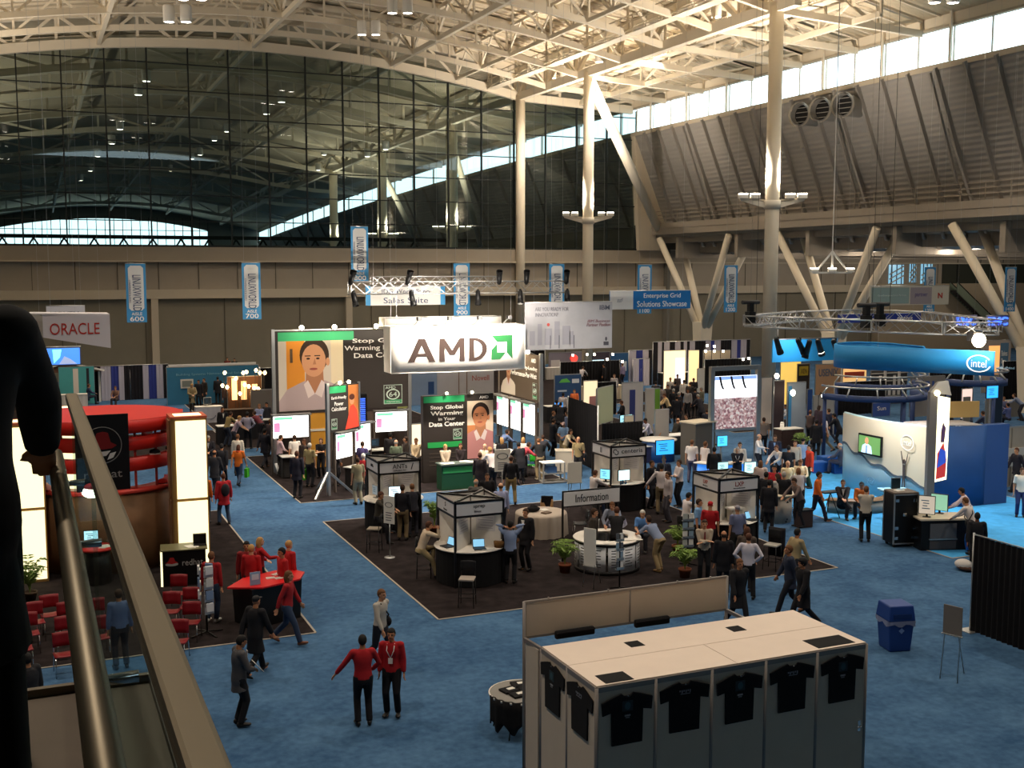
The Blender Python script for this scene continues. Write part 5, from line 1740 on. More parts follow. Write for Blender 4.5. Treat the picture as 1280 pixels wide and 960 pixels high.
# hat banner
e = empty('hat_banner', (2.0, 32.95, 0), 0, 'black hanging panel with a red hat in a circle', 'banner')
f = front((0, -.03, 0))
u0, z0, u1, z1 = fr(96, 517, 160, 616, 32.9)
cx = (u0 + u1) / 2 - 2.0
pn = MB().box((cx, 0, (z0 + z1) / 2), (u1 - u0, .05, z1 - z0), BLACK).build('panel', parent=e)
mb = MB()
cy = z0 + (z1 - z0) * .60
ringp(mb, cx, cy, .50, .52, f, .002, .008, cl('#8d8a8a'))
mb.build('circle', parent=pn)
mb = MB()
mb.prism([(cx - .34, cy + .02), (cx - .22, cy + .1), (cx - .14, cy + .34), (cx + .02, cy + .38), (cx + .16, cy + .34), (cx + .22, cy + .08), (cx + .38, cy - .02), (cx + .25, cy - .1), (cx, cy - .12), (cx - .24, cy - .08)][::-1], .004, .01, cl('#7c1518'), f)
mb.build('hat_mark', parent=pn)
mb = MB()
mb.prism([(cx - .2, cy - .2), (cx + .22, cy - .16), (cx + .1, cy - .3), (cx - .08, cy - .32)], .004, .01, cl('#d5d2d0'), f)
mb.prism([(cx + .12, cy - .42), (cx + .2, cy - .24), (cx + .36, cy - .2), (cx + .28, cy - .36)][::-1], .004, .01, cl('#d5d2d0'), f)
mb.build('face_mark', parent=pn)
text(pn, 'redhat', f, cx, z0 + (z1 - z0) * .22, 1.0, .22, cl('#8f8c8c'))
cables(e, [(cx - .5, 0, z1), (cx + .5, 0, z1)], 4.42)
MB().bar((cx - .6, 0, 4.40), (cx - .6, .62, 4.40), .05, None, REDG).bar((cx + .6, 0, 4.40), (cx + .6, .62, 4.40), .05, None, REDG).build('bracket', parent=e)
# low desk with monitor on the drum front
p = at(122, 728, 0)
e = empty('semi_round_desk', (p.x, p.y, 0), 0, 'low red edged desk with a small screen before the wooden front', 'desk')
MB().lathe([(0, .96), (.5, .96), (.52, .99), (.5, 1.02), (0, 1.02)], n=28, m=REDG).build('tabletop', parent=e)
MB().lathe([(0, 0), (.4, 0), (.36, .96), (0, .96)], n=24, m=BLACK).build('pedestal', parent=e)
monitor((p.x - .12, p.y + .1, 1.02), radians(-8), 'small flat screen with a blue page on the red edged desk', .36, .32, '#bfeaf8', 1.5)
sheets((p.x + .22, p.y - .1, 1.02), 4, 'white papers on the red edged desk', seed=41, r=.12)
o = MB().ball((0, 0, 0), (.28, .2, .2), glow('#fff8d8', 6)).ball((0, 0, .12), (.24, .2, .14), REDG).build('globe_lamp', loc=at(120, 627, 1.9) * 1.0)
o.location = Vector((1.45, 33.0, 2.55))
tag(o, 'small glowing lamp with red top on the counter edge under the hat banner', 'lamp')
# podium
p = at(231, 728, 0)
e = empty('podium', p, radians(-6), 'black podium with a red hat mark before the glowing tower', 'podium')
f = front((0, -.355, 0))
MB().box((0, 0, .5), (1.15, .7, 1.0), BLACK).build('body', parent=e)
MB().box((0, 0, 1.015), (1.25, .8, .03), mat('podium_top', '#6f6a4c', .4)).build('top', parent=e)
text(e, 'redhat', f, .22, .66, .55, .17, cl('#b9b5b0'))
mb = MB()
mb.prism(disc(-.33, .63, .17, .05, 18), .004, .01, cl('#b9b5b0'), f)
mb.prism([(-.5, .67), (-.42, .72), (-.38, .82), (-.28, .82), (-.24, .72), (-.16, .67), (-.33, .64)][::-1], .01, .014, cl('#b02020'), f)
mb.build('hat_mark', parent=e)
MB().box((-.6, -.3, .5), (.06, .06, 1.0), TOWL).build('light_strip', parent=e)
o = MB().box((0, 0, .15), (.36, .1, .3), BLACK).box((0, -.15, .02), (.36, .2, .03), BLACK).build('register', loc=p + Vector((.45, .1, 1.03)), rz=radians(-6), bevel=.01)
tag(o, 'small black terminal on the right of the black podium', 'terminal')
sheets(p + Vector((.2, -.1, 1.03)), 3, 'papers on the black podium', seed=42, r=.1)
# red kiosk table
p = at(335, 775, 0)
e = empty('red_kiosk_table', p, radians(22), 'black kiosk with a pointed red top and hat emblem', 'kiosk table')
MB().hexa([(-.68, -.42, 0), (.68, -.42, 0), (.68, .42, 0), (-.68, .42, 0), (-.72, -.45, 1.0), (.72, -.45, 1.0), (.72, .45, 1.0), (-.72, .45, 1.0)], BLACK).build('body', parent=e)
MB().prism([(-1.1, .05), (-.5, -.55), (.6, -.55), (1.05, -.1), (1.0, .2), (.6, .55), (-.4, .5)], 1.0, 1.05, mat('red_top', '#d3161a', .4)).build('top', parent=e, bevel=.01)
f = front((0, -.452, 0))
mb = MB()
mb.prism(disc(.25, .62, .2, .2, 24), .01, .016, cl('#2a2728'), f)
mb.prism(disc(.25, .53, .14, .06, 16), .016, .02, cl('#d0ccc8'), f)
mb.prism([(.07, .6), (.15, .64), (.2, .75), (.3, .75), (.35, .64), (.43, .6), (.25, .56)][::-1], .016, .02, cl('#9c1c1c'), f)
mb.build('hat_mark', parent=e)
R22 = Matrix.Rotation(radians(22), 3, 'Z')
o = MB().box((0, 0, .16), (.26, .02, .32), cl('#8fa6c4')).box((0, -.012, .2), (.18, .006, .14), cl('#d8dde6')).bar((0, .02, .25), (0, .14, 0), .02, None, GREY).build('sign_card', loc=p + R22 @ Vector((-.5, -.25, 1.05)), rz=radians(10))
tag(o, 'small blue and white card standing on the pointed red table top', 'sign card')
for k, (x, y) in enumerate(((.1, .0), (.25, -.15), (.4, .2))):
 o = MB().box((0, 0, .006), (.22, .15, .012), WHITE).box((0, 0, .013), (.16, .03, .003), GREY).build('flyer_pile', loc=p + R22 @ Vector((x, y, 1.05)), rz=.3 * k)
 tag(o, 'pile of white flyers on the pointed red table top, ' + ('at its middle', 'at its front edge', 'towards its back edge')[k], 'flyers', 'flyers on the red table top')
# literature rack of white pockets
p = at(259, 793, 0)
e = empty('literature_rack', p, 0, 'tall rotating rack of white pockets in front of the red chairs', 'literature rack')
MB().tube([(0, 0, .05), (0, 0, 1.6)], .025, 8, BLACK).build('post', parent=e)
mb = MB()
for k in range(4):
 a = k * pi / 2 + .4
 mb.bar((0, 0, .08), (.42 * cos(a), .42 * sin(a), .02), .03, .03, BLACK)
mb.build('base', parent=e)
for t in range(4):
 z = .62 + .3 * t
 r = MB()
 for q in range(3):
  a = q * 2 * pi / 3 - 1.2
  r.box((.13 * cos(a), .13 * sin(a), z), (.24, .03, .18), mat('rack_wire', '#c4c3c6', .3, .5), a + pi / 2)
 r = r.build('tier', parent=e)
 mb = MB()
 for q in range(3):
  a = q * 2 * pi / 3 - 1.2
  mb.box((.16 * cos(a), .16 * sin(a), z + .08), (.18, .05, .2), cl(('#e7e5e6', '#7c93b6', '#d9d6d2')[(q + t) % 3]), a + pi / 2)
 mb.build('brochures', parent=r)
# red chairs
def red_chair(px, py, a, lab):
 stack_chair(at(px, py, 0), radians(a), lab, '#84101a', CHROME, 'red chairs of the red booth')
row_r = (((222, 762), 'first row by the podium, towards the tower'), ((213, 786), 'second row by the rail, towards the tower'), ((238, 780), 'beside the rack, nearest the podium'),
         ((238, 800), 'beside the rack, in the middle'), ((222, 825), 'beside the rack, nearest the blue carpet'))
for (px, py), lab in row_r:
 red_chair(px, py, 160, 'red chair with chrome legs ' + lab)
for (px, py), lab in (((44, 800), 'nearest the potted plant'), ((37, 815), 'second from the potted plant'), ((28, 835), 'nearest the landing on the left'), ((64, 790), 'behind the dark post, farthest'),
                      ((86, 800), 'seen between the rails, farthest'), ((84, 820), 'seen between the rails, in the middle'), ((82, 842), 'seen between the rails, nearest'), ((122, 795), 'right of the round handrail, farthest'), ((124, 820), 'right of the round handrail, nearer')):
 red_chair(px, py, 185, 'red chair with chrome legs ' + lab)
palm(at(38, 752, 0), 'potted palm before the left glowing tower', 1.3, 22, .45, '#4a3626')
# ================================================================== blue booth on the right
IB = mat('wall_graphic_sand', '#d9c8ac', .6)
TEAL = mat('wall_graphic_teal', '#a8c4ca', .6)
e = empty('graphic_display', (30.1, 36.0, 0), 0, 'tall sand and teal graphic wall with a mounted television', 'display wall')
L = 4.6
f = leftf((0, 0, 0))
def wallpt(t):          # gently curved in plan
 return (-0.35 * sin(pi * t), -L * t)
rows = []
for k in range(25):
 x, y = wallpt(k / 24)
 rows.append([(x, y, z) for z in (0, 1.0, 3.0)])
MB().grid(rows, TEAL).build('panel', parent=e, solid=.06)
def onwall(name, pts, m, off=.045):
 """flat print following the wall: pts in (t, z) columns [(t, z0, z1)]"""
 rows = []
 for t, z0, z1 in pts:
  x, y = wallpt(t)
  rows.append([(x - off, y, z0), (x - off, y, z1)])
 return MB().grid(rows, m).build(name, parent=e)
onwall('print_sky', [(k / 24, 1.75 - 1.0 * k / 24 + .08 * sin(k), 2.96) for k in range(25)], IB)
onwall('print_edge', [(k / 24, 1.70 - 1.0 * k / 24 + .08 * sin(k), 1.80 - 1.0 * k / 24 + .08 * sin(k)) for k in range(25)], cl('#4f5c66'), .05)
x, y = wallpt(.84)
fm = leftf((x - .10, y, 0))
mb = MB()
ringp(mb, 0, 2.3, .3, .34, fm, 0, .008, WHT, .85)
m1 = mb.build('oval_mark', parent=e)
text(m1, 'intel', fm, 0, 2.3, .42, .22, WHT)
x, y = wallpt(.45)
fm = leftf((x - .08, y, 0))
mb = MB()
ringp(mb, .1, .55, .2, .22, fm, 0, .008, cl('#6f98ac'), .85)
m1 = mb.build('oval_mark', parent=e)
text(m1, 'intel', fm, .1, .55, .28, .15, cl('#6f98ac'))
x, y = wallpt(.82)
fm = leftf((x - .10, y, 0))
SIL = cl('#4a3a34')
mb = MB()
for pl in ([(-.08, 1.45), (.08, 1.45), (.06, 1.0), (-.06, 1.0)], [(-.08, 1.42), (-.05, 1.5), (-.16, 1.95), (-.2, 1.95)], [(.05, 1.5), (.08, 1.42), (.2, 1.9), (.17, 1.92)], [(-.06, 1.02), (-.0, 1.02), (-.06, .45), (-.1, .45)], [(0, 1.02), (.06, 1.02), (.08, .45), (.04, .45)]):
 mb.prism(pl, 0, .006, SIL, fm)
mb.prism(disc(0, 1.58, .07, .09, 12), 0, .006, SIL, fm)
mb.build('silhouette_print', parent=e)
x, y = wallpt(.46)
e2 = empty('television', (30.1 + x - .12, 36.0 + y, 1.6), -pi / 2, 'black television on the graphic wall showing a speaker in a light shirt', 'television')
MB().box((0, 0, .37), (1.3, .08, .8), BLACK).build('bezel', parent=e2, bevel=.01)
s_ = MB().box((0, -.045, .37), (1.18, .01, .66), glow('#5f8a4c', .8)).build('screen', parent=e2)
mb = MB()
f2 = front((-.15, -.05, .04))
mb.prism([(-.3, 0), (.32, 0), (.26, .28), (.1, .36), (-.1, .36), (-.24, .28)], .001, .003, glow('#bcd6ea', .9), f2)
mb.prism(disc(0, .48, .1, .14, 16), .001, .003, glow('#c98a66', .8), f2)
mb.prism(rect(-.03, 0, .03, .3), .003, .005, glow('#54708c', .8), f2)
mb.build('picture', parent=s_)
MB().box((0, .06, .3), (.3, .08, .3), DARKG).build('mount', parent=e2)
BW = mat('booth_blue', '#1b4070', .7, noise=.06, scale=2)
e = empty('blue_backdrop', (30.15, 31.3, 0), 0, 'tall plain blue curved wall right of the lit picture column', 'display wall')
rows = []
for k in range(13):
 t = k / 12
 rows.append([(2.15 * t, -.55 * t - .35 * sin(pi * t) * .6, z) for z in (0, 1.5, 3.0)])
MB().grid(rows, BW).build('panel', parent=e, solid=.1)
MB().hexa([(2.15, -.55, 0), (3.2, -.62, 0), (3.2, -.3, 0), (2.15, -.2, 0), (2.15, -.55, 3.0), (3.2, -.62, 3.0), (3.2, -.3, 3.0), (2.15, -.2, 3.0)], mat('booth_navy', '#23406e', .7)).build('return_panel', parent=e)
rows = [[(0, .3, 3.0), (0, 1.4, 3.0)], [(1.0, .0, 3.0), (1.2, 1.3, 3.0)], [(2.1, -.4, 3.0), (2.3, .9, 3.0)]]
MB().grid(rows, mat('wall_top', '#a39a93', .8)).build('top_deck', parent=e, solid=.04)
o = MB().box((0, 0, .3), (1.8, .06, .62), mat('ply', '#c09a5c', .6)).box((0, .03, .3), (1.6, .02, .5), mat('ply_dark', '#8e6c3a', .6)).build('plywood_board', loc=atv(1196, 530, 32.6) - Vector((0, 0, .05)), rz=radians(-14))
o.location.z = 3.05
tag(o, 'tan plywood board resting on top behind the blue wall', 'board')
# tall lit picture column
p = Vector((29.2, 30.6, 0))
p = at(1160, 650, 0)
hz = atd(1160, 487, 39.4).z
e = empty('picture_column', p, -YAW, 'tall grey column with a lit vertical action picture', 'light column')
MB().box((0, 0, hz / 2), (.26, .26, hz), mat('column_grey', '#77706a', .5)).build('post', parent=e)
zl = atd(1168, 597, 39.4).z
LP = [(.14, zl), (.55, zl + .1), (.58, hz - .2), (.14, hz - .12)]
MB().prism(LP, -.02, .1, glow('#fbf3c0', 2.0), front((0, .02, 0))).build('lit_panel', parent=e)
f = front((0, -.09, 0))
mb = MB()
mb.prism([(.18, zl + .1), (.5, zl + .2), (.52, zl + .8), (.4, zl + 1.4), (.2, zl + 1.0)], .0, .012, glow('#c23a3a', .5), f)
mb.prism([(.2, zl + .5), (.5, zl + .7), (.48, zl + 1.1), (.28, zl + 1.2)], .012, .02, glow('#3050b8', .6), f)
mb.prism([(.3, zl + 1.4), (.42, zl + 1.4), (.46, zl + 1.9), (.36, zl + 2.1), (.3, zl + 1.8)], .0, .012, glow('#4a3550', .5), f)
mb.build('action_picture', parent=e)
MB().hexa([(-.13, -.13, hz), (.6, -.13, hz - .1), (.6, .13, hz - .1), (-.13, .13, hz), (.15, -.05, hz + .35), (.5, -.05, hz + .4), (.5, .1, hz + .4), (.15, .1, hz + .35)], GREY).build('cap', parent=e)
MB().ball((.1, -.12, hz - .02), .1, glow('#ffe9b0', 12)).build('bulb', parent=e)
# flight case
p = at(1131, 684, 0)
e = empty('flight_case', p, -YAW * .55, 'tall black flight case on castors with chrome catches', 'flight case')
w_, d_, h_ = .8, .65, 1.6
MB().box((0, d_ / 2, .1 + h_ / 2), (w_, d_, h_), BLACK).build('body', parent=e, bevel=.01)
MB().box((0, d_ / 2, h_ + .12), (w_ * 1.02, d_ * 1.02, .05), mat('case_top', '#6f6258', .5)).build('lid', parent=e)
MB().box((w_ / 2 + .005, d_ / 2, .95), (.02, d_ * .9, 1.5), mat('case_wood', '#6a4a30', .6)).build('side_board', parent=e)
mb = MB()
for x in (-w_ / 2, w_ / 2):
 mb.bar((x, 0, .1), (x, 0, h_ + .1), .04, None, ALU)
 mb.bar((x, d_, .1), (x, d_, h_ + .1), .04, None, ALU)
for z in (.12, h_ + .08):
 mb.bar((-w_ / 2, 0, z), (w_ / 2, 0, z), .04, None, ALU)
mb.build('edge_trim', parent=e)
for x, z in ((-.32, .3), (.26, .3), (-.32, .62), (-.05, 1.05), (.30, .62), (-.32, 1.5), (.30, 1.5)):
 MB().box((x, -.015, z), (.12, .03, .1), CHROME).build('catch', parent=e)
for x in (-.32, .32):
 for y in (.1, d_ - .1):
  MB().tube([(x - .03, y, .05), (x + .03, y, .05)], .05, 12, DARKG).build('castor', parent=e)
o = MB().box((0, 0, .01), (.3, .22, .02), WHITE).box((.1, .05, .02), (.2, .2, .015), cl('#9db6c4'), .4).build('paper_stack', loc=p + Vector((0, .35, h_ + .145)))
tag(o, 'loose papers on top of the tall black flight case', 'papers')
e = empty('low_table', at(1128, 655, 0) + Vector((.4, .9, 0)), -.3, 'small pale blue table behind the flight case with a dark box', 'table')
MB().box((0, 0, 1.0), (1.0, .6, .05), cl('#8fc4dd', .4)).build('tabletop', parent=e)
MB().box((.1, .1, 1.2), (.3, .1, .4), BLACK).build('box', parent=e)
MB().box((0, 0, .5), (.2, .3, 1.0), GREY).build('pedestal', parent=e)
p = at(1190, 688, 0)
e = empty('work_counter', p, -YAW * .8, 'black work counter with grey door right of the flight case', 'counter')
MB().box((-.2, .45, .48), (1.6, .85, .96), BLACK).build('body', parent=e)
MB().box((-.2, .45, .98), (1.7, .95, .05), mat('counter_cream', '#d8c8b0', .4)).build('countertop', parent=e)
MB().box((-.3, .015, .62), (.85, .03, .46), cl('#5f6166')).build('door', parent=e)
MB().box((-.3, .01, .36), (.9, .05, .04), ALU).build('rail', parent=e)
MB().box((-.3, .015, .18), (.85, .03, .26), cl('#4a4648')).build('drawer', parent=e)
q = at(1190, 688, 0)
monitor(q + Vector((-.6, .5, 1.0)), radians(-50), 'tilted monitor with a beige page on the black work counter', .46, .55, '#cbbfae', .6)
monitor(q + Vector((.15, .75, 1.0)), radians(-60), 'greenish monitor on the right of the black work counter', .5, .5, '#8ec3a6', .7, lines=False)
monitor(q + Vector((-.4, 1.2, 1.0)), radians(150), 'back of a dark monitor raised above the black work counter', .62, .42, '#222222', .1, lines=False)
o = MB().ball((0, 0, .35), (.16, .22, .4), mat('blue_bag', '#1f6fd0', .5)).tube([(-.05, 0, .72), (0, 0, .85), (.05, 0, .72)], .012, 5, BLACK).build('bag', loc=at(1213, 690, 0))
tag(o, 'bright blue bag hanging by the black drape next to the work counter', 'bag')
# hung blue ring and panel
BL = mat('ring_blue', '#1f86c6', .6)
pts = []
z0r, z1r = 5.0, 6.25
def ringpt(t):
 """swoosh in plan: front from right end to left, round, back to the right"""
 P = [atd(1244, 440, 37.4), atd(1190, 440, 38.3), atd(1120, 440, 39.3), atd(1070, 440, 40.0), atd(1046, 440, 41.0), atd(1048, 440, 42.0), atd(1070, 440, 42.6), atd(1108, 440, 42.0), atd(1155, 440, 40.0)]
 n = len(P) - 1
 i = min(int(t * n), n - 1)
 s = t * n - i
 g = lambda k: P[max(0, min(n, k))]
 p0, p1, p2, p3 = g(i - 1), g(i), g(i + 1), g(i + 2)
 return .5 * ((2 * p1) + (p2 - p0) * s + (2 * p0 - 5 * p1 + 4 * p2 - p3) * s * s + (3 * p1 - p0 - 3 * p2 + p3) * s ** 3)
base = ringpt(.3)
base.z = 0
e = empty('hanging_ring_sign', (base.x, base.y, 5), 0, 'hanging blue ribbon ring with an intel oval at its right end', 'hanging sign')
rows = []
for k in range(65):
 q = ringpt(k / 64)
 lo = 8.7 - (468 - 337) / 1404 * 38.0
 hi = 8.7 - (437 - 337) / 1404 * 38.5
 rows.append([(q.x - base.x, q.y - base.y, lo - 5 ), (q.x - base.x, q.y - base.y, hi - 5)])
RL, RH = rows[0][0][2], rows[0][1][2]
MB().grid(rows, BL).build('ribbon', parent=e, solid=.05)
MB().tube([(r[1][0], r[1][1], r[1][2]) for r in rows], .03, 6, cl('#3f9fd8')).build('top_hem', parent=e)
q, q2 = ringpt(.055), ringpt(.085)
d = (q - q2)
d.z = 0
d.normalize()
nn = Vector((d.y, -d.x, 0))
fm = (Vector((q.x - base.x, q.y - base.y, (RL + RH) / 2)) + nn * .05, d, Vector((0, 0, 1)), nn)
mb = MB()
ringp(mb, 0, 0, .36, .41, fm, 0, .01, WHT, .72, 36, .5, 6.0)
ov = mb.build('oval_mark', parent=e)
text(ov, 'intel', fm, 0, .0, .5, .26, WHT)
text(e, 'Leap ahead', fm, .85, -.1, .6, .1, cl('#a9d0ea'))
cables(e, [(ringpt(t).x - base.x, ringpt(t).y - base.y, RH) for t in (.05, .3, .5, .8)], 6.95 - 5)
q = ringpt(.07)
lamp('ring_spot', 'SPOT', (q.x - .7, q.y - 1.2, 6.75), 320, (1, .95, .85), (q.x - .1, q.y, 5.6), .05, 95, 1.0)
u0, z0, u1, z1 = fr(965, 422, 1047, 453, 44.5)
e = empty('hanging_banner', (u0, 44.5, z0), 0, 'flat bright blue hanging panel lit by a spot, left of the blue ring', 'hanging sign')
MB().box(((u1 - u0) / 2, 0, (z1 - z0) / 2), (u1 - u0, .06, z1 - z0), mat('panel_blue', '#2f9bdc', .5)).build('panel', parent=e)
MB().box(((u1 - u0) / 2, 0, z1 - z0), (u1 - u0, .1, .05), ALU).build('rail', parent=e)
cables(e, [(.3, 0, z1 - z0), (u1 - u0 - .3, 0, z1 - z0)], 23.9 - z0)
lamp('panel_spot', 'SPOT', (u0 + .9, 43.0, z1 + .4), 200, (.95, .97, 1), (u0 + .9, 44.4, z0 + .6), .05, 100, 1.0)
# ring truss above, with lights and hoists
e = empty('ring_truss', (30, 43, 6.9), 0, 'big silver ring of box truss above the blue hanging ribbon', 'truss')
V0 = Vector((30, 43, 6.9))
TP = [atd(935, 408, 45), atd(1003, 411, 43), atd(1092, 414, 41), atd(1180, 412, 39.5), atd(1248, 410, 39)]
TP2 = [atd(935, 408, 45.5), atd(1000, 402, 50), atd(1080, 397, 52), atd(1160, 401, 49), atd(1246, 408, 41)]
for L_ in (TP, TP2):
 for p_, q_ in zip(L_[:-1], L_[1:]):
  a, b = p_ - V0, q_ - V0
  a.z = b.z = -.25
  box_truss(a, b, .42, e)
for k, (px, py, lean) in enumerate(((972, 430, .5), (1000, 431, .7), (1010, 434, -.15), (1024, 432, .5), (1044, 432, .6))):
 q = atd(px, py, 43.5) - V0
 spot_fixture(e, q, (lean, .2, -.9), k > 2, '#fff4e0', 14, .6)
for px, D in ((1083, 41.3), (1100, 42.5), (938, 45)):
 q = atd(px, 392, D) - V0
 h = MB().box((q.x, q.y, -.1), (.3, .3, .45), BLACK).box((q.x, q.y, .3), (.2, .2, .35), BLACK).tube([(q.x - .4, q.y, .5), (q.x + .4, q.y, .5)], .08, 8, DARKG).build('chain_hoist', parent=e)
 MB().tube([(q.x, q.y, .5), (q.x, q.y, 16.8)], .006, 5, GREY).build('hoist_cable', parent=h)
q = atd(1218, 425, 38) - V0
MB().box((q.x, q.y, q.z + .12), (.4, .3, .3), DARKG).build('flood_housing', parent=e)
MB().ball((q.x, q.y - .2, q.z), (.3, .1, .24), glow('#ffe8c0', 40)).build('flood_lens', parent=e)
lamp('blue_booth_flood', 'SPOT', (28.2, 31.8, 4.9), 700, (.9, .96, 1), (28.6, 33.0, 0), .2, 130, .8)
lamp('blue_booth_flood', 'SPOT', (32.4, 27.0, 5.0), 420, (.9, .96, 1), (32.0, 28.6, 0), .2, 130, .8)
lamp('graphic_wall_wash', 'SPOT', (28.2, 33.8, 5.2), 190, (1, .9, .75), (30.0, 34.0, 2.2), .1, 120, .9)
# two sided screen tower
SV = 42.3
u0, z0, u1, z1 = fr(888, 456, 948, 575, SV)
e = empty('screen_tower', (u0, SV, 0), 0, 'silver framed tower with a bright picture over a crowd picture', 'display tower')
W_ = u1 - u0
for x in (0, W_):
 MB().box((x, 0, z1 / 2), (.2, .2, z1), ALU).build('post', parent=e)
zm, zlo = 2.95, 1.5
MB().box((W_ / 2, 0, z1 - .1), (W_, .16, .2), ALU).box((W_ / 2, 0, zlo), (W_, .12, .12), ALU).build('rail', parent=e)
MB().box((W_ / 2, 0, (zm + z1 - .45) / 2), (W_ - .22, .06, z1 - .45 - zm), glow('#f4f6fb', 1.5)).build('bright_screen', parent=e)
f = front((0, -.035, 0))
mb = MB()
mb.prism(rect(.12, z1 - .62, W_ - .12, z1 - .46), .001, .004, glow('#7f9fe0', 1.0), f)
for x in (.35, .95, 1.55):
 mb.prism([(x, z1 - .46), (x + .1, z1 - .46), (x + .2, z1 - .85), (x + .3, z1 - 1.05), (x + .18, z1 - 1.02), (x + .08, z1 - .8)][::-1], .004, .007, cl('#16161c'), f)
mb.build('screen_picture', parent=e)
CR = mat('crowd_picture', '#c9a9a6', .7)
nt = CR.node_tree
vo = nt.nodes.new('ShaderNodeTexVoronoi')
vo.inputs['Scale'].default_value = 11
tcx = nt.nodes.new('ShaderNodeTexCoord')
rmp = nt.nodes.new('ShaderNodeValToRGB')
for q, (ps, c_) in enumerate(((0, '#5a3c44'), (.35, '#b88a8c'), (.6, '#efe0de'), (.85, '#8b5a66'))):
 el = rmp.color_ramp.elements[q] if q < 2 else rmp.color_ramp.elements.new(ps)
 el.position = ps
 el.color = (*lin(c_), 1)
nt.links.new(tcx.outputs['Object'], vo.inputs['Vector'])
nt.links.new(vo.outputs['Color'], rmp.inputs[0])
nt.links.new(rmp.outputs[0], nt.nodes['Principled BSDF'].inputs['Base Color'])
nt.links.new(rmp.outputs[0], nt.nodes['Principled BSDF'].inputs['Emission Color'])
nt.nodes['Principled BSDF'].inputs['Emission Strength'].default_value = .35
MB().box((W_ / 2, 0, (zlo + zm) / 2 + .03), (W_ - .22, .06, zm - zlo - .08), CR).build('crowd_screen', parent=e)
for k, (px, py, c_, w2) in enumerate(((902, 568, '#45b7ef', .46), (903, 585, '#a9d8d8', .44), (937, 585, '#b4e0dc', .5))):
 q = at(px, py + 10, 1.0)
 monitor(q + Vector((0, 0, .55 if k == 0 else .0)), 0, ('bright blue monitor under the crowd picture', 'pale monitor beside the black suit at the blue counter', 'pale monitor right of the grey haired person')[k], w2, .4, c_, 1.3, wall=True)
e = empty('blue_counter', at(912, 612, 0), -.1, 'curved counter with a glowing blue front under the screen tower', 'counter')
MB().lathe([(1.0, 0), (1.35, 0), (1.35, .95), (1.0, .95)], (0.2, 1.6, 0), 24, glow('#2f7fe0', .8), radians(-150), radians(-30)).build('front', parent=e)
MB().lathe([(.9, .95), (1.45, .95), (1.45, 1.0), (.9, 1.0)], (0.2, 1.6, 0), 24, WHITE, radians(-155), radians(-25)).build('countertop', parent=e)
p = at(985, 655, 0)
e = empty('oval_counter', p, 0, 'pale oval counter crowded with people at the blue carpet edge', 'counter')
MB().lathe([(0, 0), (.52, 0), (.56, .95), (0, .95)], (-.05, .62, 0), 32, mat('counter_pale', '#b9ada0', .6)).build('body', parent=e)
MB().lathe([(0, .95), (.66, .95), (.66, 1.0), (0, 1.0)], (-.05, .62, 0), 32, mat('counter_pale_top', '#ead9bb', .4)).build('countertop', parent=e)
p = at(1010, 658, 0)
o = MB().box((0, 0, .3), (.55, .3, .58), cl('#3a2a26')).build('display_bin', loc=p + Vector((-.2, .0, 0)))
MB().box((0, 0, .6), (.6, .35, .03), BLACK).build('lid', parent=o)
tag(o, 'small dark brown bin beside the striding person in orange', 'bin')
e = empty('tripod_table', at(1037, 648, 0), 0, 'small black tripod tray table behind the person in orange', 'table')
MB().box((0, 0, .95), (.75, .35, .04), BLACK).build('tabletop', parent=e)
for a in (90, 210, 330):
 MB().tube([(0, 0, .93), (.35 * cos(radians(a)), .35 * sin(radians(a)), 0)], .015, 6, BLACK).build('leg', parent=e)
for k, (px, py, lab) in enumerate(((1034, 583, 'blue cube seat nearest the visitors in orange'), (1049, 591, 'blue cube seat under the grey haired seated person'), (1022, 590, 'blue cube seat left of the other cubes'))):
 o = MB().box((0, 0, .22), (.75, .6, .44), mat('cube_blue', '#17509c', .6)).build('cube_stool', loc=at(px, py, 0), rz=-.2, bevel=.02)
 MB().box((0, 0, .45), (.72, .58, .03), mat('cube_cushion', '#1f5aa8', .7)).build('cushion', parent=o)
 tag(o, lab, 'seat', 'blue cube seats')
# low curved ledge people sit on
e = empty('curved_bench', at(1070, 640, 0), -.25, 'low curved tan topped bench before the graphic wall', 'bench')
MB().lathe([(1.6, 0), (2.0, 0), (2.0, .44), (1.6, .44)], (.2, 1.6, 0), 24, cl('#9d9489'), radians(-130), radians(-40)).build('base', parent=e)
MB().lathe([(1.55, .44), (2.05, .44), (2.05, .48), (1.55, .48)], (.2, 1.6, 0), 24, cl('#6e5236', .4), radians(-132), radians(-38)).build('seat', parent=e)
# lower part of the back wall and its orange door strip
e = empty('low_partition_board', (atv(345, 500, 47.95).x, 47.95, 0), 0, 'dark lower board with an orange door strip under the back wall poster', 'display board')
MB().box((2.9, 0, 1.25), (5.6, .06, 2.5), cl('#4a3c34')).build('board', parent=e)
MB().box((1.85, -.04, 1.3), (.75, .02, 2.4), cl('#c58a2c')).build('door_print', parent=e)
MB().box((1.85, -.06, 1.75), (.9, .03, .1), cl('#cfc6b4')).build('shelf', parent=e)
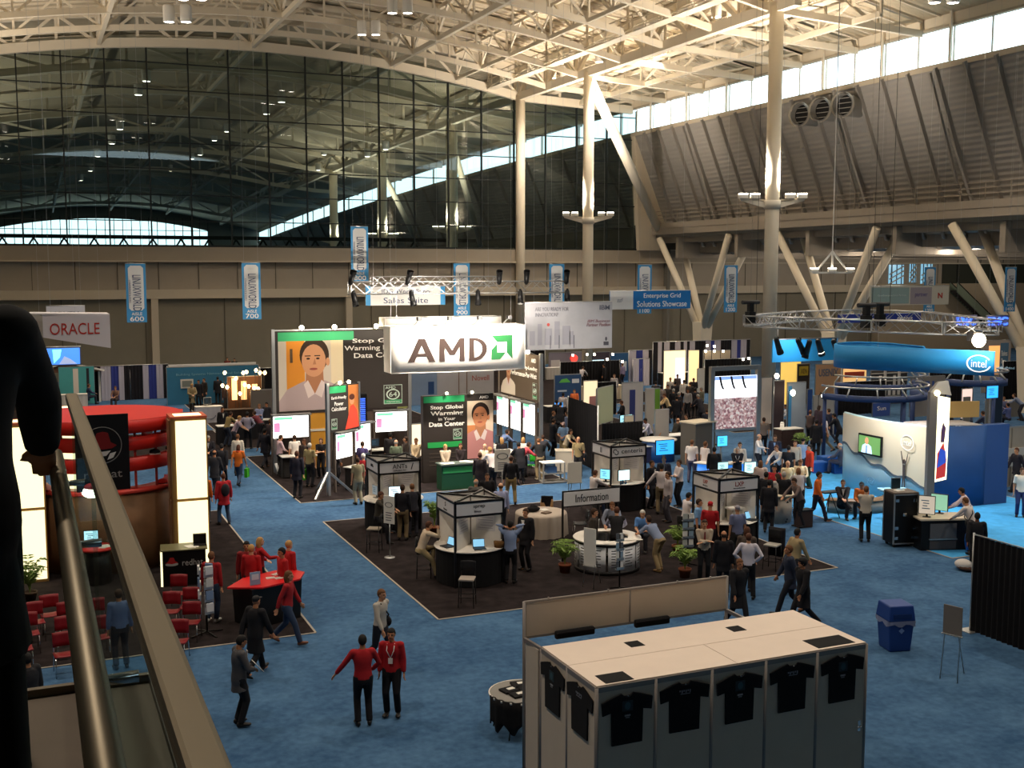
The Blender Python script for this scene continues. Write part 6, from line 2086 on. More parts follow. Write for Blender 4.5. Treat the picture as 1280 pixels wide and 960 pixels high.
# ================================================================== aisle banners and other hanging signs
BNB = mat('banner_blue', '#3f8fc4', .6)
BNW = mat('banner_white', '#dcdad6', .6)
NAVY = cl('#3a4668')
def aisle(px, ytop, num, where, v=49.5, h=2.45, w_=.8):
 p = atv(px, ytop, v)
 e = empty('aisle_banner', (p.x, v, p.z - h), 0, 'blue and white hanging aisle banner numbered %s, %s' % (num, where), 'banner', None)
 f = front((0, -.02, 0))
 pn = MB().box((0, 0, h / 2), (w_, .03, h), BNB).build('cloth', parent=e)
 x, y0, y1, r = w_ * .38, h * .2, h * .965, .1
 pl = [(x - r, y0), (x, y0 + r), (x, y1 - r), (x - r, y1), (-x + r, y1), (-x, y1 - r), (-x, y0 + r), (-x + r, y0)]
 c = patch(pn, 'white_field', pl, f, BNW, .001, .004)
 text(c, 'LINUXWORLD', f, .03, h * .50, 1.5, .34, NAVY, rot=-pi / 2, off=.006)
 text(c, 'CONFERENCE & EXPO', f, -.25, h * .53, .95, .07, NAVY, rot=-pi / 2, off=.006)
 text(pn, 'AISLE', f, 0, h * .145, .42, .13, WHT, off=.002, bold=.01)
 text(pn, num, f, 0, h * .06, .56, .2, WHT, off=.002, bold=.01)
 MB().tube([(-w_ / 2, 0, h), (w_ / 2, 0, h)], .02, 6, ALU).build('top_rod', parent=e)
 cables(e, [(-.3, 0, h), (.3, 0, h)], (23.7 if num == '1400' else 24.2) - (p.z - h))
aisle(169, 329.5, '600', 'leftmost, near the white box sign')
aisle(313.5, 328.5, '700', 'left of the portrait poster')
aisle(449, 283, '800', 'hung higher than the others above the truss')
aisle(577, 329, '900', 'behind the middle of the truss')
aisle(696, 330, '1000', 'behind the right end of the truss')
aisle(806, 331, '1100', 'half hidden by the blue Enterprise sign')
aisle(914, 331.5, '1200', 'left of the nearest tall column')
aisle(1163, 334, '1300', 'behind the three part sign', 49.5, 2.6)
aisle(1264, 334, '1400', 'at the right edge behind a slanted strut', 46.5, 2.45)
def flat_sign(x0, y0, x1, y1, v, label, mt, name='hanging_sign', cat='hanging sign', top=9.5, wires=True):
 u0, z0, u1, z1 = fr(x0, y0, x1, y1, v)
 e = empty(name, (u0, v, z0), 0, label, cat)
 W_, H_ = u1 - u0, z1 - z0
 pn = MB().box((W_ / 2, 0, H_ / 2), (W_, .05, H_), mt).build('board', parent=e)
 MB().tube([(0, 0, H_), (W_, 0, H_)], .03, 6, ALU).build('top_rod', parent=e)
 if wires:
  cables(e, [(W_ * .1, 0, H_), (W_ * .9, 0, H_)], top - z0)
 return e, pn, W_, H_, front((0, -.027, 0))
# grey picture banner with blue letters' initials
e, pn, W_, H_, f = flat_sign(656, 377, 765, 438, 43.0, 'large pale grey cloth banner reading IBM right of the arrow sign', mat('grey_banner', '#a9a8ac', .8, noise=.05, scale=2), top=23)
text(pn, 'IBM', f, W_ * .91, H_ * .88, W_ * .12, H_ * .1, cl('#6d6f7a'), bold=.02)
text(pn, 'ARE YOU READY FOR\nINNOVATION?', f, W_ * .3, H_ * .8, W_ * .38, H_ * .2, cl('#7d7c82'))
text(pn, 'IBM Business', f, W_ * .84, H_ * .59, W_ * .26, H_ * .06, cl('#8d6a72'), shear=.2)
text(pn, 'Partner Pavilion', f, W_ * .84, H_ * .51, W_ * .28, H_ * .07, cl('#8d6a72'), shear=.2)
mb = MB()
for x, w2, y in ((.05, .06, .4), (.14, .05, .55), (.22, .08, .45), (.33, .06, .6), (.42, .09, .5), (.5, .05, .38)):
 mb.prism(rect(W_ * x, H_ * .1, W_ * (x + w2), H_ * y), .001, .004, cl('#97969e'), f)
mb.prism(disc(W_ * .26, H_ * .53, .07, .07, 12), .004, .008, cl('#b8524c'), f)
for x in (.28, .38, .55):
 mb.prism(rect(W_ * x, H_ * .02, W_ * (x + .008), H_ * .3), .004, .008, cl('#5c5b64'), f)
mb.prism(rect(W_ * .9, H_ * .06, W_ * .96, H_ * .14), .001, .004, cl('#4c4b52'), f)
mb.prism(disc(W_ * .93, H_ * .2, .05, .09, 10), .001, .004, cl('#4c4b52'), f)
mb.build('picture', parent=pn)
# Enterprise Grid
e, pn, W_, H_, f = flat_sign(762, 363, 863, 387, 44.5, 'blue hanging sign reading Enterprise Grid Solutions Showcase', mat('sign_blue', '#1d6fb2', .6), top=23)
patch(pn, 'white_field', rect(0, 0, W_ * .28, H_), f, BNW)
text(pn, 'ggf', f, W_ * .12, H_ * .5, .3, .2, cl('#8d9096'))
text(pn, 'Enterprise Grid', f, W_ * .64, H_ * .7, W_ * .46, H_ * .32, WHT)
text(pn, 'Solutions Showcase', f, W_ * .64, H_ * .28, W_ * .62, H_ * .32, WHT)
# Sales Suite
e, pn, W_, H_, f = flat_sign(457, 357, 556, 382, 48.4, 'white hanging sign with blue ends reading Sales Suite behind the truss', BNW, top=23)
patch(pn, 'blue_end', rect(0, 0, W_ * .06, H_), f, BNB)
patch(pn, 'blue_end', rect(W_ * .94, 0, W_, H_), f, BNB)
text(pn, 'IDG World Expo', f, W_ * .5, H_ * .68, W_ * .6, H_ * .3, NAVY)
text(pn, 'Sales Suite', f, W_ * .5, H_ * .25, W_ * .56, H_ * .3, NAVY)
# three part sign with N
e, pn, W_, H_, f = flat_sign(1087, 357, 1186, 382, 46.5, 'long hanging sign of three panels ending in a red N', mat('sign_cream', '#c9c0ad', .7), top=23.9)
patch(pn, 'green_grey_field', rect(.08, .08, W_ * .485, H_ - .08), f, cl('#8fa39d'))
patch(pn, 'mauve_field', rect(W_ * .5, .04, W_ * .775, H_ - .08), f, cl('#9d9193'))
text(pn, 'OpenEnterprise Linux Partners', f, W_ * .27, H_ * .5, W_ * .36, .12, cl('#c3d0cb'), off=.01)
text(pn, 'partner', f, W_ * .64, H_ * .5, W_ * .16, .26, cl('#6a5f86'), off=.01)
text(pn, 'N', f, W_ * .885, H_ * .48, W_ * .06, .3, cl('#b5473a'), bold=.03, off=.006)
# lit blue letters
for x0, x1, lab in ((1195, 1219, 'left'), (1234, 1259, 'right')):
 e, pn, W_, H_, f = flat_sign(x0 - 2, 394, x1 + 2, 409, 46.8, 'grey hung board with glowing blue letters EMC, the %s of two' % lab, mat('sign_grey', '#a5a2a0', .7), top=25.3)
 text(pn, 'EMC', f, W_ * .5, H_ * .5, W_ * .86, H_ * .72, glow('#3f6cff', 2.2), bold=.02, depth=.05)
# dark blue fascia sign behind the ring truss
u0, z0, u1, z1 = fr(1047, 391, 1151, 404, 54)
e, pn, W_, H_, f = flat_sign(1047, 391, 1151, 404, 54, 'dark blue hung fascia behind the silver ring truss', mat('fascia_navy', '#23368c', .6), top=25.4)
text(pn, 'n', f, W_ * .06, H_ * .4, .2, .3, WHT)
text(pn, 'ovations', f, W_ * .8, H_ * .4, 1.2, .34, WHT)
# white boxed sign, sloping below
p = atv(53, 395, 44)
q = atv(137, 395, 44)
e = empty('hanging_sign', (p.x, 44, p.z), 0, 'white hanging box sign reading ORACLE', 'hanging sign')
W_ = q.x - p.x
zl = atv(53, 422, 44).z - p.z
zr = atv(137, 435, 44).z - p.z
BXW = mat('box_sign_white', '#cfcbd0', .6)
MB().prism([(0, zl), (W_, zr), (W_, 0), (0, 0)], 0, .05, BXW, front((0, 0, 0))).build('face', parent=e)
MB().prism([(0, zl), (0, 0), (-.55, .12), (-.5, zl * .9)], -.05, .0, cl('#a9a59c'), front((0, .1, 0))).build('end_panel', parent=e)
MB().hexa([(-.55, .3, .05), (W_, 0, -.02), (W_, 1.6, -.02), (-.4, 1.6, .05), (-.55, .3, .1), (W_, 0, .04), (W_, 1.6, .04), (-.4, 1.6, .1)], BXW).build('top', parent=e)
MB().prism([(0, zl), (W_, zr), (W_, 0), (0, 0)], -1.6, -1.55, BXW, front((0, 0, 0))).build('back', parent=e)
MB().hexa([(0, 0, zl), (W_, 0, zr), (W_, 1.6, zr), (0, 1.6, zl), (0, 0, zl + .03), (W_, 0, zr + .03), (W_, 1.6, zr + .03), (0, 1.6, zl + .03)], cl('#8c8880')).build('underside', parent=e)
text(e, 'ORACLE', front((0, -.052, 0)), W_ * .47, (zl * .5 + zr * .5) * .5 + .02, W_ * .74, .42, cl('#b3342c'))
cables(e, [(.3, .8, 0), (W_ - .3, .8, 0)], 23 - p.z)
e, pn, W_, H_, f = flat_sign(58, 382, 106, 394, 50, 'small white hanging sign showing over the top of the white box sign', BXW, top=23)
text(pn, 'NOVELL', f, W_ * .5, H_ * .2, W_ * .8, H_ * .34, cl('#4a484c'))
u0, z0, u1, z1 = fr(46, 433, 101, 458, 47)
e, pn, W_, H_, f = flat_sign(46, 433, 101, 458, 47, 'glowing blue projected screen below the white box sign', mat('screen_frame', '#6b7488', .5), top=23.5)
patch(pn, 'screen', rect(.05, .05, W_ - .05, H_ - .05), f, glow('#4c8df0', 1.1))
mb = MB()
mb.prism([(W_ * .38, .1), (W_ * .52, H_ * .45), (W_ * .56, H_ - .1), (W_ * .36, H_ - .1)], .012, .016, glow('#7fe6ff', 1.6), f)
mb.prism([(W_ * .5, .06), (W_ * .9, .06), (W_ * .75, H_ * .35), (W_ * .62, H_ * .5)], .012, .016, glow('#a9b6d8', .8), f)
mb.build('projection', parent=pn)
# ================================================================== farther booths
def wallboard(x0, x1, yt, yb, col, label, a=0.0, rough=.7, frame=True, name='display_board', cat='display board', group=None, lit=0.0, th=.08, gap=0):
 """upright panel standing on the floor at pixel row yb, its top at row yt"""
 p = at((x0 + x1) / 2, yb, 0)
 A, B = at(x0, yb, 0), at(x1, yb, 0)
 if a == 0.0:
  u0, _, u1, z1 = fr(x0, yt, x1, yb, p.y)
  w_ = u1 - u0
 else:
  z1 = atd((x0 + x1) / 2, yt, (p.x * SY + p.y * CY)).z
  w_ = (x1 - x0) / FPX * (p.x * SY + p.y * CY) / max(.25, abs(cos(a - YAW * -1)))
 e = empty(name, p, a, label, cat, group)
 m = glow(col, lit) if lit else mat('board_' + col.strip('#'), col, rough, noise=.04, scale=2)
 pn = MB().box((0, 0, gap + (z1 - gap) / 2), (w_, th, z1 - gap), m).build('panel', parent=e)
 if frame:
  mb = MB()
  for x in (-w_ / 2, w_ / 2):
   mb.bar((x, 0, 0), (x, 0, z1 + .04), .06, None, ALU)
  mb.bar((-w_ / 2, 0, z1 + .02), (w_ / 2, 0, z1 + .02), .06, None, ALU)
  mb.build('frame', parent=e)
 return e, pn, w_, z1, front((0, -th / 2, 0))
def far_table(x, yb, w_, label, col='#1c1b20', top='#d8d4cc', h=.95):
 p = at(x, yb, 0)
 e = empty('booth_table', p, 0, label, 'table')
 MB().box((0, .3, h - .02), (w_, .7, .04), cl(top)).build('tabletop', parent=e)
 rows = []
 n = int(w_ * 12)
 for k in range(n + 1):
  x_ = -w_ / 2 + w_ * k / n
  rows.append([(x_, -.03 + .015 * sin(k * 1.9), z) for z in (.02, h - .04)])
 g = MB().grid(rows, cl(col))
 g.box((-w_ / 2 + .01, .3, h / 2), (.02, .6, h - .06), cl(col)).box((w_ / 2 - .01, .3, h / 2), (.02, .6, h - .06), cl(col)).build('skirt', parent=e)
 return e, p
def bulb(x, y, D, label, k=18, r=.08, col='#ffe2ae'):
 p = atd(x, y, D)
 e = empty('booth_lamp', p, 0, label, 'lamp', 'little lamps of the far booths')
 MB().tube([(0, .35, -.1), (0, .2, .12), (0, 0, .05)], .02, 6, BLACK).build('arm', parent=e)
 MB().ball((0, 0, 0), (r, r, r * 1.2), glow(col, k)).build('bulb', parent=e)
 MB().tube([(0, .35, -p.z), (0, .35, -.08)], .02, 5, DARKG).build('stand', parent=e)
 return e
def striped(x0, x1, yt, yb, cols, label):
 p0, p1 = at(x0, yb, 0), at(x1, yb, 0)
 v = (p0.y + p1.y) / 2
 u0, _, u1, z1 = fr(x0, yt, x1, yb, v)
 e = empty('striped_drape', (u0, v, 0), 0, label, 'drape')
 n = len(cols)
 x = 0
 tot = sum(c[1] for c in cols)
 for c, wgt in cols:
  w_ = (u1 - u0) * wgt / tot
  drape((x, 0), (x + w_, 0), z1, mat('drape_' + c.strip('#'), c, .9), e, 'curtain', .22, .05)
  x += w_
 MB().tube([(0, 0, z1), (u1 - u0, 0, z1)], .03, 6, ALU).build('crossbar', parent=e)
 for x in (0, (u1 - u0) / 2, u1 - u0):
  MB().tube([(x, .05, 0), (x, .05, z1)], .03, 6, ALU).build('upright', parent=e)
 return e
BK, WT, BU = '#15131a', '#b3aebb', '#2f3a86'
striped(115, 210, 455, 500, ((BK, 1.6), (WT, 1.7), (BU, 1.3), (WT, .9), (BK, 3.2), (WT, 1), (BU, 1.3), (WT, 1.2), (BK, .9)), 'drape striped black white and blue above the red canopy')
striped(816, 938, 424, 478, ((BK, .7), (WT, .6), (BK, .3), (WT, .8), (BK, .8), (WT, .8), (BK, .5), (WT, .5), (BK, .4), (WT, .8), (BK, 1.6), (WT, .8), (BU, .6), (WT, 1.0), (BK, 1.6), (WT, .9), (BU, .6), (WT, .9), (BK, .6)), 'drape striped black white and blue above the silver framed tower')
striped(786, 815, 437, 482, ((WT, 1.0), (BU, .9), (WT, .8), (BK, .5)), 'short striped drape under the blue Enterprise sign')
striped(791, 812, 448, 482.6, ((WT, .8), (BU, .6), (WT, .9)), 'short printed white and blue drape before the striped one')
# left far
e, pn, w_, h_, f = wallboard(211, 324, 456, 504, '#2f6f90', 'long teal backdrop with two framed pictures above the red booth')
text(pn, 'Building Systems Networks and Solutions', f, 0, h_ * .80, w_ * .8, .18, cl('#7fb0c4'))
for x in (-.28, .26):
 q = MB().prism(rect(w_ * x - .45, h_ * .44, w_ * x + .35, h_ * .68), .01, .05, cl('#cfc9bd'), f).prism(rect(w_ * x - .36, h_ * .48, w_ * x + .26, h_ * .64), .05, .06, cl('#7a7f78'), f).build('framed_picture', parent=pn)
mb = MB()
mb.box((0, 0, h_ + .12), (w_ * .95, .1, .14), cl('#d8d4d0'))
mb.build('white_valance', parent=e)
e, pn, w_, h_, f = wallboard(76, 118, 458, 505, '#4fa7a8', 'turquoise booth wall below the glowing blue screen')
mb = MB()
mb.prism(rect(-w_ * .1, .2, w_ * .05, h_ - .1), .002, .008, cl('#e8ddd0'), f)
mb.prism(rect(w_ * .28, .2, w_ * .36, h_ - .1), .002, .008, cl('#2a2a30'), f)
mb.build('pattern', parent=pn)
e = empty('booth_canopy', at(85, 505, 0), 0, 'small peaked white and brown booth roof under the glowing screen', 'booth roof')
z = atd(85, 455, 72).z
MB().hexa([(-2.0, 0, z - .6), (2.2, 0, z - .6), (2.2, 1, z - .6), (-2.0, 1, z - .6), (-.1, 0, z), (.1, 0, z), (.1, 1, z), (-.1, 1, z)], mat('roof_brown', '#6e4a38', .7)).build('roof', parent=e)
MB().bar((-2.1, -.05, z - .55), (0, -.05, z + .06), .15, .1, WHITE).bar((2.3, -.05, z - .55), (0, -.05, z + .06), .15, .1, WHITE).build('fascia', parent=e)
for x in (-1.8, 2.0):
 MB().box((x, .5, (z - .6) / 2), (.12, .12, z - .6), WHITE).build('post', parent=e)
e, p = far_table(93, 512, 1.6, 'white booth counter left of the seated visitor, above the red canopy', '#cdc9c6')
e, p = far_table(262, 529, 1.5, 'white fronted counter with a curved logo below the teal backdrop', '#c9c6cd')
ringp_m = MB()
ringp(ringp_m, 0, .45, .32, .36, front((0, -.06, 0)), 0, .006, cl('#5c6076'), .6, 20, pi, 2 * pi)
ringp_m.build('curved_mark', parent=e)
monitor(p + Vector((-.05, .3, .95)), .2, 'pale grey monitor on the white fronted counter with a curved logo', .42, .36, '#2c3438', .3, frame=cl('#c5c2b8'))
e, pn, w_, h_, f = wallboard(286, 327, 470, 520, '#5c3a22', 'brown booth wall with lit shelves left of the portrait poster')
for k, x in enumerate((-.3, -.02, .3)):
 MB().prism(rect(w_ * x - .16, 1.0, w_ * x + .14, 2.3 - .2 * k), .01, .06, glow('#ffc987', 1.6), f).build('lit_shelf', parent=pn)
for k, (x, y) in enumerate(((281, 466), (304, 466), (308, 465), (320, 463), (325, 466), (331, 466), (306, 481), (311, 483), (318, 485), (323, 486), (295, 473), (278, 482), (284, 484), (300, 492))):
 bulb(x, y, 66, 'warm little lamp in the cluster left of the portrait poster', 22, .09, '#ffd391')
e, pn, w_, h_, f = wallboard(315, 341, 487, 524, '#7d756e', 'grey booth side wall next to the portrait poster post')
e, p = far_table(298, 533, 1.7, 'dark brown counter below the lit brown shelves', '#2e1d14', '#3b281a')
e, p = far_table(322, 548, 2.2, 'black draped table with papers crowded by visitors at the aisle corner')
sheets(p + Vector((0, .3, .96)), 7, 'white papers on the crowded black draped table at the aisle corner', seed=51, r=.6)
e, p = far_table(285, 556, 1.0, 'black draped high table at the aisle edge left of the lavender shirt')
# behind the arrow booth, centre
e, pn, w_, h_, f = wallboard(546, 617, 455, 500, '#c9c3c2', 'pale grey booth wall with red letters behind the arrow sign', lit=0)
text(pn, 'Novell', f, w_ * .27, h_ * .62, w_ * .3, .35, cl('#b8544c'))
for x in (-.12, .02):
 MB().prism(rect(w_ * x, 0.05, w_ * x + .05, h_), .002, .03, cl('#8c6d58'), f).build('joint', parent=pn)
e, pn, w_, h_, f = wallboard(515, 546, 462, 506, '#8fa0b8', 'pale blue booth wall beside the red lettered one')
MB().prism(rect(w_ * .15, h_ * .3, w_ * .38, h_ * .66), .002, .03, cl('#33507c'), f).build('screen', parent=pn)
e, pn, w_, h_, f = wallboard(497, 513, 478, 512, '#d8e08a', 'small yellow panel right of the back wall poster')
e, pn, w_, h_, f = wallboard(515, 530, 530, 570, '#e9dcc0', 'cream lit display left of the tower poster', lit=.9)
# right centre
e, pn, w_, h_, f = wallboard(693, 726, 468, 520, '#2c4f7d', 'dark blue printed panel right of the side poster')
mb = MB()
mb.prism([(-w_ * .35, h_ * .82), (w_ * .1, h_ * .82), (-w_ * .05, h_ * .92), (-w_ * .25, h_ * .9)], .002, .008, cl('#69c05a'), f)
mb.prism(rect(w_ * .15, h_ * .8, w_ * .42, h_ * .9), .002, .008, cl('#d9dde6'), f)
mb.prism(rect(w_ * .1, h_ * .35, w_ * .4, h_ * .55), .002, .008, cl('#c05a44'), f)
mb.prism(rect(-w_ * .4, h_ * .6, -w_ * .05, h_ * .64), .002, .008, cl('#c5d3e6'), f)
mb.build('print', parent=pn)
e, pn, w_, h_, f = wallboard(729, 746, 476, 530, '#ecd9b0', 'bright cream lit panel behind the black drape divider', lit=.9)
MB().prism(rect(-w_ * .1, h_ * .3, w_ * .4, h_ * .65), .01, .03, cl('#c98f8c'), f).build('notice', parent=pn)
# tall pale green projection board on a stand
p = at(756, 566, 0)
e = empty('projection_screen', p, radians(38), 'pale green tilted projection board behind the centeris kiosk', 'screen')
D_ = p.x * SY + p.y * CY
zt, zl = atd(756, 484, D_).z, atd(756, 528, D_).z
MB().box((0, 0, (zt + zl) / 2), (1.75, .06, zt - zl), cl('#b8bd9a')).build('board', parent=e)
MB().box((0, .02, (zt + zl) / 2), (1.85, .05, zt - zl + .08), ALU).build('frame', parent=e)
for x in (-.88, .88):
 MB().box((x, .05, zt / 2), (.07, .07, zt), ALU).build('post', parent=e)
 MB().box((x, .05, .02), (.1, .8, .04), ALU).build('foot', parent=e)
e = empty('pipe_and_drape', at(710, 572, 0), 0, 'black drape divider left of the pale green projection board', 'drape')
q = at(747, 590, 0) - at(710, 572, 0)
hh = atd(728, 498, 51).z
drape((0, 0), (q.x, q.y), hh, DRAPEB, e)
MB().tube([(q.x, q.y, 0), (q.x, q.y, hh + .05)], .03, 6, WHITE).build('upright', parent=e)
MB().tube([(0, 0, 0), (0, 0, hh + .05)], .03, 6, ALU).build('upright', parent=e)
e = empty('pipe_and_drape', at(750, 580, 0) + Vector((.4, .6, 0)), 0, 'low black drape under the pale green projection board', 'drape')
drape((0, 0), (2.2, .1), 1.7, DRAPEB, e)
MB().tube([(0, 0, 1.72), (2.2, .1, 1.72)], .02, 6, BLACK).build('crossbar', parent=e)
e, pn, w_, h_, f = wallboard(777, 803, 478, 535, '#c5bfbc', 'white booth wall with a dark blue stripe right of the pale green board')
MB().prism(rect(-w_ * .15, .05, w_ * .12, h_ * .85), .002, .02, cl('#37417c'), f).build('stripe', parent=pn)
monitor(at(782, 540, .95), .3, 'pale screen on the counter before the white wall with a blue stripe', .8, .7, '#9fd8e2', 1.0)
e, pn, w_, h_, f = wallboard(780, 791, 520, 572, '#d9c9ae', 'cream panel standing beside the person in a black suit')
e, p = far_table(796, 560, 2.2, 'black draped table before the white wall with a blue stripe')
o = MB().cyl((0, 0, 0), (0, 0, .5), .1, .02, 10, WHITE).build('paper_cone', loc=p + Vector((-.1, .3, .95)))
tag(o, 'white pointed model standing on the black draped table', 'model')
e, pn, w_, h_, f = wallboard(806, 817, 486, 560, '#a59c90', 'grey narrow booth wall next to the green strip')
e, pn, w_, h_, f = wallboard(817, 824, 486, 556, '#6d9a2f', 'bright green narrow strip panel among the visitors')
e, pn, w_, h_, f = wallboard(818, 835, 512, 570, '#9a948c', 'grey post panel carrying a blue monitor near the blue counter', gap=0)
monitor(at(827, 571, 2.05) + Vector((0, -.2, 0)), 0, 'blue monitor mounted high on the grey post panel', .72, .5, '#2f9be0', 1.4, wall=True)
e = empty('blue_counter', at(831, 578, 0), 0, 'round blue counter with a white top before the grey post panel', 'counter')
MB().lathe([(0, 0), (.75, 0), (.75, .95), (0, .95)], (0, .6, 0), 24, mat('counter_blue', '#23508e', .5)).build('body', parent=e)
MB().lathe([(0, .95), (.85, .95), (.85, 1.0), (0, 1.0)], (0, .6, 0), 24, WHITE).build('countertop', parent=e)
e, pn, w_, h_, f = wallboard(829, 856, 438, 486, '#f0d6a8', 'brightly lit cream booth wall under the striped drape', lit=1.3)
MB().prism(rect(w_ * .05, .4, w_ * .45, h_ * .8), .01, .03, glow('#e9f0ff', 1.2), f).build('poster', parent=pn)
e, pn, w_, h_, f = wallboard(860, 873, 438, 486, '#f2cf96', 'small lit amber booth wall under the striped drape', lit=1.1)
e, pn, w_, h_, f = wallboard(878, 912, 438, 488, '#bfae96', 'beige booth wall with a green stripe behind the silver framed tower')
MB().prism(rect(-w_ / 2, h_ * .62, w_ / 2, h_ * .72), .002, .02, cl('#4b8a4e'), f).build('stripe', parent=pn)
for k, (x, y) in enumerate(((882, 439), (893, 439), (904, 439), (918, 450), (929, 449), (936, 448), (884, 432), (893, 433))):
 bulb(x, y, 80, 'white lamp over the beige booth wall with a green stripe', 12, .08, '#fff3dc')
e, p = far_table(850, 481, 3.2, 'black draped table below the lit cream booth wall')
e, pn, w_, h_, f = wallboard(871, 880, 461, 500, '#c9c4be', 'white paper covered panel left of the silver framed tower')
e, p = far_table(858, 568, 2.0, 'black table with white top before the seated pair', '#1a1a1e', '#efece6')
e = empty('cream_booth', at(872, 580, 0), .25, 'dark sided booth box with a cream top left of the silver framed tower', 'booth')
MB().box((0, 0, .95), (1.3, .9, 1.9), cl('#5a544c')).build('body', parent=e)
MB().box((0, 0, 1.93), (1.4, 1.0, .06), cl('#cdbfa6')).build('top', parent=e)
e, pn, w_, h_, f = wallboard(950, 965, 472, 530, '#cfc4ba', 'white booth pillar right of the silver framed tower')
e, pn, w_, h_, f = wallboard(965, 979, 476, 552, '#3a2a2a', 'dark curtain-like booth wall right of the silver framed tower')
bulb(971, 470, 58, 'round white lamp on top of the dark booth wall', 14, .12, '#fff2d8')
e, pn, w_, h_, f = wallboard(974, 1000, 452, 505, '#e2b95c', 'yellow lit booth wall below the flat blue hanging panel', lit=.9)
MB().prism(rect(-w_ * .05, .2, w_ * .25, h_ * .5), .01, .04, cl('#a8663c'), f).build('poster', parent=pn)
e, pn, w_, h_, f = wallboard(995, 1011, 455, 505, '#2a221c', 'dark booth panel with a yellow notice below the spot lights')
text(MB().prism(rect(-w_ * .4, h_ * .72, w_ * .35, h_ * .95), .01, .04, cl('#b59a2e'), f).build('notice', parent=pn), 'XEN', f, -w_ * .02, h_ * .83, w_ * .5, .3, cl('#4a3f1c'), off=.045)
e, pn, w_, h_, f = wallboard(982, 1006, 478, 550, '#9aa0a6', 'grey booth wall with a round light behind the plant')
MB().prism(rect(-w_ * .48, .1, -w_ * .3, h_ * .95), .002, .02, cl('#3f86b4'), f).build('blue_strip', parent=pn)
bulb(991, 491, 56, 'round lamp on the grey booth wall behind the plant', 14, .13, '#fff2d8')
bulb(1029, 494, 56, 'round lamp under the curved navy canopy', 14, .1, '#fff2d8')
e, pn, w_, h_, f = wallboard(1007, 1014, 487, 548, '#22407a', 'dark blue pillar under the left end of the curved navy canopy')
e, pn, w_, h_, f = wallboard(1015, 1042, 494, 545, '#a8a39c', 'pale booth wall below the curved navy canopy')
e, p = far_table(990, 560, 1.3, 'dark brown counter attended by a person in white behind the plant', '#35221c', '#c9c3b8')
palm(at(1003, 566, 0), 'flowering potted plant beside the dark brown counter', 1.0, 16, .45, '#3a2f22')
o = MB().tube([(0, 0, 0), (0, 0, 1.1)], .1, 12, WHITE).ball((0, 0, 1.12), (.1, .1, .08), WHITE).build('white_cylinder', loc=at(977, 557, 0))
tag(o, 'white rounded bollard left of the dark brown counter', 'bollard')
e, pn, w_, h_, f = wallboard(1018, 1050, 455, 505, '#b58d6a', 'warm lit booth wall with grey letters behind the navy canopy', lit=0)
text(pn, 'USENIX', f, 0, h_ * .8, w_ * .8, .5, cl('#6a6b74'), bold=.03)
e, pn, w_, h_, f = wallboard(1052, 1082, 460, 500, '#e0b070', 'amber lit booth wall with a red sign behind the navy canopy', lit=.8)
MB().prism(rect(-w_ * .45, h_ * .72, w_ * .4, h_ * .9), .01, .05, cl('#b8452c'), f).build('red_sign', parent=pn)
e, pn, w_, h_, f = wallboard(1087, 1133, 462, 505, '#4c4a4a', 'dark shelving wall with white bottles behind the navy canopy')
mb = MB()
for q in range(5):
 mb.prism(rect(-w_ * .5, .5 + .5 * q, w_ * .5, .56 + .5 * q), .01, .1, cl('#b9b4ac'), f)
for q in range(7):
 mb.prism(rect(-w_ * .45 + w_ * .13 * q, .6, -w_ * .38 + w_ * .13 * q, 1.3 + .6 * (q % 3)), .1, .14, cl('#cfc9c2'), f)
mb.build('shelf', parent=pn)
e, pn, w_, h_, f = wallboard(1136, 1180, 470, 520, '#8f8a84', 'grey booth wall with big blue letters DELL')
text(pn, 'DELL', f, -w_ * .05, h_ * .72, w_ * .62, .8, cl('#3a5a9c'), bold=.05)
# curved navy canopies on posts
NV = mat('canopy_navy', '#34456f', .6)
def canopy(cx, cy, D, r0, r1, a0, a1, label, h=.25):
 p = atd(cx, cy, D)
 e = empty('curved_canopy', (p.x, p.y, 0), 0, label, 'canopy')
 z = p.z
 MB().lathe([(r0, z - h / 2), (r1, z - h / 2), (r1, z + h / 2), (r0, z + h / 2), (r0, z - h / 2)], n=36, m=NV, a0=radians(a0), a1=radians(a1)).build('fascia', parent=e)
 mb = MB()
 n = 7
 for k in range(n):
  a = radians(a0 + (a1 - a0) * k / (n - 1))
  mb.tube([(r0 * .98 * cos(a), r0 * .98 * sin(a), z + .5), (r1 * cos(a), r1 * sin(a), z + .06)], .04, 6, ALU)
 mb.tube([(r1 * cos(radians(a0 + (a1 - a0) * k / 24)), r1 * sin(radians(a0 + (a1 - a0) * k / 24)), z + .5) for k in range(25)], .05, 6, ALU)
 mb.build('rail', parent=e)
 for k in (0, 3, 6):
  a = radians(a0 + (a1 - a0) * k / 6)
  MB().tube([((r0 + r1) / 2 * cos(a), (r0 + r1) / 2 * sin(a), 0), ((r0 + r1) / 2 * cos(a), (r0 + r1) / 2 * sin(a), z)], .09, 10, NV).build('post', parent=e)
 return e
canopy(1085, 492, 53, 2.35, 2.7, 180, 355, 'curved navy canopy ring above the grand graphic wall')
canopy(1214, 476, 50, 1.1, 1.5, 180, 360, 'curved navy canopy right of the big blue letters')
canopy(1092, 478, 60, 2.3, 2.6, 180, 350, 'second curved navy canopy farther behind the graphic wall', .2)
e, pn, w_, h_, f = wallboard(1090, 1112, 503, 520, '#3f5aa0', 'small blue booth panel behind the graphic wall', lit=0)
text(pn, 'Sun', f, 0, h_ * .6, w_ * .5, .25, WHT)
e, pn, w_, h_, f = wallboard(1225, 1262, 425, 490, '#b5a79a', 'framed banner with an orange picture behind the blue ribbon end')
mb = MB()
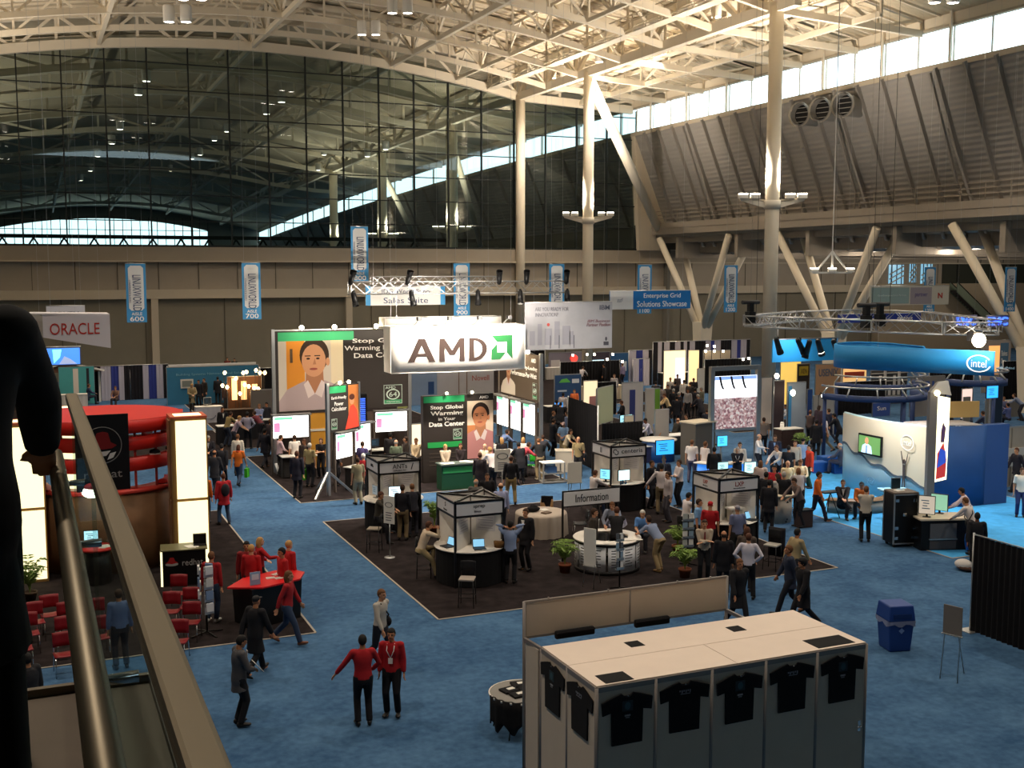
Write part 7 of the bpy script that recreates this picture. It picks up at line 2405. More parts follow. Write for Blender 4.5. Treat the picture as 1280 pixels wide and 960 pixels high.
mb.prism(rect(-w_ * .3, h_ * .35, w_ * .1, h_ * .9), .002, .01, glow('#f0a860', 1.0), f)
mb.prism(rect(w_ * .12, h_ * .3, w_ * .42, h_ * .95), .002, .01, cl('#5a7f9c'), f)
mb.build('print', parent=pn)
text(pn, 'Business\nOpen\nSource', f, w_ * .27, h_ * .6, w_ * .22, h_ * .4, WHT, off=.012)
for x in (1205, 1233):
 wallboard(x - 4, x + 6, 497, 560, '#7f786e', 'grey square booth pillar %s' % ('left of the bright blue screen' if x == 1233 else 'under the right navy canopy'))
e, pn, w_, h_, f = wallboard(1232, 1252, 480, 545, '#243448', 'dark booth wall carrying a bright blue screen')
monitor(atd(1240, 489, 47) - Vector((0, 0, .4)), 0, 'bright blue wall screen near the three blue shirts', .62, .5, '#2f9be8', 1.5, wall=True)
e, pn, w_, h_, f = wallboard(1200, 1214, 486, 530, '#e9c9bc', 'pinkish lit panel under the right navy canopy', lit=1.0)
monitor(at(1197, 540, 1.9), .2, 'small laptop screen under the right navy canopy', .4, .3, '#c9ccd6', .9, wall=True)
e, pn, w_, h_, f = wallboard(1236, 1330, 530, 606, '#a79c8c', 'beige low booth wall with seams behind the walking person at the right edge', a=0)
e2 = MB().prism(rect(-w_ * .42, h_ * .35, w_ * .5, h_ * .66), .01, .05, cl('#bdbab2'), f).build('white_notice', parent=pn)
text(e2, 'LINUX IN GOVERNMENT', f, -w_ * .12, h_ * .5, w_ * .36, .14, cl('#6a675f'), off=.06)
text(e2, 'AT WORK', f, -w_ * .12, h_ * .42, w_ * .14, .1, cl('#6a675f'), off=.06)
for x in (-.25, .1):
 MB().prism(rect(w_ * x, 0.05, w_ * x + .05, h_), .002, .02, cl('#7c7365'), f).build('joint', parent=pn)
e, p = far_table(1258, 522, 2.2, 'pale counter in front of the three blue shirts', '#8f877c', '#a59d92')
# back row under the grey banner
e, pn, w_, h_, f = wallboard(686, 730, 440, 470, '#8d8590', 'pale booth wall with a red lamp under the grey picture banner')
MB().prism(disc(w_ * .2, h_ * .75, .35, .3, 12), .01, .06, glow('#e03a30', 1.6), f).build('round_sign', parent=pn)
MB().prism(rect(-w_ * .45, h_ * .3, -w_ * .2, h_ * .7), .01, .03, cl('#dcd4d2'), f).build('poster', parent=pn)
e, pn, w_, h_, f = wallboard(731, 762, 440, 468, '#4a3f48', 'dark booth wall with a pale screen under the grey picture banner')
MB().prism(rect(-w_ * .3, h_ * .3, w_ * .25, h_ * .66), .01, .05, glow('#bfe4ee', 1.3), f).build('screen', parent=pn)
e, pn, w_, h_, f = wallboard(762, 785, 441, 476, '#2e5a86', 'deep blue booth wall left of the striped drape')
MB().prism(rect(w_ * .15, h_ * .35, w_ * .4, h_ * .7), .01, .03, cl('#cfd8de'), f).build('poster', parent=pn)
for k, (x, y) in enumerate(((716, 444), (734, 443), (743, 443), (759, 449), (766, 443), (778, 452))):
 bulb(x, y, 82, 'white lamp above the booths under the grey picture banner', 12, .08, '#fff3dc')
e, p = far_table(704, 474, 3.0, 'white counter with papers under the grey picture banner', '#c5bdb4', '#e2ddd6')
e, p = far_table(755, 500, 3.0, 'pale counter between the cream lit panel and the deep blue wall', '#d9c9ac', '#e8dcc4')
monitor(at(698, 515, 1.0), 0, 'bright blue screen left of the person in white behind the side poster', .5, .4, '#3f8fe0', 1.3, wall=True)
e, p = far_table(700, 528, 1.6, 'dark table crowded with people right of the side poster')
e = empty('block_stool', at(707, 590, 0), -.4, 'white block seat below the pair in cream and tan shirts', 'seat')
MB().box((0, .2, .45), (.85, .6, .9), cl('#c9bca8')).build('body', parent=e)
MB().box((0, .2, .92), (.9, .65, .05), cl('#d9cdb9')).build('top', parent=e)
e = empty('table', at(798, 578, 0), 0, 'navy table with white papers before the leaning person in white', 'table')
MB().box((0, 0, .75), (1.2, .7, .04), WHITE).build('tabletop', parent=e)
MB().box((0, 0, .37), (1.1, .6, .72), cl('#252b52')).build('cabinet', parent=e)
# black drape runs that close the farther booths
def divider(x0, x1, yb, h, label, col=None):
 a, b = at(x0, yb, 0), at(x1, yb, 0)
 e = empty('pipe_and_drape', (a.x, a.y, 0), 0, label, 'drape')
 drape((0, 0), (b.x - a.x, 0), h, col or DRAPEB, e, pitch=.25, amp=.05)
 for x in (0, b.x - a.x):
  MB().tube([(x, 0, 0), (x, 0, h + .05)], .03, 6, ALU).build('upright', parent=e)
 MB().tube([(0, 0, h), (b.x - a.x, 0, h)], .02, 6, ALU).build('crossbar', parent=e)
for x0, x1, yb, h, lab in ((626, 692, 478, 2.4, 'black drape between the side poster and the grey picture banner'), (700, 792, 487, 2.0, 'low black drape behind the cream lit panel and the pale green board'),
       (736, 778, 520, 2.0, 'black drape behind the pale green projection board'),
                           (880, 955, 492, 2.4, 'black drape behind the silver framed tower'), (1042, 1130, 520, 2.0, 'black drape under the curved navy canopies'),
                           (326, 345, 512, 2.6, 'black drape behind the left post of the portrait poster'), (1160, 1240, 508, 2.4, 'black drape behind the square pillars on the right'), (1252, 1330, 500, 2.6, 'dark drape behind the three blue shirts'), (210, 250, 499, 2.2, 'black drape left of the framed pictures')):
 divider(x0, x1, yb, h, lab)
# ================================================================== people
def ik(a, c, l1, l2, pole):
 d = c - a
 L = d.length
 if L > (l1 + l2) * .995:
  c = a + d * ((l1 + l2) * .995 / L)
  d = c - a
  L = d.length
 x = (l1 * l1 - l2 * l2 + L * L) / (2 * L)
 h = sqrt(max(0, l1 * l1 - x * x))
 u = d / L
 p = (pole - u * pole.dot(u))
 p = p.normalized() if p.length > 1e-6 else u.orthogonal().normalized()
 return a + u * x + p * h, c
V3 = lambda t: Vector(t)
POSES = {}
def pose(name, pelvis=(0, 0, .95), lean=.03, head=(0, 0), L=(-.11, 0, 0), R=(.11, 0, 0), lh=(-.25, .04, .82), rh=(.25, .04, .82), lp=(-.6, -1, 0), rp=(.6, -1, 0), fy=(.2, -.2), lk=(-.05, 1, .1), rk=(.05, 1, .1), toe=(0, 0)):
 POSES[name] = dict(pelvis=V3(pelvis), lean=lean, head=head, L=V3(L), R=V3(R), lh=V3(lh), rh=V3(rh), lp=V3(lp), rp=V3(rp), fy=fy, lk=V3(lk), rk=V3(rk), toe=toe)
pose('stand')
pose('stand_wide', L=(-.17, .05, 0), R=(.15, -.04, 0), lh=(-.28, .0, .83), rh=(.27, .1, .84), head=(.25, .05))
pose('crossed', lh=(.10, .25, 1.16), rh=(-.10, .24, 1.20), lp=(-1, -.3, -.4), rp=(1, -.3, -.4))
pose('hips', lh=(-.19, .04, 1.02), rh=(.19, .04, 1.02), lp=(-1, -.5, .1), rp=(1, -.5, .1), L=(-.15, 0, 0), R=(.15, 0, 0))
pose('hold', lh=(-.05, .27, 1.08), rh=(.06, .27, 1.08), head=(0, .35), lp=(-1, -.4, -.4), rp=(1, -.4, -.4))
pose('clasp', lh=(-.02, .2, .93), rh=(.03, .21, .94), lp=(-1, -.5, 0), rp=(1, -.5, 0))
pose('lean', pelvis=(0, -.16, .94), lean=.42, lh=(-.17, .42, 1.04), rh=(.16, .44, 1.04), head=(0, .15), L=(-.12, -.2, 0), R=(.12, -.1, 0), lp=(-1, -.2, -.3), rp=(1, -.2, -.3))
pose('bend', pelvis=(0, -.28, .93), lean=.85, lh=(-.18, .46, 1.0), rh=(.17, .48, 1.0), head=(0, -.25), L=(-.12, -.36, 0), R=(.12, -.2, 0), lp=(-1, 0, -.5), rp=(1, 0, -.5))
pose('walk', pelvis=(0, 0, .93), lean=.07, L=(-.09, .34, .0), R=(.09, -.36, .08), lh=(-.25, -.18, .86), rh=(.25, .26, .9), toe=(.25, -.5))
pose('walk_b', pelvis=(0, 0, .93), lean=.07, R=(.09, .34, .0), L=(-.09, -.36, .08), rh=(.25, -.18, .86), lh=(-.25, .26, .9), toe=(-.5, .25))
pose('point', lh=(-.52, .16, .98), rh=(.2, .22, 1.0), lp=(-.6, -1, -.6), rp=(1, -.5, 0), head=(.15, .05))
pose('reach', lh=(-.2, .5, 1.18), rh=(.24, .1, .85), lp=(-1, -.2, -.6))
pose('gesture', rh=(.32, .42, 1.25), lh=(-.1, .25, 1.08), lp=(-1, -.4, -.4), rp=(1, -.2, -.7))
pose('face', rh=(.06, .2, 1.5), lh=(-.02, .22, 1.12), rp=(1, .2, -.9), lp=(-1, -.3, -.4))
pose('stretch', lh=(-.16, .0, 1.60), rh=(.14, .0, 1.60), lp=(-1, .3, .5), rp=(1, .3, .5))
pose('sit', pelvis=(0, -.1, .52), lean=.08, L=(-.13, .40, 0), R=(.13, .36, 0), lh=(-.1, .34, .70), rh=(.1, .34, .70), lk=(-.1, .6, 1), rk=(.1, .6, 1))
pose('sit_fwd', pelvis=(0, -.1, .52), lean=.35, L=(-.15, .34, 0), R=(.15, .30, 0), lh=(-.06, .42, .68), rh=(.06, .42, .68), lk=(-.1, .6, 1), rk=(.1, .6, 1), head=(0, .1))
pose('sit_crossleg', pelvis=(0, -.1, .54), lean=.05, L=(-.10, .36, 0), R=(-.22, .52, .34), lh=(-.05, .38, .74), rh=(.05, .38, .76), lk=(-.1, .6, 1), rk=(.25, .5, 1), toe=(0, .3))
pose('stool', pelvis=(0, -.1, .86), lean=.12, L=(-.14, .26, .30), R=(.16, .3, .02), lh=(-.16, .46, 1.08), rh=(.14, .48, 1.08), lk=(-.2, .8, 1), rk=(.2, .8, .6), head=(0, .2), lp=(-1, -.3, -.5), rp=(1, -.3, -.5))
pose('stool_lean', pelvis=(0, -.14, .86), lean=.38, L=(-.14, .24, .30), R=(.16, .3, .02), lh=(-.12, .62, 1.08), rh=(.12, .34, 1.42), lk=(-.2, .8, 1), rk=(.2, .8, .6), head=(0, .1), lp=(-1, -.3, -.5), rp=(1, .2, -.8))
pose('rail', lean=.10, rh=(.27, .52, 1.0), rp=(1, -.5, -.2), lh=(-.3, .1, .86), L=(-.15, 0, 0), R=(.13, .02, 0))
def skel(P):
 k = {}
 pv, ln = P['pelvis'], P['lean']
 d = Vector((0, sin(ln), cos(ln)))
 fw = Vector((0, cos(ln), -sin(ln)))
 k['d'], k['fw'] = d, fw
 k['pelvis'] = pv
 k['sh'] = pv + d * .49
 k['ls'], k['rs'] = k['sh'] + Vector((-.19, 0, 0)), k['sh'] + Vector((.19, 0, 0))
 k['lhip'], k['rhip'] = pv + Vector((-.09, 0, -.02)), pv + Vector((.09, 0, -.02))
 for s, S_ in (('l', 'L'), ('r', 'R')):
  foot = P[S_]
  ank = foot + Vector((0, -.02, .085))
  k[s + 'knee'], k[s + 'ank'] = ik(k[s + 'hip'], ank, .44, .44, P[s + 'k'])
  k[s + 'elb'], k[s + 'wri'] = ik(k[s + 's'], P[s + 'h'], .30, .26, P[s + 'p'])
 nk = d.lerp(Vector((0, 0, 1)), .45).normalized()
 k['neck0'] = pv + d * .54
 k['neck1'] = k['neck0'] + nk * .07
 yw, pt = P['head']
 k['Rh'] = Matrix.Rotation(-yw, 3, 'Z') @ Matrix.Rotation(-pt - ln * .25, 3, 'X')
 k['head'] = k['neck1'] + k['Rh'] @ Vector((0, .022, .085))
 k['top'] = k['head'] + k['Rh'] @ Vector((0, -.01, .125))
 return k
def etube(mb, pts, rr, side, n=14):
 """closed tube with elliptical sections (a along side, b across)"""
 rings = []
 m_ = len(pts)
 for j, p in enumerate(pts):
  d = (pts[min(j + 1, m_ - 1)] - pts[max(j - 1, 0)]).normalized()
  s = (side - d * side.dot(d))
  s = s.normalized() if s.length > 1e-5 else d.orthogonal().normalized()
  t = d.cross(s)
  a, b = rr[j] if isinstance(rr[j], tuple) else (rr[j], rr[j])
  rings.append([mb.bm.verts.new(p + s * a * cos(2 * pi * q / n) + t * b * sin(2 * pi * q / n)) for q in range(n)])
 for A, B in zip(rings[:-1], rings[1:]):
  for q in range(n):
   mb.face([A[q], A[(q + 1) % n], B[(q + 1) % n], B[q]], 0)
 mb.face(rings[0][::-1], 0)
 mb.face(rings[-1], 0)
def blob(mb, c, R, r, n=14, k=10):
 M = MB()
 M.ball((0, 0, 0), r, None, n, k)
 for v in M.bm.verts:
  v.co = c + R @ v.co
 me = bpy.data.meshes.new('t')
 M.bm.to_mesh(me)
 M.bm.free()
 mb.bm.from_mesh(me)
 bpy.data.meshes.remove(me)
def fuse(mb, vox, name, smooth=2):
 bmesh.ops.recalc_face_normals(mb.bm, faces=mb.bm.faces)
 me = bpy.data.meshes.new('t')
 mb.bm.to_mesh(me)
 mb.bm.free()
 o = bpy.data.objects.new('t', me)
 C.objects.link(o)
 r = o.modifiers.new('r', 'REMESH')
 r.mode = 'VOXEL'
 r.voxel_size = vox
 if smooth:
  s = o.modifiers.new('s', 'SMOOTH')
  s.iterations = smooth
  s.factor = .5
 dg = bpy.context.evaluated_depsgraph_get()
 out = bpy.data.meshes.new_from_object(o.evaluated_get(dg))
 out.name = name
 bpy.data.objects.remove(o)
 bpy.data.meshes.remove(me)
 for p in out.polygons:
  p.use_smooth = True
 return out
X1 = Vector((1, 0, 0))
def add_legs(mb, k, g, cut=0.0, loose=False):
 for s in 'lr':
  h, kn, an = k[s + 'hip'], k[s + 'knee'], k[s + 'ank']
  if loose:
   pts = [h + Vector((0, 0, .06)), h, h.lerp(kn, .5), kn, kn.lerp(an, .5), an + (kn - an).normalized() * .0]
   rr = [.095 + g, .1 + g, .085 + g, .066 + g, .062 + g, .058 + g]
  else:
   pts = [h + Vector((0, 0, .05)), h, h.lerp(kn, .5), kn, kn.lerp(an, .35), an]
   rr = [.08, .088, .075, .055, .057, .038]
  etube(mb, pts, rr, X1)
  blob(mb, kn, Matrix.Identity(3), (.054 + g + (.01 if loose else 0),) * 3)
def add_torso(mb, k, g, t0, t1, flare=0.0):
 sec = [(-.12, .150, .11), (-.04, .168, .12), (.04, .165, .115), (.14, .150, .105), (.24, .152, .108), (.34, .172, .118), (.42, .182, .112), (.48, .165, .095), (.53, .09, .075)]
 pts, rr = [], []
 for t, a, b in sec:
  if t0 - 1e-6 <= t <= t1 + 1e-6:
   pts.append(k['pelvis'] + k['d'] * t)
   rr.append((a + g, b + g))
 if t0 < sec[0][0]:
  hipd = ((k['lknee'] + k['rknee']) / 2 - k['pelvis']).normalized()
  low = -k['d'].lerp(hipd, 0)
  ex = -t0 - .12
  dd = (hipd * .6 - k['d'] * .4).normalized()
  pts.insert(0, k['pelvis'] - k['d'] * .10 + dd * ex)
  rr.insert(0, (.165 + g + flare, .125 + g + flare))
 etube(mb, pts, rr, X1, 20)
def add_arms(mb, k, g, end):
 """end: fraction along shoulder-elbow-wrist covered, 2 = whole"""
 for s in 'lr':
  a, e, w_ = k[s + 's'], k[s + 'elb'], k[s + 'wri']
  inn = a + (k['sh'] - a) * .45
  pts = [inn, a, a.lerp(e, .5)] if end > .5 else [inn, a]
  rr = [.055 + g, .058 + g, .048 + g] if end > .5 else [.055 + g, .058 + g]
  if end >= 1:
   pts += [e, e.lerp(w_, .5)]
   rr += [.043 + g, .039 + g]
   f = end - 1
   pts += [e.lerp(w_, f)]
   rr += [.030 + g]
  elif end > .5:
   pts += [a.lerp(e, end)]
   rr += [.046 + g * 1.5]
  etube(mb, pts, rr, Vector((0, 0, 1)) if abs((e - a).normalized().z) < .8 else X1, 12)
def add_hands(mb, k):
 for s in 'lr':
  sg = -1 if s == 'l' else 1
  e, w_ = k[s + 'elb'], k[s + 'wri']
  d = (w_ - e).normalized()
  side = d.cross(Vector((0, 0, 1)))
  side = side.normalized() if side.length > .2 else Vector((0, 1, 0))
  nrm = side.cross(d).normalized()
  if abs(d.z) > .8:
   side, nrm = Vector((0, 1, 0)), Vector((-sg, 0, 0))
   side = (side - d * side.dot(d)).normalized()
  R = Matrix((side, d, nrm)).transposed()
  blob(mb, w_ + d * .05, R, (.042, .058, .02))
  for q in range(4):
   o = w_ + d * .085 + side * (-.031 + .0207 * q)
   ln = (.058, .07, .066, .05)[q]
   p1 = o + d * ln * .55 - nrm * .008
   p2 = p1 + (d - nrm * .8).normalized() * ln * .5
   etube(mb, [o - d * .02, o, p1, p2], [.0105, .0105, .0098, .008], side, 8)
  o = w_ + d * .03 + side * sg * -.034
  p1 = o + (side * sg * -.8 + d).normalized() * .038
  p2 = p1 + (side * sg * -.2 + d).normalized() * .03
  etube(mb, [w_ + d * .02, o, p1, p2], [.014, .013, .011, .009], nrm, 8)
BODY, SHIRT, PANTS, HAIR, SHOE = {}, {}, {}, {}, {}
def body_mesh(pn):
 if pn in BODY:
  return BODY[pn]
 k = skel(POSES[pn])
 P = POSES[pn]
 mb = MB()
 add_torso(mb, k, 0, -.12, .53)
 add_legs(mb, k, 0)
 add_arms(mb, k, -.004, 2)
 add_hands(mb, k)
 for s in 'lr':
  a = k[s + 'ank']
  blob(mb, a + Vector((0, .05, -.05)), Matrix.Identity(3), (.038, .11, .03))
 etube(mb, [k['pelvis'] + k['d'] * .48, k['neck0'], k['neck1'], k['head']], [.07, .058, .054, .055], X1)
 R, c = k['Rh'], k['head']
 blob(mb, c + R @ Vector((0, -.008, .022)), R, (.074, .094, .098), 18, 12)
 blob(mb, c + R @ Vector((0, .022, -.04)), R, (.056, .068, .072), 16, 10)
 blob(mb, c + R @ Vector((0, .062, -.088)), R, (.026, .024, .018))
 etube(mb, [c + R @ Vector((0, .082, .02)), c + R @ Vector((0, .104, -.018)), c + R @ Vector((0, .086, -.026))], [.009, .015, .009], R @ X1, 8)
 for s in (-1, 1):
  blob(mb, c + R @ Vector((s * .074, -.005, -.005)), R, (.010, .018, .030))
  blob(mb, c + R @ Vector((s * .032, .082, .024)), R, (.022, .010, .008))
 me = fuse(mb, .0095, 'person_body', 1)
 for m_ in range(3):
  me.materials.append(None)
 Ri = R.transposed()
 for p in me.polygons:
  q = Ri @ (p.center - c)
  if q.y > .055:
   if abs(abs(q.x) - .031) < .014 and abs(q.z - .008) < .0075:
    p.material_index = 1
   elif abs(q.x) < .024 and abs(q.z + .052) < .0065:
    p.material_index = 2
   elif abs(abs(q.x) - .032) < .020 and abs(q.z - .030) < .005:
    p.material_index = 1
 BODY[pn] = (me, k)
 return BODY[pn]
def shirt_mesh(pn, kind):
 if (pn, kind) in SHIRT:
  return SHIRT[(pn, kind)]
 k = skel(POSES[pn])
 mb = MB()
 g = {'long': .013, 'short': .014, 'jacket': .026, 'tee': .014, 'coat': .03, 'vest': .02}[kind]
 t0 = {'long': -.06, 'short': -.11, 'jacket': -.26, 'tee': -.12, 'coat': -.42, 'vest': -.08}[kind]
 seat = POSES[pn]['pelvis'].z < .8
 if seat and t0 < -.14:
  t0 = -.14
 add_torso(mb, k, g, t0, .53, .02 if kind in ('jacket', 'coat') else 0)
 add_arms(mb, k, g * .85, {'long': 1.93, 'short': .8, 'tee': .75, 'jacket': 1.95, 'coat': 1.97, 'vest': .3}[kind])
 for s in (-1, 1):
  blob(mb, k['sh'] + X1 * s * .17, Matrix.Identity(3), (.066 + g, .066 + g, .058 + g))
 etube(mb, [k['pelvis'] + k['d'] * .47, k['neck0'] + k['d'] * .015], [(.11, .09), (.072, .070)], X1)
 SHIRT[(pn, kind)] = fuse(mb, .016, 'garment', 2)
 return SHIRT[(pn, kind)]
def pants_mesh(pn, skirt=False):
 if (pn, skirt) in PANTS:
  return PANTS[(pn, skirt)]
 k = skel(POSES[pn])
 mb = MB()
 add_torso(mb, k, .012, -.12, .06)
 add_legs(mb, k, .006, 0, True)
 PANTS[(pn, skirt)] = fuse(mb, .016, 'trousers', 2)
 return PANTS[(pn, skirt)]
def shoe_mesh(pn, s):
 if (pn, s) in SHOE:
  return SHOE[(pn, s)]
 P = POSES[pn]
 k = skel(P)
 a = k[s + 'ank']
 t = P['toe'][0 if s == 'l' else 1]
 y = P['fy'][0 if s == 'l' else 1] * .8
 R = Matrix.Rotation(y, 3, 'Z') @ Matrix.Rotation(t, 3, 'X')
 mb = MB()
 pts = [R @ Vector((0, yy, 0)) for yy in (-.075, -.05, .0, .07, .14, .185, .20)]
 zz = [.0, .0, .0, -.008, -.014, -.018, -.022]
 rr = [(.02, .025), (.038, .05), (.042, .055), (.047, .040), (.048, .032), (.036, .024), (.012, .012)]
 for j in range(len(pts)):
  pts[j] = a + pts[j] + R @ Vector((0, 0, -.035 + zz[j] * .6))
 etube(mb, pts, rr, R @ X1, 12)
 for v in mb.bm.verts:
  if abs(t) < .05:
   v.co.z = max(v.co.z, a.z - .083)
 bmesh.ops.recalc_face_normals(mb.bm, faces=mb.bm.faces)
 me = bpy.data.meshes.new('shoe')
 mb.bm.to_mesh(me)
 mb.bm.free()
 for p in me.polygons:
  p.use_smooth = True
 SHOE[(pn, s)] = me
 return me
def hair_mesh(pn, style):
 if (pn, style) in HAIR:
  return HAIR[(pn, style)]
 k = skel(POSES[pn])
 R, c = k['Rh'], k['head']
 M = MB()
 M.ball((0, 0, 0), 1.0, None, 24, 18)
 out = []
 for v in M.bm.verts:
  x, y, z = v.co
  rx, ry, rz, oy, oz = .083, .103, .108, -.014, .026
  if style == 'cap':
   rx, ry, rz = .086, .108, .105
  if style == 'curly':
   rx, ry, rz = .105, .122, .122
  q = Vector((x * rx, y * ry + oy, z * rz + oz))
  if style == 'bald':
   lo, hi = -.045, .045
   if q.z > hi or (q.y > .02) or q.z < lo:
    q *= .8
  elif style == 'cap':
   if q.z < .045:
    q = Vector((q.x * .86, q.y * .84, max(q.z, .0)))
  else:
   front_ = q.y > .035
   lim = .062 if front_ else (.015 if q.y > -.01 else (-.07 if style in ('short', 'curly') else -.16))
   if q.z < lim:
    if style in ('long', 'bob') and q.y < .015:
     q = Vector((q.x * 1.0, min(q.y, -.02) * 1.0, q.z))
    else:
     q = Vector((q.x * .78, q.y * .78, q.z * .9 + .01))
   if style in ('long', 'bob') and q.y < .02 and z < -.1:
    q.z += z * (.16 if style == 'long' else .07)
    q.x = (abs(x) ** .5) * (1 if x > 0 else -1) * .088
    q.y = min(q.y, -.0) - .01
  v.co = c + R @ q
 if style == 'cap':
  b = MB()
  b.ball((0, .085, .062), (.07, .075, .008), None, 16, 6)
  for v in b.bm.verts:
   v.co = c + R @ v.co
  me = bpy.data.meshes.new('t')
  b.bm.to_mesh(me)
  b.bm.free()
  M.bm.from_mesh(me)
 if style == 'pony':
  b = MB()
  b.ball((0, -.12, -.02), (.03, .035, .09), None, 10, 8)
  for v in b.bm.verts:
   v.co = c + R @ v.co
  me = bpy.data.meshes.new('t')
  b.bm.to_mesh(me)
  b.bm.free()
  M.bm.from_mesh(me)
 bmesh.ops.recalc_face_normals(M.bm, faces=M.bm.faces)
 me = bpy.data.meshes.new('hair')
 M.bm.to_mesh(me)
 M.bm.free()
 for p in me.polygons:
  p.use_smooth = True
 HAIR[(pn, style)] = me
 return me
SKINS = [mat('skin_a', '#c68f6c', .55), mat('skin_b', '#b57a55', .55), mat('skin_c', '#7a4a30', .55), mat('skin_d', '#d9a582', .55)]
EYEM = mat('eye_dark', '#241812', .4)
LIPM = mat('lips', '#9a5245', .5)
HC = dict(k='#14100e', b='#3a2416', m='#6b4528', l='#b98d55', g='#a09a92', w='#d8d3ca', r='#54301e')
def child(name, me, par, m_):
 o = bpy.data.objects.new(name, me)
 C.objects.link(o)
 o.parent = par
 if not me.materials:
  me.materials.append(None)
 s = o.material_slots[0]
 s.link = 'OBJECT'
 s.material = m_
 return o
NPEOPLE = 0
def person(x, yh, pn, a, kind, top, legs, hair, label, skin=0, h=1.75, shoe='#1a1512', extra='', group=None, base=None, inner=None):
 """head top at pixel (x, yh); a: 0 = back to the camera, 90 = facing right, 180 = facing it, 270 = left"""
 global NPEOPLE
 me, k = body_mesh(pn)
 sc = h / 1.75
 rz = -YAW - radians(a)
 if base is None:
  t = at(x, yh, k['top'].z * sc)
  off = Matrix.Rotation(rz, 3, 'Z') @ Vector((k['top'].x, k['top'].y, 0)) * sc
  loc = Vector((t.x - off.x, t.y - off.y, .012))
 else:
  loc = Vector(base)
 o = bpy.data.objects.new('person', me)
 C.objects.link(o)
 o.location = loc
 o.rotation_euler.z = rz
 o.scale = (sc, sc, sc)
 for i, m_ in enumerate((SKINS[skin], EYEM, LIPM)):
  o.material_slots[i].link = 'OBJECT'
  o.material_slots[i].material = m_
 tag(o, label, 'person', group)
 nm = {'long': 'shirt', 'short': 'shirt', 'tee': 'shirt', 'jacket': 'jacket', 'coat': 'coat', 'vest': 'vest'}[kind]
 if inner and kind in ('vest',):
  child('shirt', shirt_mesh(pn, 'long'), o, cl(inner, .9))
 child(nm, shirt_mesh(pn, kind), o, cl(top, .9))
 child('trousers', pants_mesh(pn), o, cl(legs, .9))
 for s in 'lr':
  child('shoe', shoe_mesh(pn, s), o, cl(shoe, .5))
 style, hc = hair
 child('cap' if style == 'cap' else 'hair', hair_mesh(pn, style), o, cl(HC.get(hc, hc), .8))
 d, pv = k['d'], k['pelvis']
 fw = k['fw']
 if kind == 'jacket' and inner:
  mb = MB()
  c = pv + d * .44
  mb.poly([c + fw * .146 + X1 * -.05 + d * .07, c + fw * .146 + X1 * .05 + d * .07, c + fw * .150 - d * .18])
  mb.build('shirt_front', cl(inner, .9), o, solid=.012)
 if 'L' in extra:      # lanyard with badge
  mb = MB()
  n0 = pv + d * .53
  for s in (-1, 1):
   mb.tube([n0 + X1 * s * .07 + fw * .05, pv + d * .42 + X1 * s * .07 + fw * .15, pv + d * .26 + fw * .135], .008, 6, cl('#dcdad6'))
  mb.box(pv + d * .21 + fw * .142, (.085, .012, .11), cl('#e8e6e2'))
  mb.build('lanyard', parent=o)
 if 'B' in extra:      # shoulder bag
  mb = MB()
  mb.ball(pv + X1 * -.26 - fw * .05 + d * .02, (.09, .17, .14), cl('#1b1a1f'), 12, 8)
  mb.build('shoulder_bag', parent=o)
  MB().tube([pv + X1 * -.24 + d * .1, pv + d * .3 - fw * .15 - X1 * .08, k['sh'] + X1 * .1 - fw * .06 + d * .04, k['sh'] + X1 * .09 + fw * .06 + d * .03, pv + d * .25 + fw * .15 - X1 * .1, pv + X1 * -.24 + d * .1], .016, 6, cl('#1b1a1f')).build('bag_strap', parent=o)
 if 'K' in extra:      # backpack
  MB().ball(pv + d * .27 - fw * .2, (.15, .1, .22), cl('#211f26'), 14, 10).build('backpack', parent=o)
 if 'P' in extra:      # paper in the hands
  c = (k['lwri'] + k['rwri']) / 2
  R = Matrix.Rotation(.7, 3, 'X')
  MB().box(c + Vector((0, .1, .03)), (.22, .012, .26), WHITE, M=R).build('paper', parent=o)
 if 'T' in extra:      # tie
  mb = MB()
  mb.prism([(-.03, -.34), (0, -.38), (.03, -.34), (.018, 0), (-.018, 0)], 0, .01, cl('#7a2f33'), (pv + d * .5 + fw * .135, X1, d, fw))
  mb.build('tie', parent=o)
 if 'S' in extra:      # scarf / bright collar
  MB().tube([pv + d * .53 + X1 * .09 * cos(q) + fw * .085 * sin(q) for q in [2 * pi * j / 12 for j in range(12)]], .035, 8, cl('#e0582a'), closed=True).build('scarf', parent=o)
 if 'G' in extra:      # glasses
  mb = MB()
  for s in (-1, 1):
   c = k['head'] + k['Rh'] @ Vector((s * .031, .095, .008))
   mb.tube([c + k['Rh'] @ Vector((.02 * cos(2 * pi * j / 10), 0, .016 * sin(2 * pi * j / 10))) for j in range(10)], .003, 4, BLACK, closed=True)
  mb.build('glasses', parent=o)
 NPEOPLE += 1
 return o
S_, J_ = 'short', 'jacket'
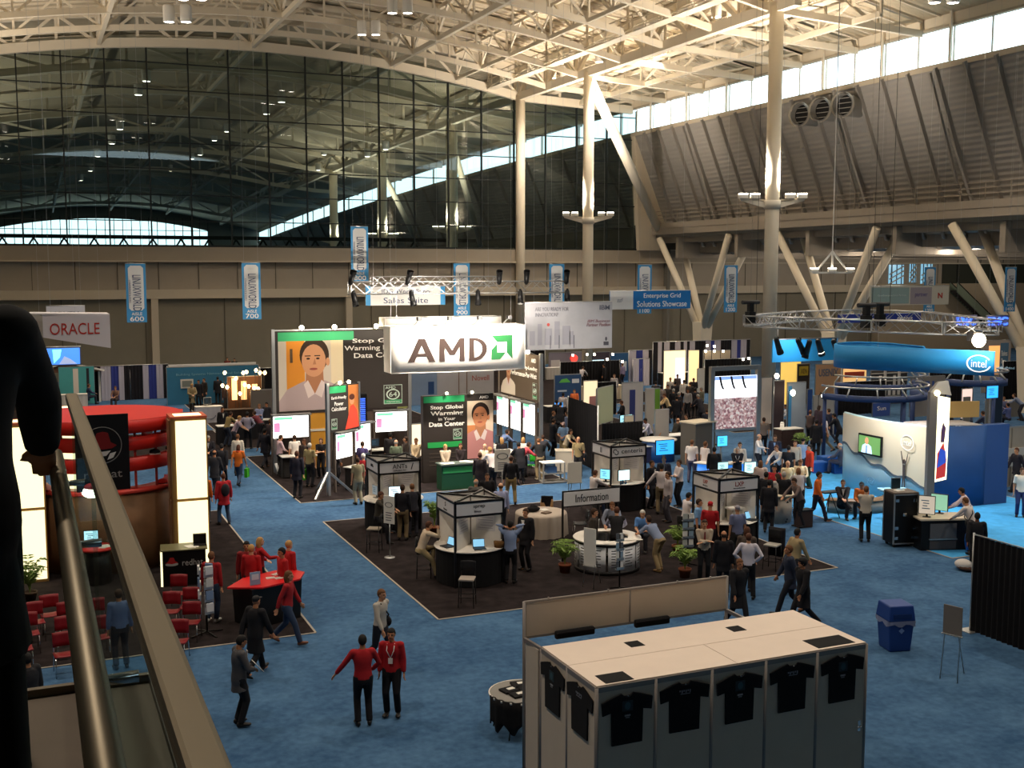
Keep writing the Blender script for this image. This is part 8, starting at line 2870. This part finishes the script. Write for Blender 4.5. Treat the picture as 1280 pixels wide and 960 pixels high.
# ---- on the open blue carpet
person(453, 794, 'point', 345, 'long', '#a81a22', '#141318', (S_, 'k'), 'person in red shirt and black trousers, back turned, holding an arm out', 1, shoe='#15120f')
person(489, 786, 'stand', 185, 'long', '#a8161e', '#131217', (S_, 'k'), 'person in red shirt with white lanyard facing the camera', 1, extra='L')
person(304, 795, 'hold', 60, J_, '#4c4a4c', '#15151a', (S_, 'k'), 'person in dark grey suit reading a white paper on the blue carpet', 1, extra='P', inner='#b9b5b4')
person(320, 745, 'walk', 30, 'coat', '#18161a', '#121116', ('cap', '#1b1a1e'), 'person in long black coat and cap walking past the red topped kiosk', 1)
person(477, 737, 'walk', 120, 'long', '#b9b0a4', '#1d1d26', (S_, 'm'), 'person in white shirt walking behind the pair in red shirts', 0, extra='B')
person(361, 714, 'walk_b', 95, 'long', '#a51f24', '#2e3c54', ('long', 'm'), 'person in red top and jeans striding past the red kiosk table', 0, shoe='#7a4a34')
person(314, 681, 'stand', 10, 'long', '#a8161c', '#17161b', (S_, 'l'), 'fair haired person in red shirt with back turned at the red kiosk table', 3)
person(308, 677, 'stand', 170, 'long', '#7d1b20', '#17161b', (S_, 'k'), 'dark haired person mostly hidden behind the fair haired red shirt', 1)
person(325, 672, 'gesture', 60, 'long', '#a8161c', '#1c1b22', ('long', 'l'), 'blond long haired person in red gesturing behind the red kiosk table', 3, 1.7)
person(361, 676, 'stand', 40, 'long', '#ad1b20', '#17161b', (S_, 'l'), 'fair haired person in red at the far right of the red kiosk table', 3)
person(352, 685, 'stand', 235, 'long', '#b11a1e', '#17161b', (S_, 'k'), 'dark haired person in red facing left behind the red kiosk table', 1)
person(264, 690, 'stand', 10, 'long', '#98161c', '#2a3850', (S_, 'm'), 'person in red shirt and jeans with back turned beside the white pocket rack', 0, shoe='#d5d2cc')
person(255, 591, 'stand', 5, 'vest', '#c8641f', '#2a2c2e', (S_, 'g'), 'person in orange vest with back turned beside the glowing tower', 0, inner='#c8641f')
person(279, 592, 'stand_wide', 330, J_, '#b3202a', '#34465e', (S_, 'r'), 'person in red jacket with dark backpack standing in the aisle', 0, extra='K', shoe='#2a2522')
CARRY2 = person(298, 556, 'walk', 5, 'tee', '#d2691e', '#34465e', ('long', 'r'), 'person in orange top and jeans walking away down the aisle', 0, 1.68, extra='S')
person(297, 543, 'stand', 0, 'long', '#cfc6b8', '#2e2a26', (S_, 'm'), 'person in cream shirt just beyond the orange top in the aisle', 0)
person(260, 545, 'hold', 170, J_, '#26242a', '#1b1a20', (S_, 'g'), 'grey haired person in dark suit facing the camera beside the glowing tower', 0, inner='#cfcac4')
person(268, 563, 'walk', 5, J_, '#2b292d', '#202026', ('bald', 'b'), 'person in dark suit walking away close to the glowing tower', 1)
person(277, 555, 'walk_b', 0, J_, '#201f26', '#1a1920', (S_, 'k'), 'dark haired person in black walking away next to the cream shirt', 1)
person(309, 515, 'hips', 0, 'long', '#9d9aae', '#17161b', (S_, 'k'), 'person in lavender shirt with back turned and hands on hips', 1, 1.8)
person(289, 515, 'lean', 40, 'short', '#8d7b50', '#2e3648', (S_, 'b'), 'person in tan shirt left of the lavender shirt at the crowded table', 1)
person(278, 509, 'stand', 150, J_, '#141318', '#141318', (S_, 'b'), 'person in black suit with white shirt at the far end of the aisle crowd', 1, inner='#e6e2dc')
person(324, 505, 'crossed', 190, 'long', '#8f9ac0', '#2b2a30', (S_, 'm'), 'person in pale blue shirt behind the crowded aisle corner table', 0)
person(333, 503, 'stand', 200, J_, '#23222a', '#1c1b20', (S_, 'k'), 'person in dark jacket beside the pale blue shirt next to the portrait poster', 1)
person(318, 514, 'bend', 300, 'long', '#6a2a34', '#26242a', (S_, 'b'), 'person in maroon top bending over the crowded aisle corner table', 0)
person(300, 520, 'lean', 80, 'short', '#b39aa4', '#3a3a44', (S_, 'l'), 'person in pale pink top between the tan and lavender shirts', 3)
person(331, 536, 'walk', 20, J_, '#201f28', '#191820', (S_, 'k'), 'person in dark suit walking at the left post of the portrait poster', 1)
person(338, 524, 'stand', 30, J_, '#3a3034', '#2a2830', (S_, 'm'), 'person in brown jacket beside the papers at the aisle corner', 0)
# ---- booth with the arrow sign
person(352, 544, 'hold', 60, 'long', '#c4a6ac', '#16151a', (S_, 'b'), 'person in pink shirt before the left lit panel', 0)
person(368, 544, 'stand', 330, 'short', '#e0d6cc', '#1f1e24', (S_, 'b'), 'person in white shirt before the left lit panel', 0)
CARRY1 = person(387, 554, 'stand', 20, 'short', '#a39468', '#2a2a30', (S_, 'w'), 'white haired person in khaki shirt holding the green carrier bag', 3)
person(371, 564, 'stand', 10, J_, '#1d1b28', '#15141b', (S_, 'r'), 'person in dark jacket at the edge of the charcoal carpet by the aisle', 0, 1.8)
person(401, 548, 'crossed', 190, 'tee', '#1a181d', '#18171c', ('bob', 'r'), 'person in black top with crossed arms before the orange door picture', 3, 1.68)
person(453, 552, 'stand', 20, 'short', '#4c4070', '#2a2a30', (S_, 'b'), 'person in purple shirt beside the blue light rack', 0)
person(454, 567, 'stand', 10, 'short', '#9c1a22', '#1c1b20', (S_, 'w'), 'white haired person in red shirt behind the ANTs kiosk', 3)
person(447, 572, 'stand', 330, 'short', '#8a8064', '#9a9078', (S_, 'b'), 'person in khaki clothes half hidden by the red shirt behind the ANTs kiosk', 0)
person(488, 541, 'stand', 0, J_, '#2c282a', '#1d1c20', (S_, 'k'), 'person in dark jacket before the right lit panel of the back wall', 1)
person(495, 550, 'stand', 0, 'short', '#56604c', '#2a2a2c', ('bald', 'g'), 'balding person in olive shirt before the right lit panel', 0)
person(507, 546, 'stand', 260, J_, '#3a2f28', '#2b2826', (S_, 'b'), 'person in brown suit facing left beside the cream lit display', 0, inner='#e6dccb')
person(497, 474, 'sit_fwd', 300, 'long', '#c9c6c4', '#3f537a', (S_, 'k'), 'person in white top bending beyond the back wall poster', 1)
person(566, 560, 'clasp', 170, 'long', '#c9b49c', '#2b2826', ('bob', 'l'), 'fair haired person in cream behind the green reception counter', 3, 1.65, base=(15.3, 42.35, .012))
person(588, 560, 'clasp', 200, J_, '#2a2022', '#1a191c', ('long', 'b'), 'long dark haired person behind the green reception counter', 0, 1.65, base=(15.95, 42.3, .012))
person(606, 555, 'stand', 200, 'short', '#e3d2b8', '#2a2624', ('bald', 'g'), 'bald person in cream shirt at the right end of the reception counter', 3)
person(612, 559, 'lean', 330, 'long', '#dccfca', '#17161b', (S_, 'l'), 'person in white shirt leaning on the green reception counter', 0, 1.8)
person(627, 547, 'stand', 330, J_, '#1c1a1d', '#19181c', ('long', 'l'), 'long fair haired person in black near the smiling portrait', 3, 1.7)
person(634, 537, 'bend', 60, 'long', '#6f83ae', '#2b2b33', (S_, 'b'), 'person in blue shirt bending before the lit panels on the right', 0)
person(654, 547, 'stand', 20, 'long', '#ddd0ca', '#2a282e', ('bob', 'l'), 'fair haired person in white before the middle lit panel', 3, 1.66)
person(661, 553, 'bend', 70, 'long', '#b3414a', '#2a282c', (S_, 'b'), 'person in red bending before the nearest lit panel', 0)
person(673, 548, 'lean', 350, 'long', '#1b1a1c', '#94805e', (S_, 'm'), 'person in black shirt and tan trousers with back turned by the green chair', 0, shoe='#c9b69a')
person(639, 570, 'stand_wide', 0, 'long', '#15141a', '#9b8458', (S_, 'b'), 'person in black sweater and tan trousers with back turned beside the oval emblem sign', 0, 1.8)
person(609, 592, 'stand', 175, J_, '#17151a', '#17151a', (S_, 'b'), 'person in black facing the camera behind the nearest kiosk', 0)
person(595, 599, 'stand', 10, J_, '#5a5854', '#2a2a2c', ('bald', 'g'), 'grey haired person in grey seen over the nearest kiosk', 0)
person(626, 604, 'stand', 350, 'long', '#a7abcf', '#2a2a34', ('bald', 'm'), 'balding person in lavender shirt behind the nearest kiosk', 3)
# ---- kiosks
person(477, 615, 'stool', 100, 'long', '#403a30', '#17161b', (S_, 'r'), 'seated person in olive jacket writing at the ANTs kiosk', 0)
person(503, 606, 'stand', 5, 'long', '#17161f', '#7d6a4c', (S_, 'b'), 'taller person in navy sweater and khaki trousers at the ANTs kiosk', 0, 1.8)
person(515, 605, 'lean', 350, 'long', '#191822', '#2b2830', (S_, 'm'), 'person in navy sweater at the right of the ANTs kiosk counter', 0)
person(537, 652, 'stool_lean', 70, 'long', '#c9b59c', '#b09c74', (S_, 'r'), 'person in beige sitting on a stool with hand to chin at the nearest kiosk', 0)
person(638, 651, 'stretch', 10, 'long', '#8fa0c4', '#17161b', (S_, 'k'), 'person in pale blue shirt with both hands behind the head', 1)
person(657, 636, 'stand', 215, J_, '#17151a', '#17151a', (S_, 'b'), 'person in dark suit facing the pale blue shirt by the cloth table', 0, 1.8, inner='#dedad6')
person(745, 588, 'stool', 60, 'long', '#ddd3d0', '#1d2740', (S_, 'r'), 'person in white shirt seated at the centeris kiosk', 0)
person(815, 576, 'stand', 130, J_, '#1b1920', '#1b1920', (S_, 'b'), 'person in black jacket facing right near the centeris kiosk', 0, inner='#e6e2de')
person(830, 571, 'stand', 200, J_, '#272a3c', '#20222e', (S_, 'b'), 'person in navy suit facing the camera behind the white shirt', 0, inner='#93a5d0')
person(827, 580, 'point', 0, 'long', '#d6c9c8', '#7c6b50', (S_, 'k'), 'person in white shirt and khaki trousers with back turned near the centeris kiosk', 1, 1.8)
person(849, 575, 'crossed', 250, 'long', '#ddd3d4', '#15151b', (S_, 'b'), 'person in white shirt with crossed arms facing left', 0)
person(835, 590, 'stand', 250, 'long', '#b9aeb0', '#46424a', (S_, 'b'), 'person in pale clothes partly hidden behind the khaki trousers', 0)
person(743, 636, 'stand', 100, J_, '#3a322c', '#1d1b1c', (S_, 'b'), 'person in brown jacket at the left end of the information desk', 0, inner='#dcd6cf')
person(771, 634, 'lean', 5, 'vest', '#1b191c', '#1b1a1e', (S_, 'r'), 'person in black vest over pale shirt leaning on the information desk', 0, 1.78, inner='#b4b6d4')
person(765, 628, 'lean', 195, 'long', '#868c9c', '#2b2b33', (S_, 'm'), 'person in grey sweater behind the information desk', 0)
person(803, 638, 'sit_fwd', 200, 'short', '#5f8fce', '#2b2b33', (S_, 'w'), 'white haired person in light blue shirt behind the information desk', 3, base=None)
person(811, 645, 'bend', 320, 'short', '#7f8ba6', '#9a8460', (S_, 'b'), 'person in grey blue shirt and tan trousers bending over the information desk', 0, shoe='#8a6a40')
person(862, 616, 'stool', 70, 'long', '#dfd4d4', '#1f2026', (S_, 'k'), 'person in white shirt seated left of the red logo kiosk', 1)
person(881, 622, 'stand', 110, 'short', '#7aa6d4', '#22222a', (S_, 'b'), 'person in sky blue beside the left panel of the red logo kiosk', 0, 1.72, base=(18.55, 28.72, .012))
person(888, 627, 'stand', 20, 'short', '#a3121c', '#2b1b20', ('cap', '#b3121c'), 'person in red shirt and red cap with back turned at the red logo kiosk', 0, 1.8)
person(881, 650, 'crossed', 185, 'long', '#b5a490', '#141317', (S_, 'b'), 'person in beige shirt and tie with crossed arms', 0, extra='T')
person(905, 664, 'stand', 5, J_, '#151318', '#121116', ('bald', 'b'), 'person in black suit with back turned beside the crossed arms beige shirt', 1)
person(922, 632, 'stand', 345, 'short', '#6c7292', '#33312e', ('cap', '#8d8a94'), 'person in grey blue shirt and grey cap at the red logo kiosk counter', 0)
person(936, 667, 'hips', 15, 'long', '#cfc9d4', '#131217', (S_, 'r'), 'person in white shirt with hands on hips, back turned', 0)
person(934, 659, 'stand', 20, J_, '#4b4038', '#1d1b1f', ('bob', 'r'), 'person mostly hidden behind the hands on hips white shirt', 0)
person(925, 699, 'walk', 160, 'coat', '#1c1a1e', '#19181c', (S_, 'm'), 'person in black coat passing the end of the pale header board', 1)
person(997, 661, 'walk', 60, 'long', '#a8946e', '#2b2c34', (S_, 'k'), 'person in tan jacket walking on the blue carpet', 1)
person(986, 682, 'walk', 270, J_, '#2a3042', '#1a1b24', (S_, 'm'), 'person in dark blue jacket striding left on the blue carpet', 1, 1.8)
person(1003, 698, 'walk_b', 250, 'coat', '#141217', '#131217', ('curly', 'k'), 'curly haired person in black walking nearest the white panel booth', 1)
# ---- blue booth
person(949, 543, 'gesture', 120, 'long', '#e6e2e0', '#20212a', ('bald', 'g'), 'bald person in white shirt right of the silver framed tower', 3)
person(955, 522, 'stand', 0, 'short', '#7d6d62', '#141318', (S_, 'b'), 'person in brown shirt with back turned right of the silver framed tower', 0)
person(969, 544, 'stand', 200, J_, '#2e3040', '#22242e', (S_, 'b'), 'person in navy suit behind the gesturing white shirt', 0, inner='#9eb4d8')
person(970, 557, 'lean', 240, 'long', '#dccfc6', '#17161b', (S_, 'r'), 'person in white shirt leaning on the glowing blue counter', 0)
person(986, 557, 'stand', 20, 'tee', '#141318', '#15141a', (S_, 'k'), 'person in black t-shirt in the crowd at the oval counter', 1)
person(994, 551, 'stand', 190, 'long', '#b3a696', '#3a3630', (S_, 'b'), 'person in beige shirt behind the black t-shirt', 0)
person(1004, 548, 'stand', 30, 'long', '#86a0c4', '#2a2b34', ('cap', '#15141a'), 'person in pale blue shirt and black cap behind the oval counter', 0)
person(1012, 556, 'stand', 260, J_, '#c4381e', '#2a4030', (S_, 'k'), 'person in red and orange jacket facing left by the blue cubes', 0)
person(985, 576, 'stand', 170, 'long', '#ecd6a8', '#4b4438', ('bald', 'l'), 'bald person in cream shirt at the oval counter', 3)
person(1001, 575, 'hold', 190, 'long', '#eed9b4', '#4b4438', (S_, 'm'), 'brown haired person in cream shirt looking down at the oval counter', 0)
person(951, 576, 'stand', 20, J_, '#c9b2a6', '#1d1b20', ('long', 'm'), 'long haired person in pale jacket near the red logo kiosk', 3, 1.68)
person(958, 590, 'stand', 40, J_, '#17161c', '#17161c', (S_, 'k'), 'person in black beside the long haired pale jacket', 1)
person(968, 582, 'stand', 200, 'short', '#b3242e', '#1d1b20', (S_, 'k'), 'person in red shirt between black jackets at the oval counter', 1)
person(980, 590, 'stand', 20, J_, '#17161c', '#17161c', (S_, 'g'), 'grey haired person in black suit with back turned at the oval counter', 0)
person(971, 592, 'hold', 330, 'long', '#d6cdc6', '#17161b', ('long', 'b'), 'long dark haired person in white top holding papers', 0, 1.68, extra='P')
person(998, 585, 'lean', 5, 'long', '#a6a0a2', '#141318', ('bob', 'm'), 'person in grey shirt and black trousers with back turned at the oval counter', 0, 1.76)
person(1024, 590, 'walk', 120, 'long', '#d6641c', '#1a1d2c', (S_, 'k'), 'person striding in a bright orange shirt at the blue carpet edge', 1)
person(1054, 600, 'sit_crossleg', 190, J_, '#211f25', '#1d1c22', (S_, 'b'), 'seated person in black suit with crossed legs before the graphic wall', 0, inner='#c9c4be')
person(1077, 603, 'sit_fwd', 210, J_, '#c0672c', '#201e22', ('cap', '#1b1a1f'), 'seated person in orange and black cap behind the white polo', 1)
person(1083, 608, 'clasp', 10, 'short', '#c2b6a6', '#131217', (S_, 'm'), 'person in white polo and black trousers with back turned on the blue carpet', 3, 1.78)
person(1050, 554, 'sit', 300, J_, '#56586a', '#46485a', ('bald', 'w'), 'white haired seated person in blue grey jacket on a blue cube', 3)
person(865, 550, 'stand', 20, 'short', '#d8cec8', '#55505c', (S_, 'm'), 'person in white shirt and grey trousers left of the black framed red logo kiosk', 0)
person(882, 552, 'stand', 60, 'short', '#dcd0cc', '#1f1e26', (S_, 'm'), 'second person in white shirt beside the grey trousers', 0)
person(893, 559, 'stand', 10, J_, '#131217', '#131217', (S_, 'k'), 'person in black suit with back turned at the glowing blue counter', 1)
person(922, 559, 'crossed', 190, J_, '#17171f', '#17171f', ('bob', 'g'), 'grey haired person in black with lanyard at the glowing blue counter', 3, 1.68, extra='L')
person(925, 553, 'stand', 200, 'long', '#d2c5b8', '#2b2b2e', (S_, 'b'), 'person hidden behind the grey haired person with lanyard', 0)
person(848, 523, 'sit_fwd', 60, J_, '#35322c', '#26242a', ('bald', 'm'), 'seated person in olive jacket at the white topped table', 0)
person(858, 518, 'sit', 250, J_, '#1a181d', '#1a181d', (S_, 'b'), 'seated person in black suit at the white topped table', 0, inner='#ddd7d0')
person(874, 526, 'stand', 180, 'tee', '#b0584a', '#2b2628', (S_, 'b'), 'person in dull red standing behind the cream topped booth box', 0, 1.65)
person(823, 523, 'clasp', 180, 'short', '#5f7cb0', '#16161c', (S_, 'b'), 'person in blue shirt with folded hands before the grey post panel', 1)
person(806, 523, 'lean', 250, 'long', '#c3bfd0', '#17161c', (S_, 'k'), 'person in pale shirt leaning over the navy table', 2)
person(776, 501, 'hold', 270, J_, '#17151a', '#17151a', (S_, 'r'), 'person in black suit facing left beside the pale green board', 0)
person(704, 491, 'stand', 20, 'long', '#d9d0d2', '#22222c', (S_, 'k'), 'person in white shirt before the dark blue printed panel', 1)
person(696, 500, 'stand', 40, J_, '#22242a', '#1d1c22', (S_, 'k'), 'person in dark clothes nearest the side poster post', 1)
person(692, 514, 'sit', 100, J_, '#1c1b20', '#1c1b20', (S_, 'm'), 'seated person in black right of the side poster post', 0)
person(709, 514, 'stand', 300, 'long', '#76809c', '#1d1d24', (S_, 'b'), 'person in grey blue shirt with back turned by the black drape divider', 0)
person(704, 528, 'hold', 200, 'short', '#8fb0d6', '#8a7a58', ('cap', '#c9a9a4'), 'person in light blue shirt and cap by the black drape divider', 0)
person(714, 537, 'lean', 120, 'tee', '#dccaa8', '#8e7c56', ('bob', 'b'), 'person in cream top leaning beside the light blue shirt', 0, 1.68)
person(723, 546, 'stand', 190, 'short', '#94825c', '#17161b', ('bald', 'r'), 'balding person in tan shirt with a shoulder strap by the black drape divider', 0, extra='B')
person(982, 506, 'lean', 270, 'long', '#e3dede', '#15141a', (S_, 'b'), 'person in white shirt at the dark brown counter behind the plant', 1)
person(1021, 525, 'stand', 20, J_, '#19171b', '#19171b', (S_, 'k'), 'person in black walking near the flowering plant', 1)
person(1031, 520, 'walk', 300, 'short', '#ddd5d2', '#6d5f4a', (S_, 'k'), 'person in white shirt and khaki trousers left of the graphic wall', 1)
person(1036, 511, 'walk', 320, J_, '#23253a', '#1f2130', (S_, 'b'), 'person in navy jacket behind the white shirt and khaki trousers', 0)
person(1024, 507, 'stand', 60, J_, '#40303a', '#26242a', ('bob', 'b'), 'person in plum jacket at the pale wall under the navy canopy', 0)
person(1201, 610, 'lean', 300, 'long', '#d3c5cc', '#22222a', (S_, 'k'), 'person in white shirt leaning over the black work counter', 1)
person(1206, 622, 'lean', 320, 'long', '#dcd0ca', '#121116', (S_, 'm'), 'nearer person in white shirt with shoulder bag at the black work counter', 0, 1.78, extra='B')
person(1222, 641, 'walk', 20, J_, '#17171d', '#15151a', (S_, 'k'), 'person in black passing the end of the black drape', 2)
person(1252, 564, 'crossed', 260, 'long', '#dcd8d0', '#141319', ('bob', 'r'), 'person in white top and black trousers right of the blue wall', 3, 1.7)
person(1271, 560, 'walk', 250, J_, '#26222a', '#1b191f', (S_, 'r'), 'person in dark suit striding at the right edge of the picture', 0)
person(1278, 585, 'stand', 200, 'short', '#e2d6c6', '#23305c', (S_, 'b'), 'person in white and blue cut by the right edge of the picture', 0)
person(1246, 507, 'sit', 40, 'long', '#56618e', '#2a2c3a', (S_, 'k'), 'leftmost of three seated people in blue shirts', 1)
person(1260, 504, 'sit', 330, 'long', '#5d6796', '#2a2c3a', (S_, 'k'), 'seated person in blue shirt nearest the pale counter on the right', 1)
person(1255, 496, 'sit', 180, 'long', '#6d7090', '#2a2c3a', (S_, 'm'), 'seated person in blue shirt facing the other two', 0)
person(1212, 507, 'sit', 320, 'long', '#5a5f74', '#2a2a30', (S_, 'k'), 'seated person in grey blue under the right navy canopy', 1)
person(1268, 492, 'bend', 300, 'long', '#7f88a0', '#2c2c34', (S_, 'b'), 'person bending at the top right behind the blue screen', 0)
# ---- far crowds
far = [(827, 482, 20, '#8a7c74', 'left of the far group'), (835, 481, 200, '#3a3634', 'second in the far group'), (844, 477, 30, '#2a282c', 'at the centre of the far group'),
       (847, 468, 160, '#5a4a44', 'behind the centre of the far group'), (855, 475, 10, '#d8d2cc', 'in white in the far group'), (842, 486, 0, '#161519', 'in front of the far group, seen from behind'),
       (860, 486, 220, '#a09a96', 'near the white papers on a stand'), (869, 485, 20, '#1a1820', 'in a dark suit by the paper covered panel'), (877, 484, 300, '#6a6450', 'in olive by the paper covered panel'),
       (849, 490, 60, '#241f22', 'with dark jacket before the far group')]
for x, y, a, c, lab in far:
 person(x, y, 'stand', a, J_ if c < '#5' else 'long', c, '#1b1a1f', (S_, random.choice('kbmbg')), 'small distant person %s under the striped drape' % lab, random.choice((0, 0, 1)))
person(830, 492, 'lean', 270, 'long', '#e0bf8c', '#2a2624', (S_, 'r'), 'person in pale yellow shirt by the bright green strip panel', 0)
person(740, 454, 'stand', 10, J_, '#141318', '#141318', (S_, 'k'), 'person in black before the pale screen under the grey banner', 1)
person(755, 455, 'stand', 300, J_, '#17161b', '#17161b', (S_, 'k'), 'person in black right of the pale screen under the grey banner', 1)
person(778, 454, 'stand', 320, 'long', '#7a6f8c', '#22222c', (S_, 'r'), 'person in purple before the deep blue booth wall', 0)
person(729, 458, 'lean', 40, 'long', '#c4bcc0', '#2a2a30', (S_, 'b'), 'person in pale shirt at the counter under the grey banner', 0)
person(713, 454, 'stand', 120, J_, '#1e1c20', '#1e1c20', (S_, 'k'), 'person in black beside the round red sign', 1)
person(768, 468, 'stand', 200, 'long', '#b7aeac', '#23222a', (S_, 'm'), 'fair person in pale top before the dark drape under the grey banner', 3)
person(718, 487, 'stand', 200, 'tee', '#d06a3a', '#3a2a2a', (S_, 'r'), 'person in orange before the dark blue printed panel', 0)
person(232, 470, 'stand', 10, J_, '#1b191c', '#1b191c', (S_, 'k'), 'person in black with white collar before the first framed picture', 1)
person(222, 477, 'sit', 60, 'long', '#4c2c44', '#2a2228', (S_, 'b'), 'person in purple behind the cap of the glowing tower', 0)
person(240, 480, 'hold', 150, 'coat', '#8a7a5c', '#2e2820', ('long', 'l'), 'person in patterned tan coat behind the glowing tower', 3)
person(248, 475, 'stand', 180, J_, '#1c1b20', '#1c1b20', (S_, 'k'), 'person in dark suit right of the patterned tan coat', 1)
person(255, 473, 'stand', 220, J_, '#2a2420', '#1c1b20', (S_, 'b'), 'person in dark brown between the framed pictures', 0)
person(272, 471, 'stand', 340, J_, '#1a1a20', '#1a1a20', (S_, 'k'), 'person in black beside the white fronted counter', 1)
person(283, 480, 'stand', 170, 'long', '#5a3c34', '#2a2628', ('long', 'r'), 'long haired person in brown before the lit brown shelves', 0)
person(144, 483, 'sit', 180, 'long', '#7a5a4e', '#3a3034', (S_, 'm'), 'seated person before the striped drape left of the blue stripe', 0)
person(111, 480, 'sit', 60, J_, '#34405e', '#2a2c38', (S_, 'r'), 'seated person in blue before the turquoise booth wall', 0)
person(284, 447, 'stand', 180, 'long', '#7a3a34', '#2a2a2c', (S_, 'k'), 'person whose head shows over the teal backdrop', 0)
person(293, 448, 'stand', 180, J_, '#242a24', '#2a2a2c', (S_, 'k'), 'person in dark green showing over the teal backdrop', 0)
crowd = [(701, 503, 10, '#1b1a20', 'k', 'behind the seated person in black right of the side poster post'), (693, 524, 60, '#2a2c34', 'b', 'low behind the side poster post'), (717, 521, 330, '#23222a', 'k', 'against the black drape divider, farther back'),
         (820, 477, 20, '#2b292e', 'k', 'at the left edge of the far group'), (838, 472, 190, '#c9bfb6', 'm', 'pale dressed at the back of the far group'), (863, 478, 30, '#3a3432', 'b', 'right of the one in white in the far group'),
         (867, 473, 200, '#1d1c22', 'k', 'at the back right of the far group'), (846, 495, 0, '#17161b', 'k', 'nearest in the far group'), (824, 489, 40, '#54484a', 'b', 'left front of the far group'), (872, 493, 320, '#2c2a30', 'g', 'near the white paper covered panel foot'),
         (884, 511, 10, '#20222c', 'b', 'behind the left post of the silver framed tower'), (1042, 517, 300, '#1c1b22', 'k', 'in dark clothes at the left end of the graphic wall'), (1013, 513, 40, '#4a3a36', 'r', 'in brown near the pale wall under the navy canopy'),
         (345, 531, 20, '#2a2a36', 'b', 'behind the left lit panel post'), (380, 549, 200, '#4a3c36', 'r', 'between the white shirt and the white haired one in khaki'), (648, 553, 340, '#1d1b20', 'k', 'in black left of the fair haired one in white'),
         (679, 544, 20, '#2b2a30', 'b', 'right of the black shirt and tan trousers, by the cart'), (962, 600, 20, '#1a1920', 'k', 'in black left of the white top holding papers'), (992, 598, 250, '#6e5d58', 'b', 'in brown low at the oval counter'),
         (1188, 505, 30, '#26252e', 'k', 'under the right navy canopy, standing'), (1228, 514, 320, '#3a3f58', 'b', 'in navy near the bright blue wall screen'), (600, 566, 10, '#2a2226', 'r', 'behind the white shirt at the reception counter'),
         (420, 553, 100, '#3b3438', 'b', 'behind the braced post of the angled poster'), (520, 548, 200, '#c9b08c', 'm', 'in cream before the cream lit display')]
for x, y, a, c, hc, lab in crowd:
 person(x, y, random.choice(('stand', 'hold', 'clasp', 'lean')), a, J_ if c < '#4' else 'long', c, '#1b1a1f', (S_, hc), 'person ' + lab, random.choice((0, 1)))
# ---- near the landing
person(33, 817, 'stand', 300, J_, '#1b1a1f', '#17161b', (S_, 'k'), 'person in dark suit below the landing at the lower left', 1)
person(148, 737, 'stand', 330, 'long', '#5d6f96', '#22242c', (S_, 'b'), 'person in blue shirt seen through the glass of the balustrade', 1)
person(0, 0, 'rail', -23.3, 'coat', '#0b0a0c', '#0a0a0c', (S_, 'k'), 'dark foreground figure in black holding the handrail, cut by the left edge', 0, 1.73, base=(-.23, 3.35, LZ))
def carry(bag, who, pn, hand, hgt):
 q = skel(POSES[pn])
 d = (q[hand + 'wri'] - q[hand + 'elb']).normalized()
 p = Matrix.Rotation(who.rotation_euler.z, 3, 'Z') @ ((q[hand + 'wri'] + d * .1) * who.scale.x) + who.location
 bag.location = p - Vector((0, 0, hgt))
 bag.rotation_euler.z = who.rotation_euler.z + pi / 2
carry(CBAG, CARRY1, 'stand', 'l', .52)
carry(CBAG2, CARRY2, 'walk', 'r', .48)
